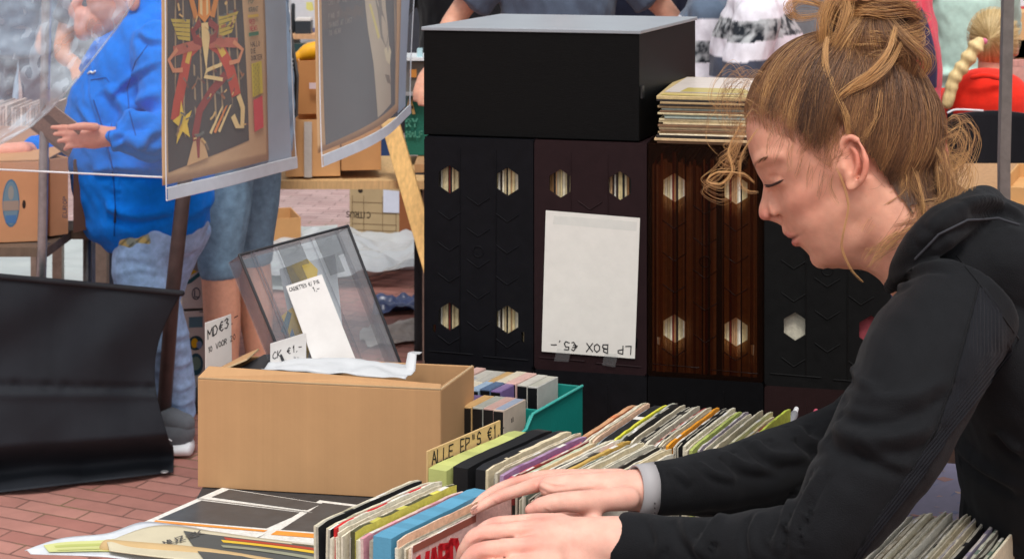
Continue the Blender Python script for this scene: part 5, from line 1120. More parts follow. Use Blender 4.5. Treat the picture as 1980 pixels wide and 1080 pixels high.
    if head:
        for s in (-1, 1):
            e = MB(); e.ell(o+ex_*.031*k*s+ey_*.083*k+ez_*.018*k, ex_*.013*k, ey_*.012*k, ez_*.007*k, rgb(60, 45, 40), 10, 8); e.build('eye', gloss, root)
        h_ = MB(); g = {'short': 1.0, 'long': 1.0, 'bun': 1.0, 'braid': 1.02}[hairstyle]
        h_.ell(o+ez_*.038*k-ey_*.018*k, ex_*.087*k*g, ey_*.098*k, ez_*.104*k, hair_c)
        if hairstyle == 'long': h_.tube([o+ez_*.05*k-ey_*.06*k, o-ez_*.08*k-ey_*.075*k, o-ez_*.2*k-ey_*.07*k], [(K_(.085), K_(.05)), (K_(.09), K_(.045)), (K_(.07), K_(.03))], hair_c, ref=rf)
        hm_ = remesh(h_, .006, 2)
        hv = np.empty(len(hm_.vertices)*3, 'f'); hm_.vertices.foreach_get('co', hv); hv = hv.reshape(-1, 3); hv += np.array([mnoise.noise(Vector(p)*60) for p in hv], 'f')[:, None]*.0015*(hv-O_)/(.1)
        hm_.vertices.foreach_set('co', hv.ravel()); recolor(hm_, flat(hair_c)); meshobj('hair', hm_, hairm, root)
    # shirt
    ch2 = [((0, 0, .83+dz), .135*w, .170*w)]+chest if not seated else chest
    b = MB(); b.tube([L(p) for p, _, _ in ch2], [(K_(w_+.012 if p[2] < 1.44+dz else w_*.8+.012), K_(a_+.014 if p[2] < 1.44+dz else a_+.008)) for i, (p, a_, w_) in enumerate(ch2)], (1, 1, 1), seg=24, ref=rf, cap=.25)
    if skirt: b.tube([L((0, 0, .95+dz)), L((0, 0, skirt))], [(K_(.17*w), K_(.15*w)), (K_(.20*w), K_(.18*w))], (1, 1, 1), seg=24, ref=rf, cap=.2)
    for ar in arms:
        A_ = [L(p) for p in ar]; b.tube([L((ar[0][0]*.55, ar[0][1], ar[0][2]+.015)), A_[0]], [K_(.07), K_(.066)], (1, 1, 1), seg=12)
        if sleeve == 'short': b.tube([A_[0], A_[0].lerp(A_[1], .62)], [K_(.062*w), K_(.066*w)], (1, 1, 1), seg=14, cap=.2)
        else: b.tube([A_[0], A_[0].lerp(A_[1], .9), A_[1], A_[1].lerp(A_[2], .5), A_[1].lerp(A_[2], .93)], [K_(.062*w), K_(.054*w), K_(.062*w), K_(.050*w), K_(.037*w)], (1, 1, 1), seg=14, cap=.3)
    me = remesh(b, vox, 2); n = len(me.vertices); cv = np.empty(n*3, 'f'); me.vertices.foreach_get('co', cv); cv = cv.reshape(-1, 3); nn_ = np.empty(n*3, 'f'); me.vertices.foreach_get('normal', nn_); nn_ = nn_.reshape(-1, 3)
    ds = np.array([mnoise.fractal(Vector((p[0]*9+p[2]*3, p[1]*9, p[2]*5)), .9, 2, 3) for p in cv], 'f'); cv += nn_*ds[:, None]*.012; me.vertices.foreach_set('co', cv.ravel()); me.update()
    recolor(me, shirt if callable(shirt) else flat(shirt)); sh = meshobj('shirt', me, cloth, root)
    b = MB(); legs(b, .012, (1, 1, 1), .12 if shorts else .97); b.tube([L((0, 0, .88+dz)), L((0, 0, .97+dz))], [(K_(.145*w), K_(.125*w))]*2, (1, 1, 1), seg=20, ref=rf, cap=.6)
    me = remesh(b, vox, 2); recolor(me, flat(legs_c)); meshobj('shorts' if shorts else 'trousers', me, denim if legs_c[2] > legs_c[0]*1.15 else cloth, root)
    for l in lg:
        e_ = Vector(l[2]); sb = MB(); sb.tube([L((e_.x, e_.y-.05, .045), False), L((e_.x, e_.y+.06, .045), False), L((e_.x*1.15, e_.y+.17, .035), False)], [(K_(.038), K_(.042)), (K_(.040), K_(.042)), (K_(.042), K_(.028))], shoes, ref=rf, seg=14); sb.build('shoe', rubber, root)
    return root, L, k
# ------------------------------------------------------------------ black screen cloth at the left, its pole, the clear sheets
BLK = rgb(36, 39, 45)
tarp = mat('black_tarpaulin', rough=.72, spec=.22, var=.15, vscale=8, bump=.35, bscale=26)
tl, tr_ = P(-60, 528, 4.78), P(352, 566, 4.92); blk = thing('black_screen', G(100, 940), 'black tarpaulin screen hanging to the bricks with an eyelet in its corner', 'tarpaulin')
def scr(a, t):
    u0 = -60+412*a; v0 = 528+38*a; u1 = -60+395*a*(1) ; v1 = 958-46*a
    if a > .9: u1 += 0
    bow = (-38*math.sin(math.pi*t)**1.0)*(a**6)*(1-t)*.9-28*(a**8)*math.sin(math.pi*min(1, t*1.1)); u = u0+(u1-u0)*t**1.2+bow*(1 if t < .85 else .4); v = v0+(v1-v0)*t
    d = 4.80+.13*a-.05*t
    f = .012*math.sin(u*.021+t*1.5)*(.3+t)+.02*mnoise.noise(Vector((u*.012, v*.006, 1)))+.008*math.exp(-((t-.50-.03*a)/.022)**2)*(1+mnoise.noise(Vector((u*.05, 0, 4))))-.005*math.exp(-((t-.545-.03*a)/.02)**2)
    f += .02*mnoise.noise(Vector((u*.006+v*.008, v*.004, 7)))
    p = P(u, v, d+f)
    if t > .78:
        g = G(u, v, .010+.010*abs(math.sin(u*.02))); q = min(1, (t-.78)/.2); q = q*q*(3-2*q); p = p.lerp(g, q)
    return p
b = MB(); b.grid(scr, 90, 70, BLK); b.build('screen_cloth', tarp, blk, fix=False, solid=.002)
b = MB(); b.tube([scr(i/40, 0)+Vector((0, -.004, 0)) for i in range(41)], [.009]*41, rgb(40, 40, 44), seg=8, sub=1); b.build('hem', tarp, blk)
b = MB(); e = G(318, 911, .02); b.ell(e, (.012, 0, 0), (0, .012, 0), (0, 0, .003), rgb(190, 190, 190)); b.build('eyelet', metal, blk)
b = MB(); p0, p1 = P(355, 372, 4.98), P(334, 560, 4.98); dv = (p0-p1); b.tube([p1-dv*1.9+Vector((-.02, .22, 0)), p1, p0+dv*.9], [.022, .022, .022], rgb(70, 56, 54), seg=10, sub=1, cap=.1)
tag(b.build('dark_pole', mat('dark_painted_wood', rough=.5, spec=.4, var=.35, vscale=22, bump=.3, bscale=60)), 'dark leaning wooden pole at the right end of the black screen', 'pole')
rt = thing('screen_frame', P(40, 520, 4.98), 'grey metal frame carrying the banana boxes behind the black screen', 'table frame')
GM = rgb(120, 118, 116)
def bar(a, b2, r, nm='bar', c=GM, parent=rt, m=metal): b = MB(); b.tube([a, b2], [r, r], c, seg=10, sub=1, cap=.1); return b.build(nm, m, parent)
zb_ = .690
for (x, y) in ((-1.80, 4.99), (-1.42, 4.99), (-1.80, 5.3), (-1.36, 5.3)): bar(Vector((x, y, 0)), Vector((x, y, zb_-.02)), .014, 'leg')
b = MB(); b.box((-2.3, 4.92, zb_-.03), (.92, 0, 0), (0, .26, 0), (0, 0, .028), rgb(110, 92, 78)); b.build('shelf_board', wood, rt)
b = MB(); b.box((-2.3, 5.18, zb_-.03), (1.00, 0, 0), (0, .16, 0), (0, 0, .028), rgb(110, 92, 78)); b.build('shelf_board', wood, rt)
bar(P(0, 482, 5.0), P(95, 482, 4.97), .02, 'rail')
b = MB(); b.tube([P(92, -260, 4.88), P(90, 0, 4.88), P(82, 470, 4.90), P(80, 540, 4.93), Vector((P(78, 600, 5.15).x, 5.15, .0))], [.0145]*5, rgb(170, 176, 180), seg=12, sub=1)
tag(b.build('stall_pole', metal), 'slim galvanised stall pole in front of the banana boxes at the far left', 'pole')
# banana boxes
bcm = mat('box_board', rough=.8, spec=.2, var=.10, vscale=9, bump=.12, bscale=70)
def bbox(name, label, fl, fr, dep, h, c, cat='box', group=None, th=.006, lid=False):
    fl, fr = Vector(fl), Vector(fr); fr.z = fl.z; ex = fr-fl; n = Vector((-ex.y, ex.x, 0)).normalized()
    if n.y < 0: n = -n
    return openbox(name, label, cat, fl, fr, fl+n*dep, h, c, bcm, th, group=group)
BX = rgb(196, 142, 104)
r1, *f1 = bbox('banana_box', 'brown banana box with a blue oval emblem at the far left', P(-70, 472, 4.95), P(88, 466, 5.0), .36, .240, BX)
f1l, f1r = P(-70, 472, 4.95), P(88, 466, 5.0); f1r.z = f1l.z; q = [f1l, f1r, f1r+Vector((0, 0, .24)), f1l+Vector((0, 0, .24))]
b = MB()
ov = lambda ca, ct, ra, rt_: [(ca+ra*math.cos(t), ct+rt_*math.sin(t)) for t in np.linspace(0, 6.283, 29)[:-1]]
decal(b, q, ov(.575, .49, .105, .30), rgb(70, 112, 140), .0008); decal(b, q, ov(.575, .49, .092, .275), rgb(104, 130, 146), .0012); decal(b, q, rect(.478, .40, .672, .52), rgb(150, 132, 120), .0016); decal(b, q, ov(.575, .62, .035, .09), rgb(140, 140, 136), .0016); decal(b, q, rect(.51, .24, .64, .34), rgb(70, 112, 160), .0016)
decal(b, q, ov(.735, .47, .022, .055), rgb(40, 30, 26), .0008); b.build('print', ink, r1)
b = MB(); b.box(f1l+Vector((.0, .01, .241)), f1r-f1l, (0, .34, 0), (0, 0, .004), rgb(200, 150, 108)); b.build('lid', bcm, r1)
r2, *_ = bbox('banana_box', 'brown cardboard box with sideways blue lettering beside the man in blue', P(97, 457, 5.04), P(132, 455, 5.08), .26, .235, BX)
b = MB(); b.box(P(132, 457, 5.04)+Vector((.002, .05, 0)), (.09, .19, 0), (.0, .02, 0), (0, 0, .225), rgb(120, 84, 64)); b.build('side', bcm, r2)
b = MB(); write(b, 'EUROP', P(130, 420, 5.03), Vector((0, 0, 1)), Vector((-1, 0, 0)), .012, rgb(70, 76, 96), w=.16, narrow=.9, off=.004); b.build('print', ink, r2)
# two white fruit cartons stacked on the ground
for nm, lb, v0, v1, z0, z1 in (('fruit_carton', 'white carton with a yellow and teal pattern, upper of the stacked pair', 402, 588, .335, .66), ('fruit_carton', 'white carton with round fruit stickers, lower of the stacked pair', 588, 770, .0, .33)):
    a_, c_ = P(352, 700, 5.62), P(462, 700, 5.66); a_.z = c_.z = z0
    rr, *_ = bbox(nm, lb, a_, c_, .35, z1-z0-.004, rgb(206, 202, 196)); q = [a_, c_, c_+Vector((0, 0, z1-z0)), a_+Vector((0, 0, z1-z0))]; b = MB(); YL, TE = rgb(226, 182, 20), rgb(40, 96, 104)
    if z0 > .1:
        decal(b, q, [(0, .30), (.12, .34), (.38, .42), (.74, .72), (.72, .86), (.1, .92), (0, .9)], YL, .001); decal(b, q, [(0, .56), (.2, .62), (.74, .80), (.74, .85), (.2, .68), (0, .62)], TE, .0014)
        decal(b, q, [(0, .28), (.14, .31), (.62, .52), (.74, .60), (.74, .55), (.5, .42), (.16, .27), (0, .24)], TE, .0014); decal(b, q, [(0, .90), (.3, .95), (.7, .90), (.7, .86), (.3, .91), (0, .87)], TE, .0014); decal(b, q, ov(.30, .46, .13, .075), rgb(150, 146, 140), .0018)
        ring_ = ov(.245, .155, .075, .065); 
        for i_ in range(28): x0_, x1_ = ring_[i_], ring_[(i_+1) % 28]; decal(b, q, [x0_, x1_, ((x1_[0]-.245)*.8+.245, (x1_[1]-.155)*.8+.155), ((x0_[0]-.245)*.8+.245, (x0_[1]-.155)*.8+.155)], rgb(50, 60, 80), .001)
        write(b, 'L', bil(q, .22, .12), q[1]-q[0], q[3]-q[0], .022, rgb(50, 60, 80), w=.16, off=.001)
        decal(b, q, rect(.64, .05, .95, .09), rgb(160, 170, 180), .001)
    else:
        decal(b, q, rect(.12, .82, .36, .93), rgb(90, 130, 146), .001); decal(b, q, ov(.24, .66, .13, .075), rgb(30, 70, 80), .001); decal(b, q, ov(.22, .66, .06, .05), YL, .0014); decal(b, q, ov(.30, .64, .05, .04), rgb(120, 150, 190), .0014); decal(b, q, ov(.24, .44, .13, .115), rgb(40, 84, 100), .001); decal(b, q, ov(.24, .45, .09, .07), rgb(110, 140, 130), .0014)
        decal(b, q, rect(.3, .97, .9, .985), rgb(120, 116, 112), .001)
    b.build('print', ink, rr)
# ------------------------------------------------------------------ the man in the blue fleece
BLU = rgb(10, 122, 232)
man = thing('person', (-1.04, 5.05, 0), 'person in a bright blue fleece and light jeans reading a record sleeve at the left', 'person')
MD_ = 5.03
def mt(b, st, c, seg=22, cap=1., ref=(0, 1, 0)): b.tube([P(u, v, d+.2) for u, v, d, r, *w in st], [((w[0] if w else r)*d/FPX, r*d/FPX) for u, v, d, r, *w in st], c, seg=seg, cap=cap, ref=ref)
ms = rgb(226, 160, 140); b = MB()
mt(b, [(290, 400, 5.03, 40), (275, 320, 5.03, 80), (270, 200, 5.03, 85), (300, 80, 5.03, 70), (285, 20, 5.03, 50)], ms)
mt(b, [(290, 30, 5.03, 42), (262, -10, 5.03, 38)], ms)
b.ell(P(228, -8, 5.23), Vector((.098, 0, .02)), (0, .085, 0), (-.02, 0, .125), ms); b.ell(P(196, 40, 5.23), (.055, 0, 0), (0, .055, 0), (0, 0, .06), ms)
mt(b, [(152, -2, 5.03, 10), (142, 22, 5.03, 11), (150, 30, 5.03, 9)], ms); mt(b, [(160, 30, 5.03, 18), (163, 60, 5.03, 20)], ms)
b.ell(P(258, 2, 5.135), (.022, 0, 0), (0, .012, 0), (0, 0, .034), ms, 12, 8)
mt(b, [(300, 120, 4.88, 30), (325, 240, 4.82, 28), (250, 262, 4.72, 22), (205, 264, 4.66, 19)], ms)
mt(b, [(260, 130, 5.20, 30), (190, 240, 5.28, 26), (90, 290, 5.10, 20), (40, 290, 4.98, 17)], ms)
# hand holding the sleeve
mt(b, [(215, 264, 4.66, 20), (180, 264, 4.64, 25), (150, 262, 4.63, 22)], ms, ref=(0, 0, 1))
for k, (u, v) in enumerate(((101, 246), (106, 259), (113, 273), (126, 288))): mt(b, [(160, 250+k*10, 4.62, 7), (135, (250+k*10)*.5+v*.5-2, 4.61, 6), (u, v, 4.62, 4.6)], ms, seg=10)
mt(b, [(185, 246, 4.60, 9), (160, 244, 4.58, 8.5), (135, 246, 4.58, 6.5)], ms, seg=10)
mt(b, [(45, 290, 4.98, 17), (10, 292, 4.96, 16), (-30, 296, 4.95, 10)], ms)
for k in range(4): mt(b, [(0, 284+6*k, 4.96, 6), (-35, 288+6*k, 4.95, 6), (-55, 296+5*k, 4.95, 5)], ms, seg=8)
LEGN = [(292, 490, 4.96, 44), (278, 540, 4.95, 40), (318, 660, 4.99, 32), (340, 790, 5.02, 26), (334, 850, 5.04, 25)]
LEGF = [(330, 490, 5.14, 44), (300, 560, 5.14, 40), (262, 680, 5.16, 38), (262, 800, 5.18, 26), (262, 850, 5.2, 24)]
mt(b, LEGN, ms); mt(b, LEGF, ms)
mm = remesh(b, .0045, 2); recolor(mm, flat(ms)); meshobj('body', mm, skin, man)
b = MB()
mt(b, [(304, 446, MD_, 108, 92), (294, 408, MD_, 136, 112), (274, 320, MD_, 146, 118), (262, 220, MD_, 138, 118), (276, 140, MD_, 118, 112), (302, 70, MD_, 84, 108), (318, 20, MD_, 52, 76)], BLU, 30, .35)
mt(b, [(308, 60, MD_, 70, 70), (290, 10, MD_, 56, 60), (272, -14, MD_, 50, 54)], BLU, 24, .3)
mt(b, [(312, 70, 4.90, 60), (318, 130, 4.85, 62), (330, 215, 4.80, 58), (300, 258, 4.74, 50), (255, 264, 4.68, 40), (222, 265, 4.665, 33)], BLU, 22, .3)
mt(b, [(300, 90, 5.16, 54), (230, 200, 5.28, 46), (150, 275, 5.25, 36), (90, 285, 5.10, 27), (62, 286, 5.03, 24)], BLU, 20, .3)
m0 = None
JF = []
for pl, r in ([(222, 420), (224, 360), (215, 300), (195, 240), (175, 180), (178, 130)], 2.2), ([(208, 190), (250, 150), (300, 120)], 4), ([(205, 165), (240, 205), (262, 250)], 6), ([(250, 215), (285, 190), (312, 182)], 8), ([(225, 232), (262, 232), (300, 222)], 8), ([(262, 284), (280, 262), (310, 240)], 7), ([(238, 240), (262, 275), (300, 290)], 6), ([(150, 200), (200, 260), (240, 240)], 5), ([(180, 330), (230, 322), (300, 330)], 5), ([(205, 400), (260, 415), (330, 405)], 6), ([(215, 240), (212, 265), (220, 290)], 5), ([(270, 60), (290, 75), (312, 78)], 4), ([(200, 60), (170, 110), (150, 150)], 4):
    JF.append((pl, r*1.3))
m1 = remesh(b, .0062, 2); n = len(m1.vertices); cv = np.empty(n*3, 'f'); m1.vertices.foreach_get('co', cv); cv = cv.reshape(-1, 3); nn_ = np.empty(n*3, 'f'); m1.vertices.foreach_get('normal', nn_); nn_ = nn_.reshape(-1, 3)
cv += nn_*np.array([mnoise.fractal(Vector((p[0]*7+p[2]*6, p[1]*7, p[2]*5-p[0]*4)), .9, 2, 3) for p in cv], 'f')[:, None]*.013; m1.vertices.foreach_set('co', cv.ravel()); m1.update(); folds(m1, JF, .016, .016); recolor(m1, flat(BLU)); jk = meshobj('fleece_jacket', m1, fleece, man); bj = bvh_of(m1)
for pl, r, c_ in (([(221, 455), (223, 400), (221, 350), (213, 300), (196, 240), (178, 185)], .0022, rgb(6, 76, 160)), ([(262, 262), (250, 215), (246, 170), (262, 120), (290, 82)], .0016, rgb(6, 80, 170)), ([(216, 240), (210, 262), (218, 288)], .0018, rgb(6, 80, 170)), ([(176, 155), (205, 150), (212, 160)], .0014, rgb(6, 80, 170))):
    bb = MB(); pts = [hit(bj, a[0]+(c2[0]-a[0])*t/6, a[1]+(c2[1]-a[1])*t/6, .001) for a, c2 in zip(pl, pl[1:]) for t in range(6)]; pts = [p for p in pts if p is not None]; bb.tube(pts, [r]*len(pts), c_, seg=6, sub=1); bb.build('seam', fleece, jk)
bb = MB(); pts = [hit(bj, u, v, .002) for u, v in ((172, 142), (176, 139), (180, 141), (185, 138))]; pts = [p for p in pts if p is not None]
if len(pts) > 1: bb.tube(pts, [.0035]*len(pts), rgb(225, 235, 245), seg=6); bb.build('chest_emblem', fleece, jk)
bb = MB(); p = hit(bj, 222, 406, .004)
if p: bb.tube([p, p+Vector((0, -.004, -.035))], [.003, .004], rgb(40, 50, 80), seg=8, sub=1); bb.build('zip_pull', metal, jk)
b = MB(); mt(b, [(300, 440, 5.02, 88, 78), (262, 462, 4.95, 74, 64), (240, 474, 4.92, 48, 42)], (1, 1, 1), 24, .3); mm = remesh(b, .008, 2)
rnp = lambda co: np.where((np.sin(co[:, 0]*90+co[:, 2]*60) > .2)[:, None], np.array([rgb(206, 186, 120)]), np.array([rgb(150, 160, 150)]))*np.where((np.sin(co[:, 0]*170-co[:, 2]*210) > .75)[:, None], .35, 1.)
recolor(mm, rnp); meshobj('patterned_shirt', mm, cloth, man)
JN = rgb(158, 188, 228)
b = MB(); mt(b, [(296, 450, 4.98, 66), (274, 520, 4.95, 60), (306, 630, 4.96, 56), (332, 720, 5.0, 45), (343, 804, 5.03, 37)], JN, 22, .25); mt(b, [(350, 425, 5.12, 66), (305, 540, 5.14, 58), (262, 680, 5.16, 46), (262, 800, 5.18, 36)], JN, 22, .25); mt(b, [(310, 425, 5.04, 100, 80), (310, 465, 5.04, 88, 80)], JN, 24, .5)
for pl in ([(225, 505), (262, 500), (300, 512)], [(300, 640), (330, 652), (360, 640)], [(310, 700), (340, 712), (370, 700)], [(318, 745), (345, 752), (372, 742)], [(345, 600), (352, 680), (350, 790)]): 
    pass
mm = remesh(b, .007, 2); n = len(mm.vertices); cv = np.empty(n*3, 'f'); mm.vertices.foreach_get('co', cv); cv = cv.reshape(-1, 3); nn_ = np.empty(n*3, 'f'); mm.vertices.foreach_get('normal', nn_); nn_ = nn_.reshape(-1, 3)
cv += nn_*np.array([mnoise.fractal(Vector((p[0]*8, p[1]*8, p[2]*16)), .9, 2, 2) for p in cv], 'f')[:, None]*.004; mm.vertices.foreach_set('co', cv.ravel()); mm.update(); folds(mm, [([(222, 500), (262, 496), (310, 512)], 6), ([(225, 530), (270, 520), (320, 530)], 5), ([(322, 640), (345, 650), (372, 640)], 6), ([(322, 690), (345, 706), (372, 694)], 6), ([(330, 745), (348, 752), (372, 742)], 5), ([(330, 775), (350, 782), (374, 772)], 5)], .0055, .012); recolor(mm, flat(JN)); meshobj('jeans', mm, denim, man)
def shoe(u, v, d, root):
    o = P(u, v, d); o.z = 0; s_ = d/FPX; b = MB()
    b.tube([o+Vector((.0, 0, .075)), o+Vector((-.10, 0, .07)), o+Vector((-.2, 0, .05)), o+Vector((-.265, 0, .04))], [(.040, .048), (.042, .050), (.042, .036), (.03, .026)], rgb(100, 104, 110), ref=(0, 1, 0), seg=18); b.tube([o+Vector((.01, 0, .10)), o+Vector((-.04, 0, .115))], [(.036, .03), (.036, .036)], rgb(100, 104, 110), ref=(0, 1, 0)); up_ = b.build('shoe', cloth, root)
    b = MB(); b.tube([o+Vector((.025, 0, .028)), o+Vector((-.1, 0, .022)), o+Vector((-.27, 0, .018))], [(.044, .024), (.047, .018), (.036, .015)], rgb(232, 234, 238), ref=(0, 1, 0), seg=18, cap=.5); b.build('sole', rubber, up_)
    b = MB(); c0 = o+Vector((-.085, -.050, .056))
    for dx in (0, .028): b.tube([c0+Vector((dx, 0, 0)), c0+Vector((dx+.010, -.004, .018)), c0+Vector((dx+.016, -.003, .026)), c0+Vector((dx+.022, -.002, .016)), c0+Vector((dx+.034, .001, .006))], [.0022]*5, rgb(235, 235, 238), seg=6)
    b.build('logo', rubber, up_); return up_
shoe(352, 884, 5.13, man); shoe(262, 860, 5.27, man)
b = MB(); mt(b, [(333, 836, 5.02, 22), (334, 852, 5.02, 26)], rgb(150, 152, 158)); b.build('sock', cloth, man)
b = MB(); hq = P(228, -30, 5.23); b.ell(hq, (.105, 0, 0), (0, .095, 0), (0, 0, .10), rgb(190, 186, 180)); b.build('hair', hairm, man)
q = [P(55, 246, 4.90), P(132, 304, 4.86), P(158, 246, 4.78), P(92, 196, 4.82)]
rr = thing('record_sleeve', q[0], 'grey brown record sleeve held open by the person in blue', 'record'); n = (q[1]-q[0]).cross(q[3]-q[0]).normalized(); n = n if n.y < 0 else -n; b = MB(); b.prism(q, -n*.004, rgb(142, 120, 108)); b.build('cover', card, rr); b = MB(); decal(b, q, [(.1, .52), (.5, .48), (.62, .66), (.2, .7)], rgb(96, 82, 76), .001); decal(b, q, rect(.04, .04, .96, .10), rgb(110, 94, 86), .001); b.build('print', gloss, rr)
# person in shorts behind the posters
person(-.93, 5.66, R(70), 1.78, 'person in knee-length denim shorts standing behind the hanging posters', rgb(130, 160, 190), rgb(120, 152, 176), rgb(90, 80, 70), shoes=rgb(60, 60, 64), bulk=1.12, shorts=True, sleeve='long', arms=[[(-.2, 0, 1.38), (-.26, .06, 1.14), (-.2, .24, 1.05)], [(.2, 0, 1.38), (.27, .02, 1.12), (.23, .18, .98)]])
# ------------------------------------------------------------------ hanging posters in clear sleeves
sleevef = mat('poster_sleeve', rough=.22, spec=.7, var=.04, vscale=14, bump=.25, bscale=16, trans=.90, grz=.05)
KP = rgb(210, 174, 134)
def poster(px, label, art, curve=.0, kraft=.80, slf=None, kc=KP):
    TL, TR_, BR, BL = px; r = thing('poster', BL, label, 'poster')
    n = (TR_-TL).cross(BL-TL).normalized(); n = n if n.dot(CAMP-BL) > 0 else -n
    def S(a, t, off=0.): return TL*(1-a)*(1-t)+TR_*a*(1-t)+BR*a*t+BL*(1-a)*t+n*(off+curve*math.sin(math.pi*a)*(.3+t*.7)+.004*math.sin(a*7+t*5))
    b = MB(); b.grid(lambda a, t: S(.005+a*kraft, t*.955), 30, 30, kc); b.build('backing_paper', paper, r, fix=False, solid=.0008)
    b = MB()
    for k, (pl, c) in enumerate(art):
        c = tuple(min(.9, x_*1.38+.012) for x_ in c)
        # fan-filled shapes so that they follow the bend of the sheet
        cx_ = sum(p[0] for p in pl)/len(pl); cy_ = sum(p[1] for p in pl)/len(pl); off = .0012+.00006*k
        m = len(pl)
        if m == 4:
            b.grid(lambda a, t: S((pl[0][0]*(1-a)+pl[1][0]*a)*(1-t)+(pl[3][0]*(1-a)+pl[2][0]*a)*t, (pl[0][1]*(1-a)+pl[1][1]*a)*(1-t)+(pl[3][1]*(1-a)+pl[2][1]*a)*t, off), 10, 10, c, False); continue
        vs = [S(cx_, cy_, off)]
        for i in range(m):
            a0, a1 = pl[i], pl[(i+1) % m]
            for j in range(4): vs.append(S(a0[0]+(a1[0]-a0[0])*j/4, a0[1]+(a1[1]-a0[1])*j/4, off))
        N = 4*m; b.add(vs, [(0, 1+i, 1+(i+1) % N) for i in range(N)], c)
    b.build('artwork', ink, r, fix=False)
    b = MB(); b.grid(lambda a, t: S(a, t, .016), 30, 30, rgb(196, 204, 212)); b.build('clear_sleeve', slf or sleevef, r, fix=False)
    b = MB(); b.grid(lambda a, t: S(kraft+a*(1-kraft), t*.97, -.001), 10, 30, rgb(170, 186, 204)); b.build('sleeve_margin', mat('sleeve_margin', rough=.3, spec=.6, var=.08, vscale=9, bump=.3, bscale=14, trans=.10), r, fix=False)
    b = MB(); b.grid(lambda a, t: S(a, .962+.038*t, .017), 30, 2, rgb(198, 208, 218)); b.tube([S(i/20, .962, .014) for i in range(21)], [.0016]*21, rgb(230, 235, 240), seg=6, sub=1); b.tube([S(i/20, 1.0, .014) for i in range(21)], [.0016]*21, rgb(230, 235, 240), seg=6, sub=1); b.tube([S(0, i/20, .013) for i in range(21)], [.0016]*21, rgb(225, 230, 236), seg=6, sub=1); b.tube([S(1, i/20, .013) for i in range(21)], [.0014]*21, rgb(225, 230, 236), seg=6, sub=1); b.build('welded_hem', plastic, r, fix=False)
    return r, S, n
def arc(pts, w):
    L_ = []; R_ = []
    for i, (x, y) in enumerate(pts):
        x0, y0 = pts[max(i-1, 0)]; x1, y1 = pts[min(i+1, len(pts)-1)]; dx, dy = x1-x0, (y1-y0)*1.6; l_ = math.hypot(dx, dy) or 1; ww = w*(1 if not callable(w) else w(i/(len(pts)-1))); L_.append((x-dy/l_*ww, y+dx/l_*ww/1.6)); R_.append((x+dy/l_*ww, y-dx/l_*ww/1.6))
    return [([L_[i], L_[i+1], R_[i+1], R_[i]]) for i in range(len(pts)-1)]
vT = -230.; d1l, d1r = 4.0, 4.5
def vt(v, d): return ((v+230.)/(385+230.))
px1 = [P(304, vT, 4.0), P(542, vT, 4.5), P(567, 324, 4.5), P(316, 387, 4.0)]
Y = lambda v: (v-vT)/(375-vT)*.955
ART = [([(.045, Y(-120)), (.62, Y(-120)), (.635, Y(322)), (.045, Y(352))], rgb(66, 60, 56))]
for x in (.10, .16, .24, .29, .33, .38, .43, .50, .56): ART.append(([(x, Y(-60+random.uniform(0, 130))), (x+.012, Y(-60+random.uniform(0, 100))), (x+.012, Y(random.uniform(190, 290))), (x, Y(random.uniform(200, 300)))], rgb(150, 128, 96)))
RD, RD2, YE, CRM = rgb(176, 66, 44), rgb(130, 50, 42), rgb(202, 168, 66), rgb(214, 184, 128)
for pl in arc([(.30, Y(96)), (.20, Y(120)), (.16, Y(170)), (.12, Y(215)), (.10, Y(250))], .035): ART.append((pl, RD))
for pl in arc([(.34, Y(96)), (.44, Y(120)), (.50, Y(160)), (.53, Y(205)), (.54, Y(222))], .035): ART.append((pl, RD))
for pl in arc([(.30, Y(98)), (.22, Y(112)), (.19, Y(140))], .016): ART.append((pl, YE))
for pl in arc([(.35, Y(98)), (.43, Y(112)), (.465, Y(135))], .02): ART.append((pl, YE))
for pl in arc([(.47, Y(175)), (.36, Y(205)), (.27, Y(240)), (.235, Y(285)), (.25, Y(330))], .024): ART.append((pl, RD2))
for s in (-1, 1):
    for k in range(5): x0 = .325+s*.11; ART.append(([(x0, Y(52+9*k)), (x0+s*(.15-.012*k), Y(46+9*k)), (x0+s*(.14-.012*k), Y(53+9*k)), (x0, Y(60+9*k))], rgb(182, 160, 66)))
    for pl in arc([(.325+s*.03, Y(105)), (.325+s*.15, Y(108)), (.325+s*.24, Y(112))], .026): ART.append((pl, rgb(168, 92, 72)))
    for pl in arc([(.325+s*.21, Y(108)), (.325+s*.275, Y(128)), (.325+s*.24, Y(150)), (.325+s*.17, Y(152))], .012): ART.append((pl, rgb(196, 130, 92)))
    for pl in arc([(.325+s*.03, Y(60)), (.325+s*.09, Y(75)), (.325+s*.07, Y(95)), (.325, Y(104))], .02): ART.append((pl, RD2))
    for pl in arc([(.325+s*.06, Y(52)), (.325+s*.10, Y(10)), (.325+s*.14, Y(-50))], .018): ART.append((pl, rgb(190, 120, 50)))
ART += [([(.28, Y(12)), (.325, Y(-12)), (.37, Y(12)), (.375, Y(45)), (.325, Y(62)), (.275, Y(45))], rgb(206, 130, 50)), ([(.30, Y(62)), (.35, Y(62)), (.36, Y(95)), (.325, Y(160)), (.30, Y(95))], CRM), ([(.29, Y(8)), (.31, Y(0)), (.31, Y(48)), (.29, Y(42))], CRM), ([(.34, Y(0)), (.355, Y(8)), (.355, Y(44)), (.34, Y(48))], CRM)]
for pl in arc([(.44, Y(152)), (.33, Y(160)), (.31, Y(172)), (.40, Y(180)), (.44, Y(184))], .010): ART.append((pl, CRM))
for pl in arc([(.55, Y(222)), (.58, Y(250)), (.57, Y(290)), (.53, Y(285)), (.50, Y(262))], .017): ART.append((pl, CRM))
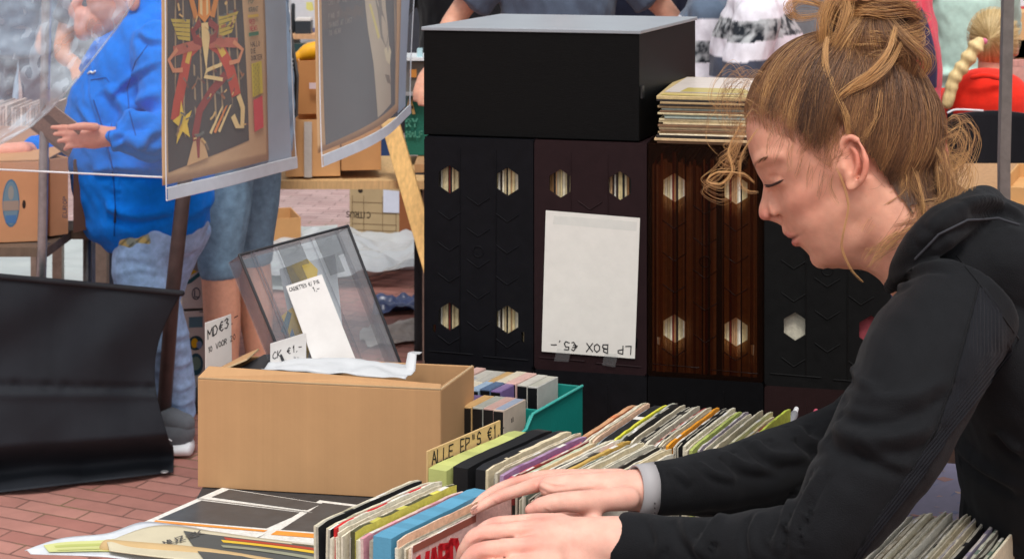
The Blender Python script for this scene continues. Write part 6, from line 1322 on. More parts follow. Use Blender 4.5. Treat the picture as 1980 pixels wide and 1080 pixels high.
for x in (.40, .43, .46): ART.append(([(x+.02, Y(240)), (x+.035, Y(238)), (x-.06, Y(292)), (x-.075, Y(288))], random.choice([rgb(200, 120, 60), RD, CRM])))
ART += [([(.135, Y(212)), (.155, Y(246)), (.21, Y(236)), (.175, Y(262)), (.19, Y(290)), (.14, Y(275)), (.095, Y(298)), (.11, Y(262)), (.07, Y(250)), (.12, Y(242))], rgb(214, 178, 60)), ([(.21, Y(300)), (.28, Y(296)), (.31, Y(338)), (.16, Y(346))], rgb(184, 148, 104)), ([(.23, Y(290)), (.26, Y(290)), (.25, Y(335)), (.235, Y(335))], RD2)]
ART += [([(.65, Y(-60)), (.73, Y(-60)), (.73, Y(2)), (.65, Y(2))], rgb(196, 90, 60)), ([(.65, Y(56)), (.735, Y(56)), (.735, Y(62)), (.65, Y(62))], rgb(196, 164, 66)), ([(.65, Y(94)), (.73, Y(93)), (.73, Y(101)), (.65, Y(102))], rgb(60, 110, 80)), ([(.66, Y(160)), (.745, Y(157)), (.75, Y(226)), (.66, Y(232))], rgb(190, 172, 50)), ([(.665, Y(238)), (.745, Y(232)), (.75, Y(300)), (.67, Y(306))], rgb(196, 62, 70))]
_r = random.Random(5)
for k in range(46):
    x, v = _r.uniform(.07, .58), _r.uniform(-60, 300); a_ = _r.uniform(-1.2, 1.2); l_ = _r.uniform(.02, .06); pts_ = [(x, Y(v)), (x+l_*.6, Y(v+a_*10)), (x+l_, Y(v+a_*24))]
    for pl in arc(pts_, _r.uniform(.003, .008)): ART.append((pl, _r.choice([rgb(150, 96, 60), rgb(120, 100, 80), rgb(196, 160, 100), rgb(104, 60, 50), rgb(90, 92, 86)])))
po1, S1_, n1_ = poster(px1, 'colourful red and yellow poster with a star in a clear hanging sleeve', ART)
b = MB()
def ptext(S, n, t_, a, v, sz, c, w=.16, nar=.8):
    o = S(a, Y(v), .009); e_x = (S(a+.05, Y(v), .009)-o); e_y = (S(a, Y(v-10), .009)-o); write(b, t_, o, e_x, e_y, sz, c, w=w, narrow=nar, off=.0006, wob=0)
for t_, v, c in (('HALLO', 124, rgb(60, 50, 46)), ('DIE', 138, rgb(60, 50, 46)), ('DOKTER', 153, rgb(60, 50, 46)), ('EXTRA', 18, rgb(90, 110, 90)), ('POP', 32, rgb(90, 110, 90)), ('KRANT', 50, rgb(80, 90, 80)), ('RED', 76, rgb(190, 70, 70)), ('NEWS', 90, rgb(190, 70, 70))): ptext(S1_, n1_, t_, .652, v, .0120, c, .16, .56)
for k in range(11): ptext(S1_, n1_, 'IIEIIE' if k % 2 else 'EIIIEI', .665, 166+6*k, .005, rgb(140, 126, 60), .2, 1.0)
b.build('lettering', ink, po1)
px2 = [P(596, vT, 4.2), P(800, vT, 4.72), P(786, 219, 4.76), P(617, 322, 4.2)]
Y = lambda v: (v-vT)/(312-vT)*.955
GR, GR2, BE = rgb(92, 94, 94), rgb(112, 112, 110), rgb(170, 160, 142)
ART2 = [([(.055, Y(-200)), (.78, Y(-200)), (.77, Y(290)), (.06, Y(302))], GR), ([(.06, Y(-150)), (.42, Y(-150)), (.42, Y(70)), (.06, Y(70))], rgb(100, 96, 92)), ([(.40, Y(-150)), (.62, Y(-150)), (.64, Y(62)), (.45, Y(100))], BE), ([(.45, Y(99)), (.64, Y(61)), (.67, Y(160)), (.48, Y(170))], BE), ([(.48, Y(169)), (.67, Y(159)), (.69, Y(280)), (.50, Y(292))], BE),
    ([(.50, Y(-20)), (.58, Y(-20)), (.60, Y(60)), (.66, Y(120)), (.63, Y(150)), (.57, Y(120)), (.55, Y(60))], rgb(124, 120, 112)), ([(.47, Y(40)), (.49, Y(40)), (.56, Y(118)), (.54, Y(122))], rgb(190, 180, 120)), ([(.60, Y(150)), (.63, Y(145)), (.645, Y(175)), (.665, Y(145)), (.69, Y(160)), (.67, Y(190)), (.62, Y(175))], rgb(196, 188, 160)), ([(.72, Y(-150)), (.74, Y(-150)), (.765, Y(160)), (.775, Y(285)), (.76, Y(285)), (.745, Y(160))], rgb(150, 134, 116)), ([(.60, Y(205)), (.66, Y(212)), (.68, Y(235)), (.63, Y(226))], rgb(120, 112, 100))]
po2, S2_, n2_ = poster(px2, 'black and white photo poster in a clear sleeve, curling at the bottom', ART2, .035, .84)
b = MB()
for t_, v in (('IN THE CAFE', -20), ('SONGS WITH A', 2), ('CAST OF ONE', 22), ('FIND IT', 50), ('THINGS AT LAST', 68), ('TO HEAR', 84)): ptext(S2_, n2_, t_, .09, v, .0125, rgb(158, 152, 142), .12, .55)
b.build('lettering', ink, po2)
b = MB(); b.tube([P(230, vT-6, 3.95), P(640, vT-6, 4.42), P(900, vT-6, 4.8)], [.012]*3, rgb(150, 150, 150), seg=10, sub=1); tag(b.build('hanging_rail', metal), 'metal rail above the frame from which the two posters hang', 'rail')
# ------------------------------------------------------------------ clear rain sheets at the left
rain = mat('rain_sheet', rough=.12, spec=.8, var=.03, vscale=5, bump=.9, bscale=5, trans=.92, stretch=(1, 1, .6), grz=.3)
rain2 = mat('crumpled_rain_sheet', rough=.34, spec=.5, var=.25, vscale=10, bump=.4, bscale=9, trans=.76, grz=.2, stretch=(1, 1, .5))
b = MB(); b.grid(lambda a, t: P(-140+464*a, -300+(322+22*a*1.0+300)*t, 4.42+.03*math.sin(a*9)+.02*mnoise.noise(Vector((a*4, t*4, 1)))), 40, 30, rgb(205, 215, 225))
rs1 = b.build('rain_sheet', rain, fix=False); tag(rs1, 'large clear rain sheet with a white hem in front of the person in blue', 'rain sheet')
b = MB(); b.tube([P(-140+464*i/30, 322+22*i/30-.8, 4.40+.03*math.sin(i/30*9)) for i in range(31)], [.0026]*31, rgb(225, 225, 228), seg=6, sub=1); b.build('hem', plastic, rs1)
def rs(a, t):
    v = -300+a*0+t*590; right = np.interp(v, [-300, 0, 60, 150, 205, 245, 290], [330, 262, 222, 152, 105, 60, -20]); u = -160+(right+160)*a
    f = mnoise.fractal(Vector((u*.010, v*.010, 3)), .8, 2.1, 4)*.05+.02*math.sin((u*.6+v)*.045)*mnoise.noise(Vector((u*.01, v*.01, 8))); return P(u, v, 4.30+f)
b = MB(); b.grid(rs, 70, 80, rgb(216, 228, 240)); rs2 = b.build('rain_sheet', rain2, fix=False); tag(rs2, 'crumpled clear plastic sheet pulled aside at the top left', 'rain sheet')
b = MB(); b.tube([rs(1, i/50)+Vector((0, -.003, 0)) for i in range(51)], [.0028]*51, rgb(215, 222, 228), seg=6, sub=1); b.build('hem', rain2, rs2)
# ------------------------------------------------------------------ things on the next stalls
def stall(x0, y0, x1, y1, z, label, skirt=None, top=rgb(180, 140, 100), posts=True):
    r = thing('market_stall', ((x0+x1)/2, (y0+y1)/2, 0), label, 'market stall')
    b = MB(); b.box((x0, y0, z-.03), (x1-x0, 0, 0), (0, y1-y0, 0), (0, 0, .03), top); b.build('tabletop', wood, r)
    for x in (x0+.04, x1-.08):
        for y in (y0+.05, y1-.09): b = MB(); b.box((x, y, 0), (.04, 0, 0), (0, .04, 0), (0, 0, z-.03), rgb(140, 130, 120)); b.build('leg', metal, r)
    if skirt:
        b = MB(); b.grid(lambda a, t: Vector((x0+(x1-x0)*a, y0-.012+.012*math.sin(a*(x1-x0)*34)*(1-t), .03+(z-.06)*t)), 80, 6, skirt); b.build('skirt', cloth, r, fix=False, solid=.002)
    return r
st1 = stall(-1.55, 5.95, -.245, 6.55, .715, 'wooden board stall behind the posters loaded with cardboard boxes', None, rgb(206, 170, 120))
KB = rgb(206, 158, 108)
bbox('cardboard_box', 'cardboard box with a grey tape strip at the left end of the board stall', P(552, 342, 5.98), P(658, 326, 6.0), .35, .205, KB)
b = MB(); b.box(P(588, 343, 5.972), (.028, 0, 0), (0, .003, 0), (0, 0, .2), rgb(190, 184, 176)); tag(b.build('tape_strip', gloss), 'pale tape strip down the front of the cardboard box', 'tape')
bbox('cardboard_box', 'cardboard box on the board stall directly below the photo poster', P(660, 330, 5.98), P(737, 322, 6.0), .35, .20, rgb(196, 146, 96))
bbox('cardboard_box', 'tall cardboard box with an oval handle hole above the taped box', P(570, 228, 6.08)+Vector((0, .1, 0)), P(640, 222, 6.1)+Vector((0, .1, 0)), .3, .20, rgb(186, 130, 80))
b = MB(); b.box(P(598, 172, 6.16), (.04, 0, 0), (0, .005, 0), (0, 0, .022), rgb(214, 190, 190)); tag(b.build('paper_label', paper), 'small pink label on the tall cardboard box', 'label')
b = MB(); b.tube([P(575, 112, 6.3), P(600, 100, 6.3), P(640, 96, 6.3)], [.02, .035, .04], rgb(236, 170, 30)); tag(b.build('yellow_bag', gloss), 'yellow bag lying on the tall cardboard box', 'bag')
# necktie-like striped cloth strip
def strip(nm, lb, cat, px, d, c, m=cloth, th=.01): b = MB(); b.prism([P(u, v, d) for u, v in px], (0, th, 0), c); return tag(b.build(nm, m), lb, cat)
r = thing('printed_bag', P(560, 200, 5.9), 'narrow black bag edge with white lettering between the posters', 'bag'); b = MB(); b.prism([P(u, v, 5.86) for u, v in ((556, 60), (560, 60), (574, 150), (572, 228), (556, 228))], (0, .06, 0), rgb(26, 26, 28)); b.build('bag_body', cloth, r)
b = MB()
for k in range(14): b.prism([P(u, v, 5.855) for u, v in ((563.+k*.25, 112+8*k), (567.+k*.25, 114+8*k), (566.+k*.25, 117+8*k), (562.+k*.25, 115+8*k))], (0, .003, 0), rgb(215, 215, 220))
b.build('lettering', ink, r)
# shelf unit with small goods beyond
sh = thing('shelf_unit', P(590, 200, 10.5), 'grey shelf with small goods seen between the two posters', 'shelf'); b = MB(); b.box(P(560, 76, 10.5), (.42, 0, 0), (0, .4, 0), (0, 0, .03), rgb(206, 160, 120)); b.build('shelf_board', wood, sh)
b = MB(); b.box(Vector((P(548, 0, 10.9).x, 10.95, .02)), (.6, 0, 0), (0, .02, 0), (0, 0, 1.30), rgb(196, 200, 206)); b.build('back_panel', paper, sh)
for u in (556, 700): b = MB(); o = P(u, 76, 10.5); o.z = 0; b.box(o, (.03, 0, 0), (0, .4, 0), (0, 0, P(0, 76, 10.5).z), rgb(110, 120, 116)); b.build('side_panel', wood, sh)
b = MB(); b.cbox(P(588, 54, 10.6), .10, .12, .09, rgb(46, 52, 58)); b.build('a', plastic); o_ = bpy.data.objects['a']; o_.name = 'file_box'; tag(o_, 'dark file box with a white lid on the grey shelf', 'box')
b = MB(); b.cbox(P(588, 37, 10.6), .095, .11, .016, rgb(226, 220, 214)); o_ = b.build('file_lid', plastic, o_)
b = MB(); b.tube([P(566, 60, 10.6), P(567, 10, 10.6)], [.016, .013], rgb(40, 44, 48)); tag(b.build('bottle', gloss), 'slim dark bottle on the grey shelf', 'bottle')
b = MB(); b.tube([P(557, 62, 10.6), P(557, 25, 10.6)], [.02, .02], rgb(240, 240, 240)); tag(b.build('cup', gloss), 'white cup on the grey shelf', 'cup')
b = MB(); b.prism([P(u, v, 10.7) for u, v in ((592, 5), (603, 5), (606, 20), (600, 22), (592, 18))], (0, .03, 0), rgb(206, 200, 120)); tag(b.build('yellow_tag', paper), 'pale yellow tag on the grey shelf', 'tag')
b = MB(); b.cbox(P(601, 62, 10.7), .05, .04, .05, rgb(120, 126, 170)); tag(b.build('blue_packet', paper), 'small blue packet on the grey shelf', 'packet')
b = MB(); b.cbox(P(590, 84, 10.4)+Vector((0, 0, -.04)), .22, .05, .08, rgb(40, 66, 66)); tag(b.build('green_crate', plastic), 'dark green crate under the grey shelf', 'crate')
# leaning plank, citrus crate, green box
b = MB(); a0 = P(752, 232, 5.98); a1 = P(830, 500, 5.78); dv = (a1-a0).normalized(); w_ = Vector((.062, .0, .016)); th = Vector((0, .04, 0)); L_ = a1-a0+dv*.65; b.hexa([a0-w_*.5, a0+w_*.5, a0+w_*.5+th, a0-w_*.5+th], [p+L_ for p in (a0-w_*.5, a0+w_*.5, a0+w_*.5+th, a0-w_*.5+th)], rgb(222, 178, 112)); b.build('x', wood, bevel=.002)
o_ = bpy.data.objects['x']; o_.name = 'wooden_trestle_leg'; tag(o_, 'slanting pale pine trestle leg beside the black crates', 'trestle')
cl_ = G(676, 462); cr_ = G(772, 466)+Vector((0, 0, 0)); cr_.z = 0
cit, *_ = bbox('citrus_crate', 'citrus carton standing on the paving beyond the clear cassette rack', cl_, cr_, .22, .262, rgb(176, 152, 116))
q = [cl_, cr_, cr_+Vector((0, 0, .262)), cl_+Vector((0, 0, .262))]; b = MB(); lc_ = rgb(110, 84, 60)
for t in (.18, .30, .52, .72): decal(b, q, rect(.05, t, .95, t+.012), lc_, .001)
for a in (.05, .28, .66, .93): decal(b, q, rect(a, .1, a+.012, .86), lc_, .001)
decal(b, q, ov(.22, .95, .05, .045), rgb(50, 38, 30), .001); decal(b, q, ov(.18, .05, .06, .05), rgb(50, 38, 30), .001); decal(b, q, ov(.72, .05, .06, .05), rgb(50, 38, 30), .001)
write(b, 'CITRUS', bil(q, .42, .54), q[0]-q[1], q[0]-q[3], .030, rgb(60, 46, 36), w=.16, off=.0014, wob=0, narrow=.62)
b.build('print', ink, cit)
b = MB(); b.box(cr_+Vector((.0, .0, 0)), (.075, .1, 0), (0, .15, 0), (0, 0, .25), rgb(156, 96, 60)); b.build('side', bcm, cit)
b = MB(); b.prism([bil(q, a, t)+Vector((0, -.006, 0)) for a, t in ((.68, .55), (1.0, .55), (1.0, .97), (.68, .99))], (0, .002, 0), rgb(206, 208, 222)); b.build('label', paper, cit)
b = MB(); b.cbox(Vector((P(750, 0, 9.9).x, 9.9, .18)), .12, .2, .35, rgb(30, 56, 96)); tag(b.build('blue_crate', plastic, bevel=.004), 'dark blue plastic crate in the shade behind the trestle leg', 'crate')
gb_ = thing('green_box', P(800, 300, 6.3), 'dark green printed box with pale letters behind the black crates', 'box'); q = [P(783, 300, 6.3), P(845, 300, 6.3), P(845, 184, 6.3), P(783, 184, 6.3)]; b = MB(); b.prism(q, (0, .3, 0), rgb(30, 104, 88)); b.build('carton', card, gb_)
b = MB(); write(b, 'A', P(786, 219, 6.29), (1, 0, 0), (0, 0, 1), .055, rgb(196, 160, 100), w=.2, narrow=.5, wob=0); write(b, 'RY', P(786, 245, 6.29), (1, 0, 0), (0, 0, 1), .03, rgb(80, 150, 130), w=.2, narrow=.6, wob=0); write(b, 'HALF', P(786, 265, 6.29), (1, 0, 0), (0, 0, 1), .022, rgb(80, 150, 130), w=.2, narrow=.6, wob=0); b.build('print', ink, gb_)
b = MB(); b.cbox(P(815, 146, 6.4), .12, .25, .13, rgb(96, 92, 84)); cr = b.build('grey_crate', plastic, bevel=.004); tag(cr, 'grey crate with an orange emblem on top of the green box', 'crate'); b = MB(); b.cbox(P(799, 142, 6.27), .026, .004, .03, rgb(196, 130, 60)); b.build('emblem', ink, cr)
b = MB(); b.cbox(P(812, 175, 6.38), .13, .26, .012, rgb(150, 150, 150)); tag(b.build('tray_lid', plastic), 'grey lid between the green box and the grey crate', 'lid')
b = MB(); b.cbox(P(808, 110, 6.35), .1, .2, .012, rgb(226, 230, 232)); b.cbox(P(812, 103, 6.3), .02, .05, .035, rgb(180, 214, 220)); tag(b.build('white_case', gloss), 'white case on top of the grey crate', 'case')
stall(-.36, 6.1, .9, 6.9, P(0, 302, 6.3).z, 'stall table behind the black crates carrying the green box', rgb(40, 40, 44))
# open brown carton on the ground behind the shorts
bbox('open_carton', 'open brown carton on the plastic sheet beyond the denim shorts', G(500, 475), G(582, 470), .3, .13, rgb(196, 146, 96))
# ------------------------------------------------------------------ people and goods at the far stalls
person(P(262, 0, 6.6).x, 6.6, R(185), 1.76, 'person in a dark grey T-shirt with bare forearm behind the plastic sheet', rgb(92, 100, 112), rgb(60, 66, 80), rgb(70, 56, 46), sleeve='short', arms=[[(-.2, 0, 1.38), (-.26, .08, 1.14), (-.12, .28, 1.16)], [(.2, 0, 1.38), (.27, .05, 1.12), (.18, .3, 1.08)]])
person(-3.1, 10.4, R(170), 1.8, 'person in a blue grey jacket standing far left behind the plastic sheet', rgb(104, 122, 142), rgb(66, 74, 96), rgb(90, 80, 70), skirt=.75)
person(P(330, 0, 9.2).x, 9.2, R(190), 1.78, 'person in a grey coat behind the person in blue', rgb(120, 132, 142), rgb(80, 90, 104), rgb(110, 100, 90), skirt=.7)
stall(-3.4, 6.55, -1.84, 7.0, .70, 'stall of record boxes behind the plastic sheet at the far left', None)
bbox('record_carton', 'pale carton full of sleeves on the stall behind the plastic sheet', P(-60, 302, 6.62), P(100, 302, 6.62), .3, .12, rgb(196, 160, 140))
for k in range(26):
    b = MB(); o = P(-54+5.8*k, 300, 6.64); b.box(o, (.009, 0, 0), (0, .27, 0), (0, 0, .19+random.uniform(-.01, .01)), jit(random.choice([rgb(206, 180, 170), rgb(170, 150, 140), rgb(90, 80, 84), rgb(220, 200, 190)]), .15)); tag(b.build('album_record', card), 'album sleeve in the pale carton behind the plastic sheet', 'record', 'albums in the carton behind the plastic sheet')
person(P(902, 0, 6.95).x, 6.95, R(175), 1.85, 'person in black clothes standing behind the black box', rgb(22, 22, 26), rgb(22, 22, 26), rgb(30, 26, 24), bulk=1.15, arms=[[(-.2, 0, 1.38), (-.3, .04, 1.14), (-.24, .2, .98)], [(.2, 0, 1.38), (.3, .02, 1.12), (.25, .15, .95)]])
person(.16, 5.9, R(182), 1.88, 'person in a slate blue polo shirt leaning over the stall behind the black box', rgb(86, 98, 116), rgb(60, 60, 70), rgb(80, 66, 56), lean=.25, bulk=1.12, sleeve='short', arms=[[(-.2, 0, 1.38), (-.36, .05, 1.22), (-.40, .25, 1.12)], [(.2, 0, 1.38), (.34, .02, 1.2), (.40, .22, 1.12)]])
person(.52, 7.2, R(190), 1.72, 'person in a dark navy jacket behind the right end of the black box', rgb(20, 24, 42), rgb(30, 32, 44), rgb(50, 40, 34), lean=.12)
# garments and curtains hanging further back
def hanging(nm, lb, u0, u1, d, zt, zb, c, c2=None):
    b = MB(); X0, X1 = P(u0, 0, d).x, P(u1, 0, d).x
    col = (lambda a, t: c if int(a*9) % 2 == 0 or c2 is None else c2)
    b.grid(lambda a, t: Vector((X0+(X1-X0)*a, d+.03*math.sin(a*22+t*2)+.02*math.sin(a*57), zt+(zb-zt)*t)), 72, 12, col); return tag(b.build(nm, cloth, fix=False, solid=.004), lb, 'garment')
hanging('striped_cloth', 'pink and cream striped scarf hanging behind the black box', 826, 862, 6.6, 2.1, 1.36, rgb(214, 190, 170), rgb(150, 90, 80))
hanging('hanging_coat', 'beige grey coat hanging on a rail behind the black box', 870, 925, 7.4, 2.1, 1.1, rgb(158, 150, 138), rgb(140, 132, 120))
hanging('hanging_shirt', 'pale blue shirt hanging on the rail beside the beige coat', 914, 934, 7.6, 2.0, 1.1, rgb(196, 214, 226))
hanging('hanging_jacket', 'dark jacket hanging on the rail left of the slate blue polo', 935, 962, 7.8, 2.0, 1.0, rgb(56, 60, 70))
hanging('hanging_skirt', 'maroon garment hanging behind the black box near the striped tops', 1272, 1305, 8.2, 2.1, 1.0, rgb(120, 60, 72), rgb(104, 50, 62))
hanging('hanging_blouse', 'light grey blouse hanging between the navy jacket and the striped tops', 1306, 1346, 8.4, 2.1, 1.0, rgb(176, 180, 178), rgb(150, 156, 156))
hanging('hanging_dress', 'white and grey dress hanging right of the navy jacket', 1240, 1272, 8.0, 2.1, 1.0, rgb(206, 206, 208), rgb(90, 92, 100))
b = MB(); b.tube([Vector((-1.2, 7.7, 2.08)), Vector((1.6, 8.3, 2.1))], [.016]*2, rgb(160, 160, 160), seg=10, sub=1); tag(b.build('clothes_rail', metal), 'metal clothes rail carrying the hanging garments behind the black box', 'rail')
for u in (968, 1262, 1296, 1345): b = MB(); X = P(u, 0, 8.1).x; b.tube([(X, 8.1, 0), (X, 8.1, 2.4)], [.014]*2, rgb(90, 92, 96), seg=10, sub=1); tag(b.build('stall_post', metal), 'thin dark metal post of the stalls behind the black box', 'post', 'posts behind the black box')
# two striped tops
WS, NV = rgb(232, 230, 238), rgb(70, 76, 92)
def stripes(zs, dark=NV, blot=True):
    def f(co):
        z = co[:, 2]; c = np.tile(np.array(WS, 'f'), (len(co), 1))
        for z0, z1, cc, bl in zs:
            m = (z > z0+.03*np.sin(co[:, 0]*9)*.3) & (z < z1+.03*np.sin(co[:, 0]*9)*.3)
            if bl:
                nz = np.array([mnoise.fractal(Vector(p)*34, .8, 2, 3) for p in co[m]], 'f') if m.any() else np.zeros(0); v = np.clip(.5+1.6*nz, 0, 1)[:, None]; c[m] = np.array(rgb(30, 36, 44), 'f')*(1-v)+np.array(rgb(180, 184, 186), 'f')*v
            else: c[m] = cc
        return c
    return f
person(P(1378, 0, 5.6).x, 5.6, R(78), 1.68, 'person in a white and slate banded top nearest the black box', stripes([(1.342, 1.60, rgb(96, 112, 132), False), (1.203, 1.274, NV, True), (1.0, 1.08, NV, False)]), rgb(50, 54, 70), rgb(150, 120, 90), bulk=1.08, vox=.007)
person(P(1466, 0, 5.1).x, 5.1, R(80), 1.72, 'person in a white top with blurred grey print bands beside the bun', stripes([(1.305, 1.367, NV, True), (1.19, 1.251, NV, False), (1.46, 1.6, NV, True)]), rgb(50, 54, 70), rgb(170, 140, 100), bulk=1.12, vox=.007, arms=[[(-.2, 0, 1.38), (-.27, .05, 1.14), (-.2, .25, 1.05)], [(.2, 0, 1.38), (.27, .05, 1.14), (.22, .25, 1.05)]])
person(P(1738, 0, 5.0).x, 5.05, R(80), 1.76, 'person in a coral pink jacket standing behind the bun', rgb(228, 70, 92), rgb(52, 60, 88), rgb(120, 90, 60), bulk=.98, skirt=.78)
b = MB(); X = P(1800, 0, 4.75).x; b.tube([P(1720, -90, 4.90), P(1752, -20, 4.84), P(1784, 50, 4.84), P(1800, 120, 4.87), P(1800, 170, 4.9)], [(.004, .019)]*5, rgb(66, 62, 96), ref=(0, 1, 0), seg=10); tag(b.build('bag_strap', cloth), 'navy bag strap across the back of the coral pink jacket', 'strap')
person(P(1878, 0, 7.4).x, 7.5, R(10), 1.66, 'person in a mint green long shirt seen from behind at the right', rgb(178, 206, 194), rgb(52, 84, 128), rgb(120, 100, 70), bulk=1.06, skirt=.99, arms=[[(-.2, 0, 1.38), (-.25, .10, 1.2), (-.2, .3, 1.22)], [(.2, 0, 1.38), (.27, .10, 1.18), (.28, .3, 1.14)]])
# seated blonde in red
sx, sy = P(1920, 0, 6.2).x, 6.2
bl, Lb, kb = person(sx, sy, R(-25), 1.74, 'seated blonde with a long braid and a bright red hooded top', rgb(232, 46, 28), rgb(60, 64, 84), rgb(214, 186, 130), seated=True, hairstyle='braid', bulk=1.12)
b = MB(); pts = [(1893, 82), (1880, 100), (1866, 124), (1852, 140), (1842, 158), (1838, 178), (1832, 200)]
P6 = lambda u, v: P(u, v, 6.02)
for i in range(len(pts)-1):
    a_, c_ = P6(*pts[i]), P6(*pts[i+1]); b.tube([a_, a_.lerp(c_, .5), c_], [.021, .033-.002*i, .021], rgb(222, 196, 140), seg=12)
mm = remesh(b, .006, 1); recolor(mm, flat(rgb(222, 196, 140))); meshobj('braid', mm, hairm, bl)
_c = Lb((0, .022, 1.198)); _t = (P6(1903, 80)-_c).normalized(); _S = []
_rr = random.Random(9)
for _k in range(1500):
    _d = Vector((_rr.gauss(0, 1), _rr.gauss(0, 1), _rr.gauss(0, 1))).normalized(); _an = _t.angle(_d)
    if _an > 1.9 or _an < .05: continue
    _p = []
    for _j in range(7):
        _q = _j/6; _v = (_t*math.sin((1-_q)*_an)+_d*math.sin(_q*_an))/math.sin(_an); _p.append(_c+Vector((_v.x*.098, _v.y*.102, _v.z*.112))*1.01)
    _S.append((_p, _rr.uniform(.0004, .0008), _rr.random()))
build_strands(_S, 'hair_strands', bl, (rgb(150, 120, 74), rgb(206, 178, 122), rgb(236, 214, 166)))
b = MB(); b.ell(P6(1903, 80), (.012, 0, 0), (0, .014, 0), (0, 0, .012), rgb(222, 120, 150)); b.build('hair_tie', cloth, bl)
for (u, v) in ((1881, 100), (1860, 132), (1836, 168)): b = MB(); b.ell(P6(u, v), (.014, 0, 0), (0, .018, 0), (0, 0, .014), rgb(230, 225, 225)); b.build('hair_band', cloth, bl)
b = MB(); b.ell(P(1908, 196, 6.14), (.17, 0, 0), (0, .12, 0), (0, 0, .125), rgb(232, 46, 28)); b.tube([P(1880, 150, 6.02), P(1905, 146, 6.0), P(1935, 152, 6.02)], [.012]*3, rgb(232, 46, 28), seg=10); mm = remesh(b, .008, 3); recolor(mm, flat(rgb(232, 46, 28))); meshobj('hood', mm, cloth, bl)
ch = thing('folding_chair', (sx, sy, 0), 'black fabric chair carrying the seated blonde in red', 'chair')
b = MB(); b.grid(lambda a, t: P(1842+150*a, 222+120*t-8*math.sin(a*3), 5.88+.03*math.sin(a*3.1)), 24, 12, rgb(22, 23, 28)); b.build('backrest', cloth, ch, fix=False, solid=.02)
b = MB(); zt_ = P(0, 218, 5.88).z; b.cbox((sx+.02, 6.12, .43), .46, .46, .03, rgb(24, 25, 30)); b.build('seat', cloth, ch)
for x in (sx-.24, sx+.27):
    b = MB(); b.tube([(x, 5.90, 0), (x, 5.90, zt_)], [.011]*2, rgb(40, 40, 44), seg=8, sub=1); b.build('leg', metal, ch); b = MB(); b.tube([(x, 6.34, 0), (x, 6.34, .45)], [.011]*2, rgb(40, 40, 44), seg=8, sub=1); b.build('leg', metal, ch)
b = MB(); b.tube([P(1833, 218, 5.85), P(1850, 212, 5.85), P(1900, 214, 5.85)], [.0035]*3, rgb(225, 225, 228), seg=8); b.build('piping', cloth, ch)
b = MB(); x_ = P(1952, 0, 3.6).x; b.box((P(1954, -200, 3.6).x, 3.6, 2.1), (.0225, 0, 0), (0, .022, 0), (P(1934, 310, 3.6).x-P(1954, -200, 3.6).x, 0, P(0, 310, 3.6).z-2.1), rgb(130, 128, 124)); pl_ = b.build('stall_pole', metal)
b = MB(); o = P(1934, 310, 3.6); b.box(o-Vector((0, 0, o.z)), (.0225, 0, 0), (0, .022, 0), (0, 0, o.z), rgb(130, 128, 124)); b.build('lower_section', metal, pl_); tag(pl_, 'square galvanised stall pole in front of the seated blonde', 'pole')
# carton at the right edge on its own small table
_a = P(1928, 392, 3.9); _b = _a+Vector((.30, -.10, 0)); _c = P(1968, 392, 4.25); _c.z = _a.z
rb, *_ = openbox('cardboard_box', 'open cardboard box at the right edge behind the black hood', 'box', _a, _b, _c, P(0, 360, 3.9).z-_a.z+.0, rgb(206, 160, 106), bcm, .005)
zz_ = P(0, 392, 3.9).z; stall(P(1926, 0, 3.9).x-.02, 3.86, P(1926, 0, 3.9).x+1.0, 4.5, zz_, 'small table at the right edge carrying the open cardboard box', rgb(60, 60, 64))
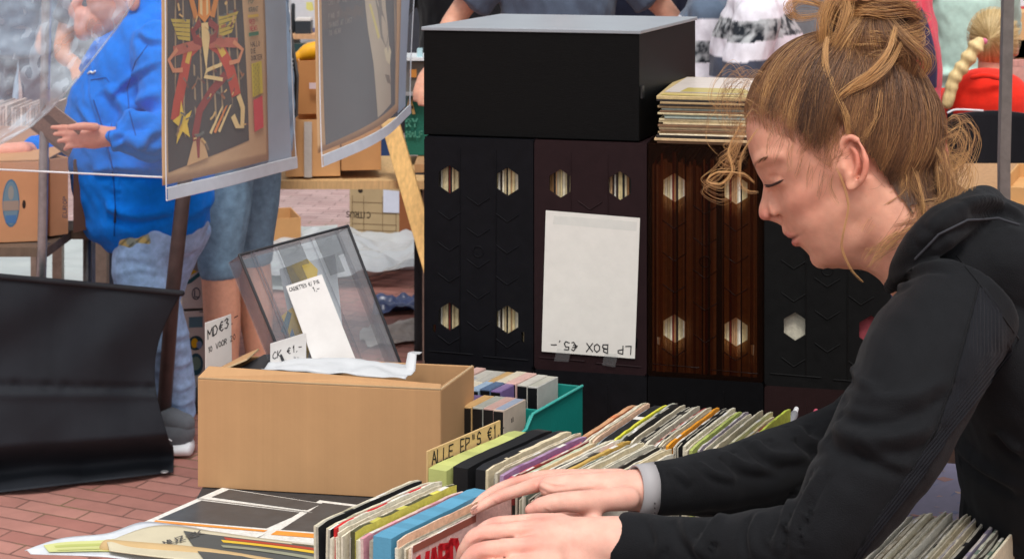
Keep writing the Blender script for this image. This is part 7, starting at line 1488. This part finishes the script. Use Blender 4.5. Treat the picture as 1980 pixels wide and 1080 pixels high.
# far stalls on the right: red, white and teal goods
s5 = stall(P(1800, 0, 9.5).x, 9.4, P(2040, 0, 9.5).x, 10.2, 1.12, 'far stall with red and white edging behind the mint green shirt', rgb(90, 150, 160), rgb(200, 60, 50))
b = MB(); X0 = P(1796, 0, 9.35).x; b.box((X0, 9.33, 1.08), (.8, 0, 0), (0, .02, 0), (0, 0, .05), rgb(214, 60, 50)); b.build('edge_strip', plastic, s5); b = MB(); b.box((X0, 9.33, 1.14), (.8, 0, 0), (0, .02, 0), (0, 0, .05), rgb(226, 226, 228)); b.build('edge_strip', plastic, s5)
for k, (u, w_, h_, c_) in enumerate(((1812, .10, .34, rgb(60, 70, 86)), (1960, .12, .30, rgb(90, 170, 190)), (1985, .10, .18, rgb(230, 230, 226)), (1826, .08, .16, rgb(196, 200, 200)), (1948, .07, .10, rgb(220, 180, 130)))):
    b = MB(); b.cbox((P(u, 0, 9.7).x, 9.7+.05*k, 1.121+h_/2), w_, .2, h_, c_); tag(b.build('goods_box', paper, bevel=.004), ('dark upright box on the far stall left of the mint shirt', 'teal upright box on the far stall right of the square pole', 'white box at the right end of the far stall', 'low pale box left of the mint shirt on the far stall', 'small tan box on the far stall beside the square pole')[k], 'box')
s6 = stall(P(1790, 0, 7.9).x, 8.4, P(2060, 0, 7.9).x, 9.0, .92, 'second far stall with a pinkish cover beyond the seated blonde', rgb(180, 130, 120), rgb(206, 150, 140))
for k, (u, w_, h_, c_) in enumerate(((1815, .22, .12, rgb(60, 66, 80)), (1965, .20, .10, rgb(44, 40, 48)), (1985, .20, .24, rgb(214, 170, 120)))):
    b = MB(); b.cbox((P(u, 0, 8.6).x, 8.6, .921+h_/2), w_, .25, h_, c_); tag(b.build('goods_box', paper, bevel=.004), ('slate box on the pink covered stall left of the braid', 'black box on the pink covered stall behind the pole', 'tan box on the pink covered stall at the right edge')[k], 'box')
# a far row of closed stalls and cars of the market closing the view
for k, (x, w_, c_, lb) in enumerate(((-6.2, 2.6, rgb(176, 200, 224), 'blue grey back sheet of the far stall behind the person in blue'), (-3.4, 2.2, rgb(140, 150, 158), 'light grey back sheet of the far stall behind the posters'), (-1.0, 2.4, rgb(60, 62, 70), 'dark back sheet of the far stall behind the black box'), (1.6, 2.6, rgb(120, 120, 124), 'mid grey back sheet of the far stall behind the bun'), (4.4, 3.0, rgb(90, 120, 130), 'teal grey back sheet of the far stall at the right'))):
    b = MB(); b.grid(lambda a, t: Vector((x+w_*a, 12.2+.08*math.sin(a*30)+.05*math.sin(a*11), .02+1.42*t)), 90, 8, c_); tag(b.build('back_sheet', cloth, fix=False, solid=.01), lb, 'stall sheet')
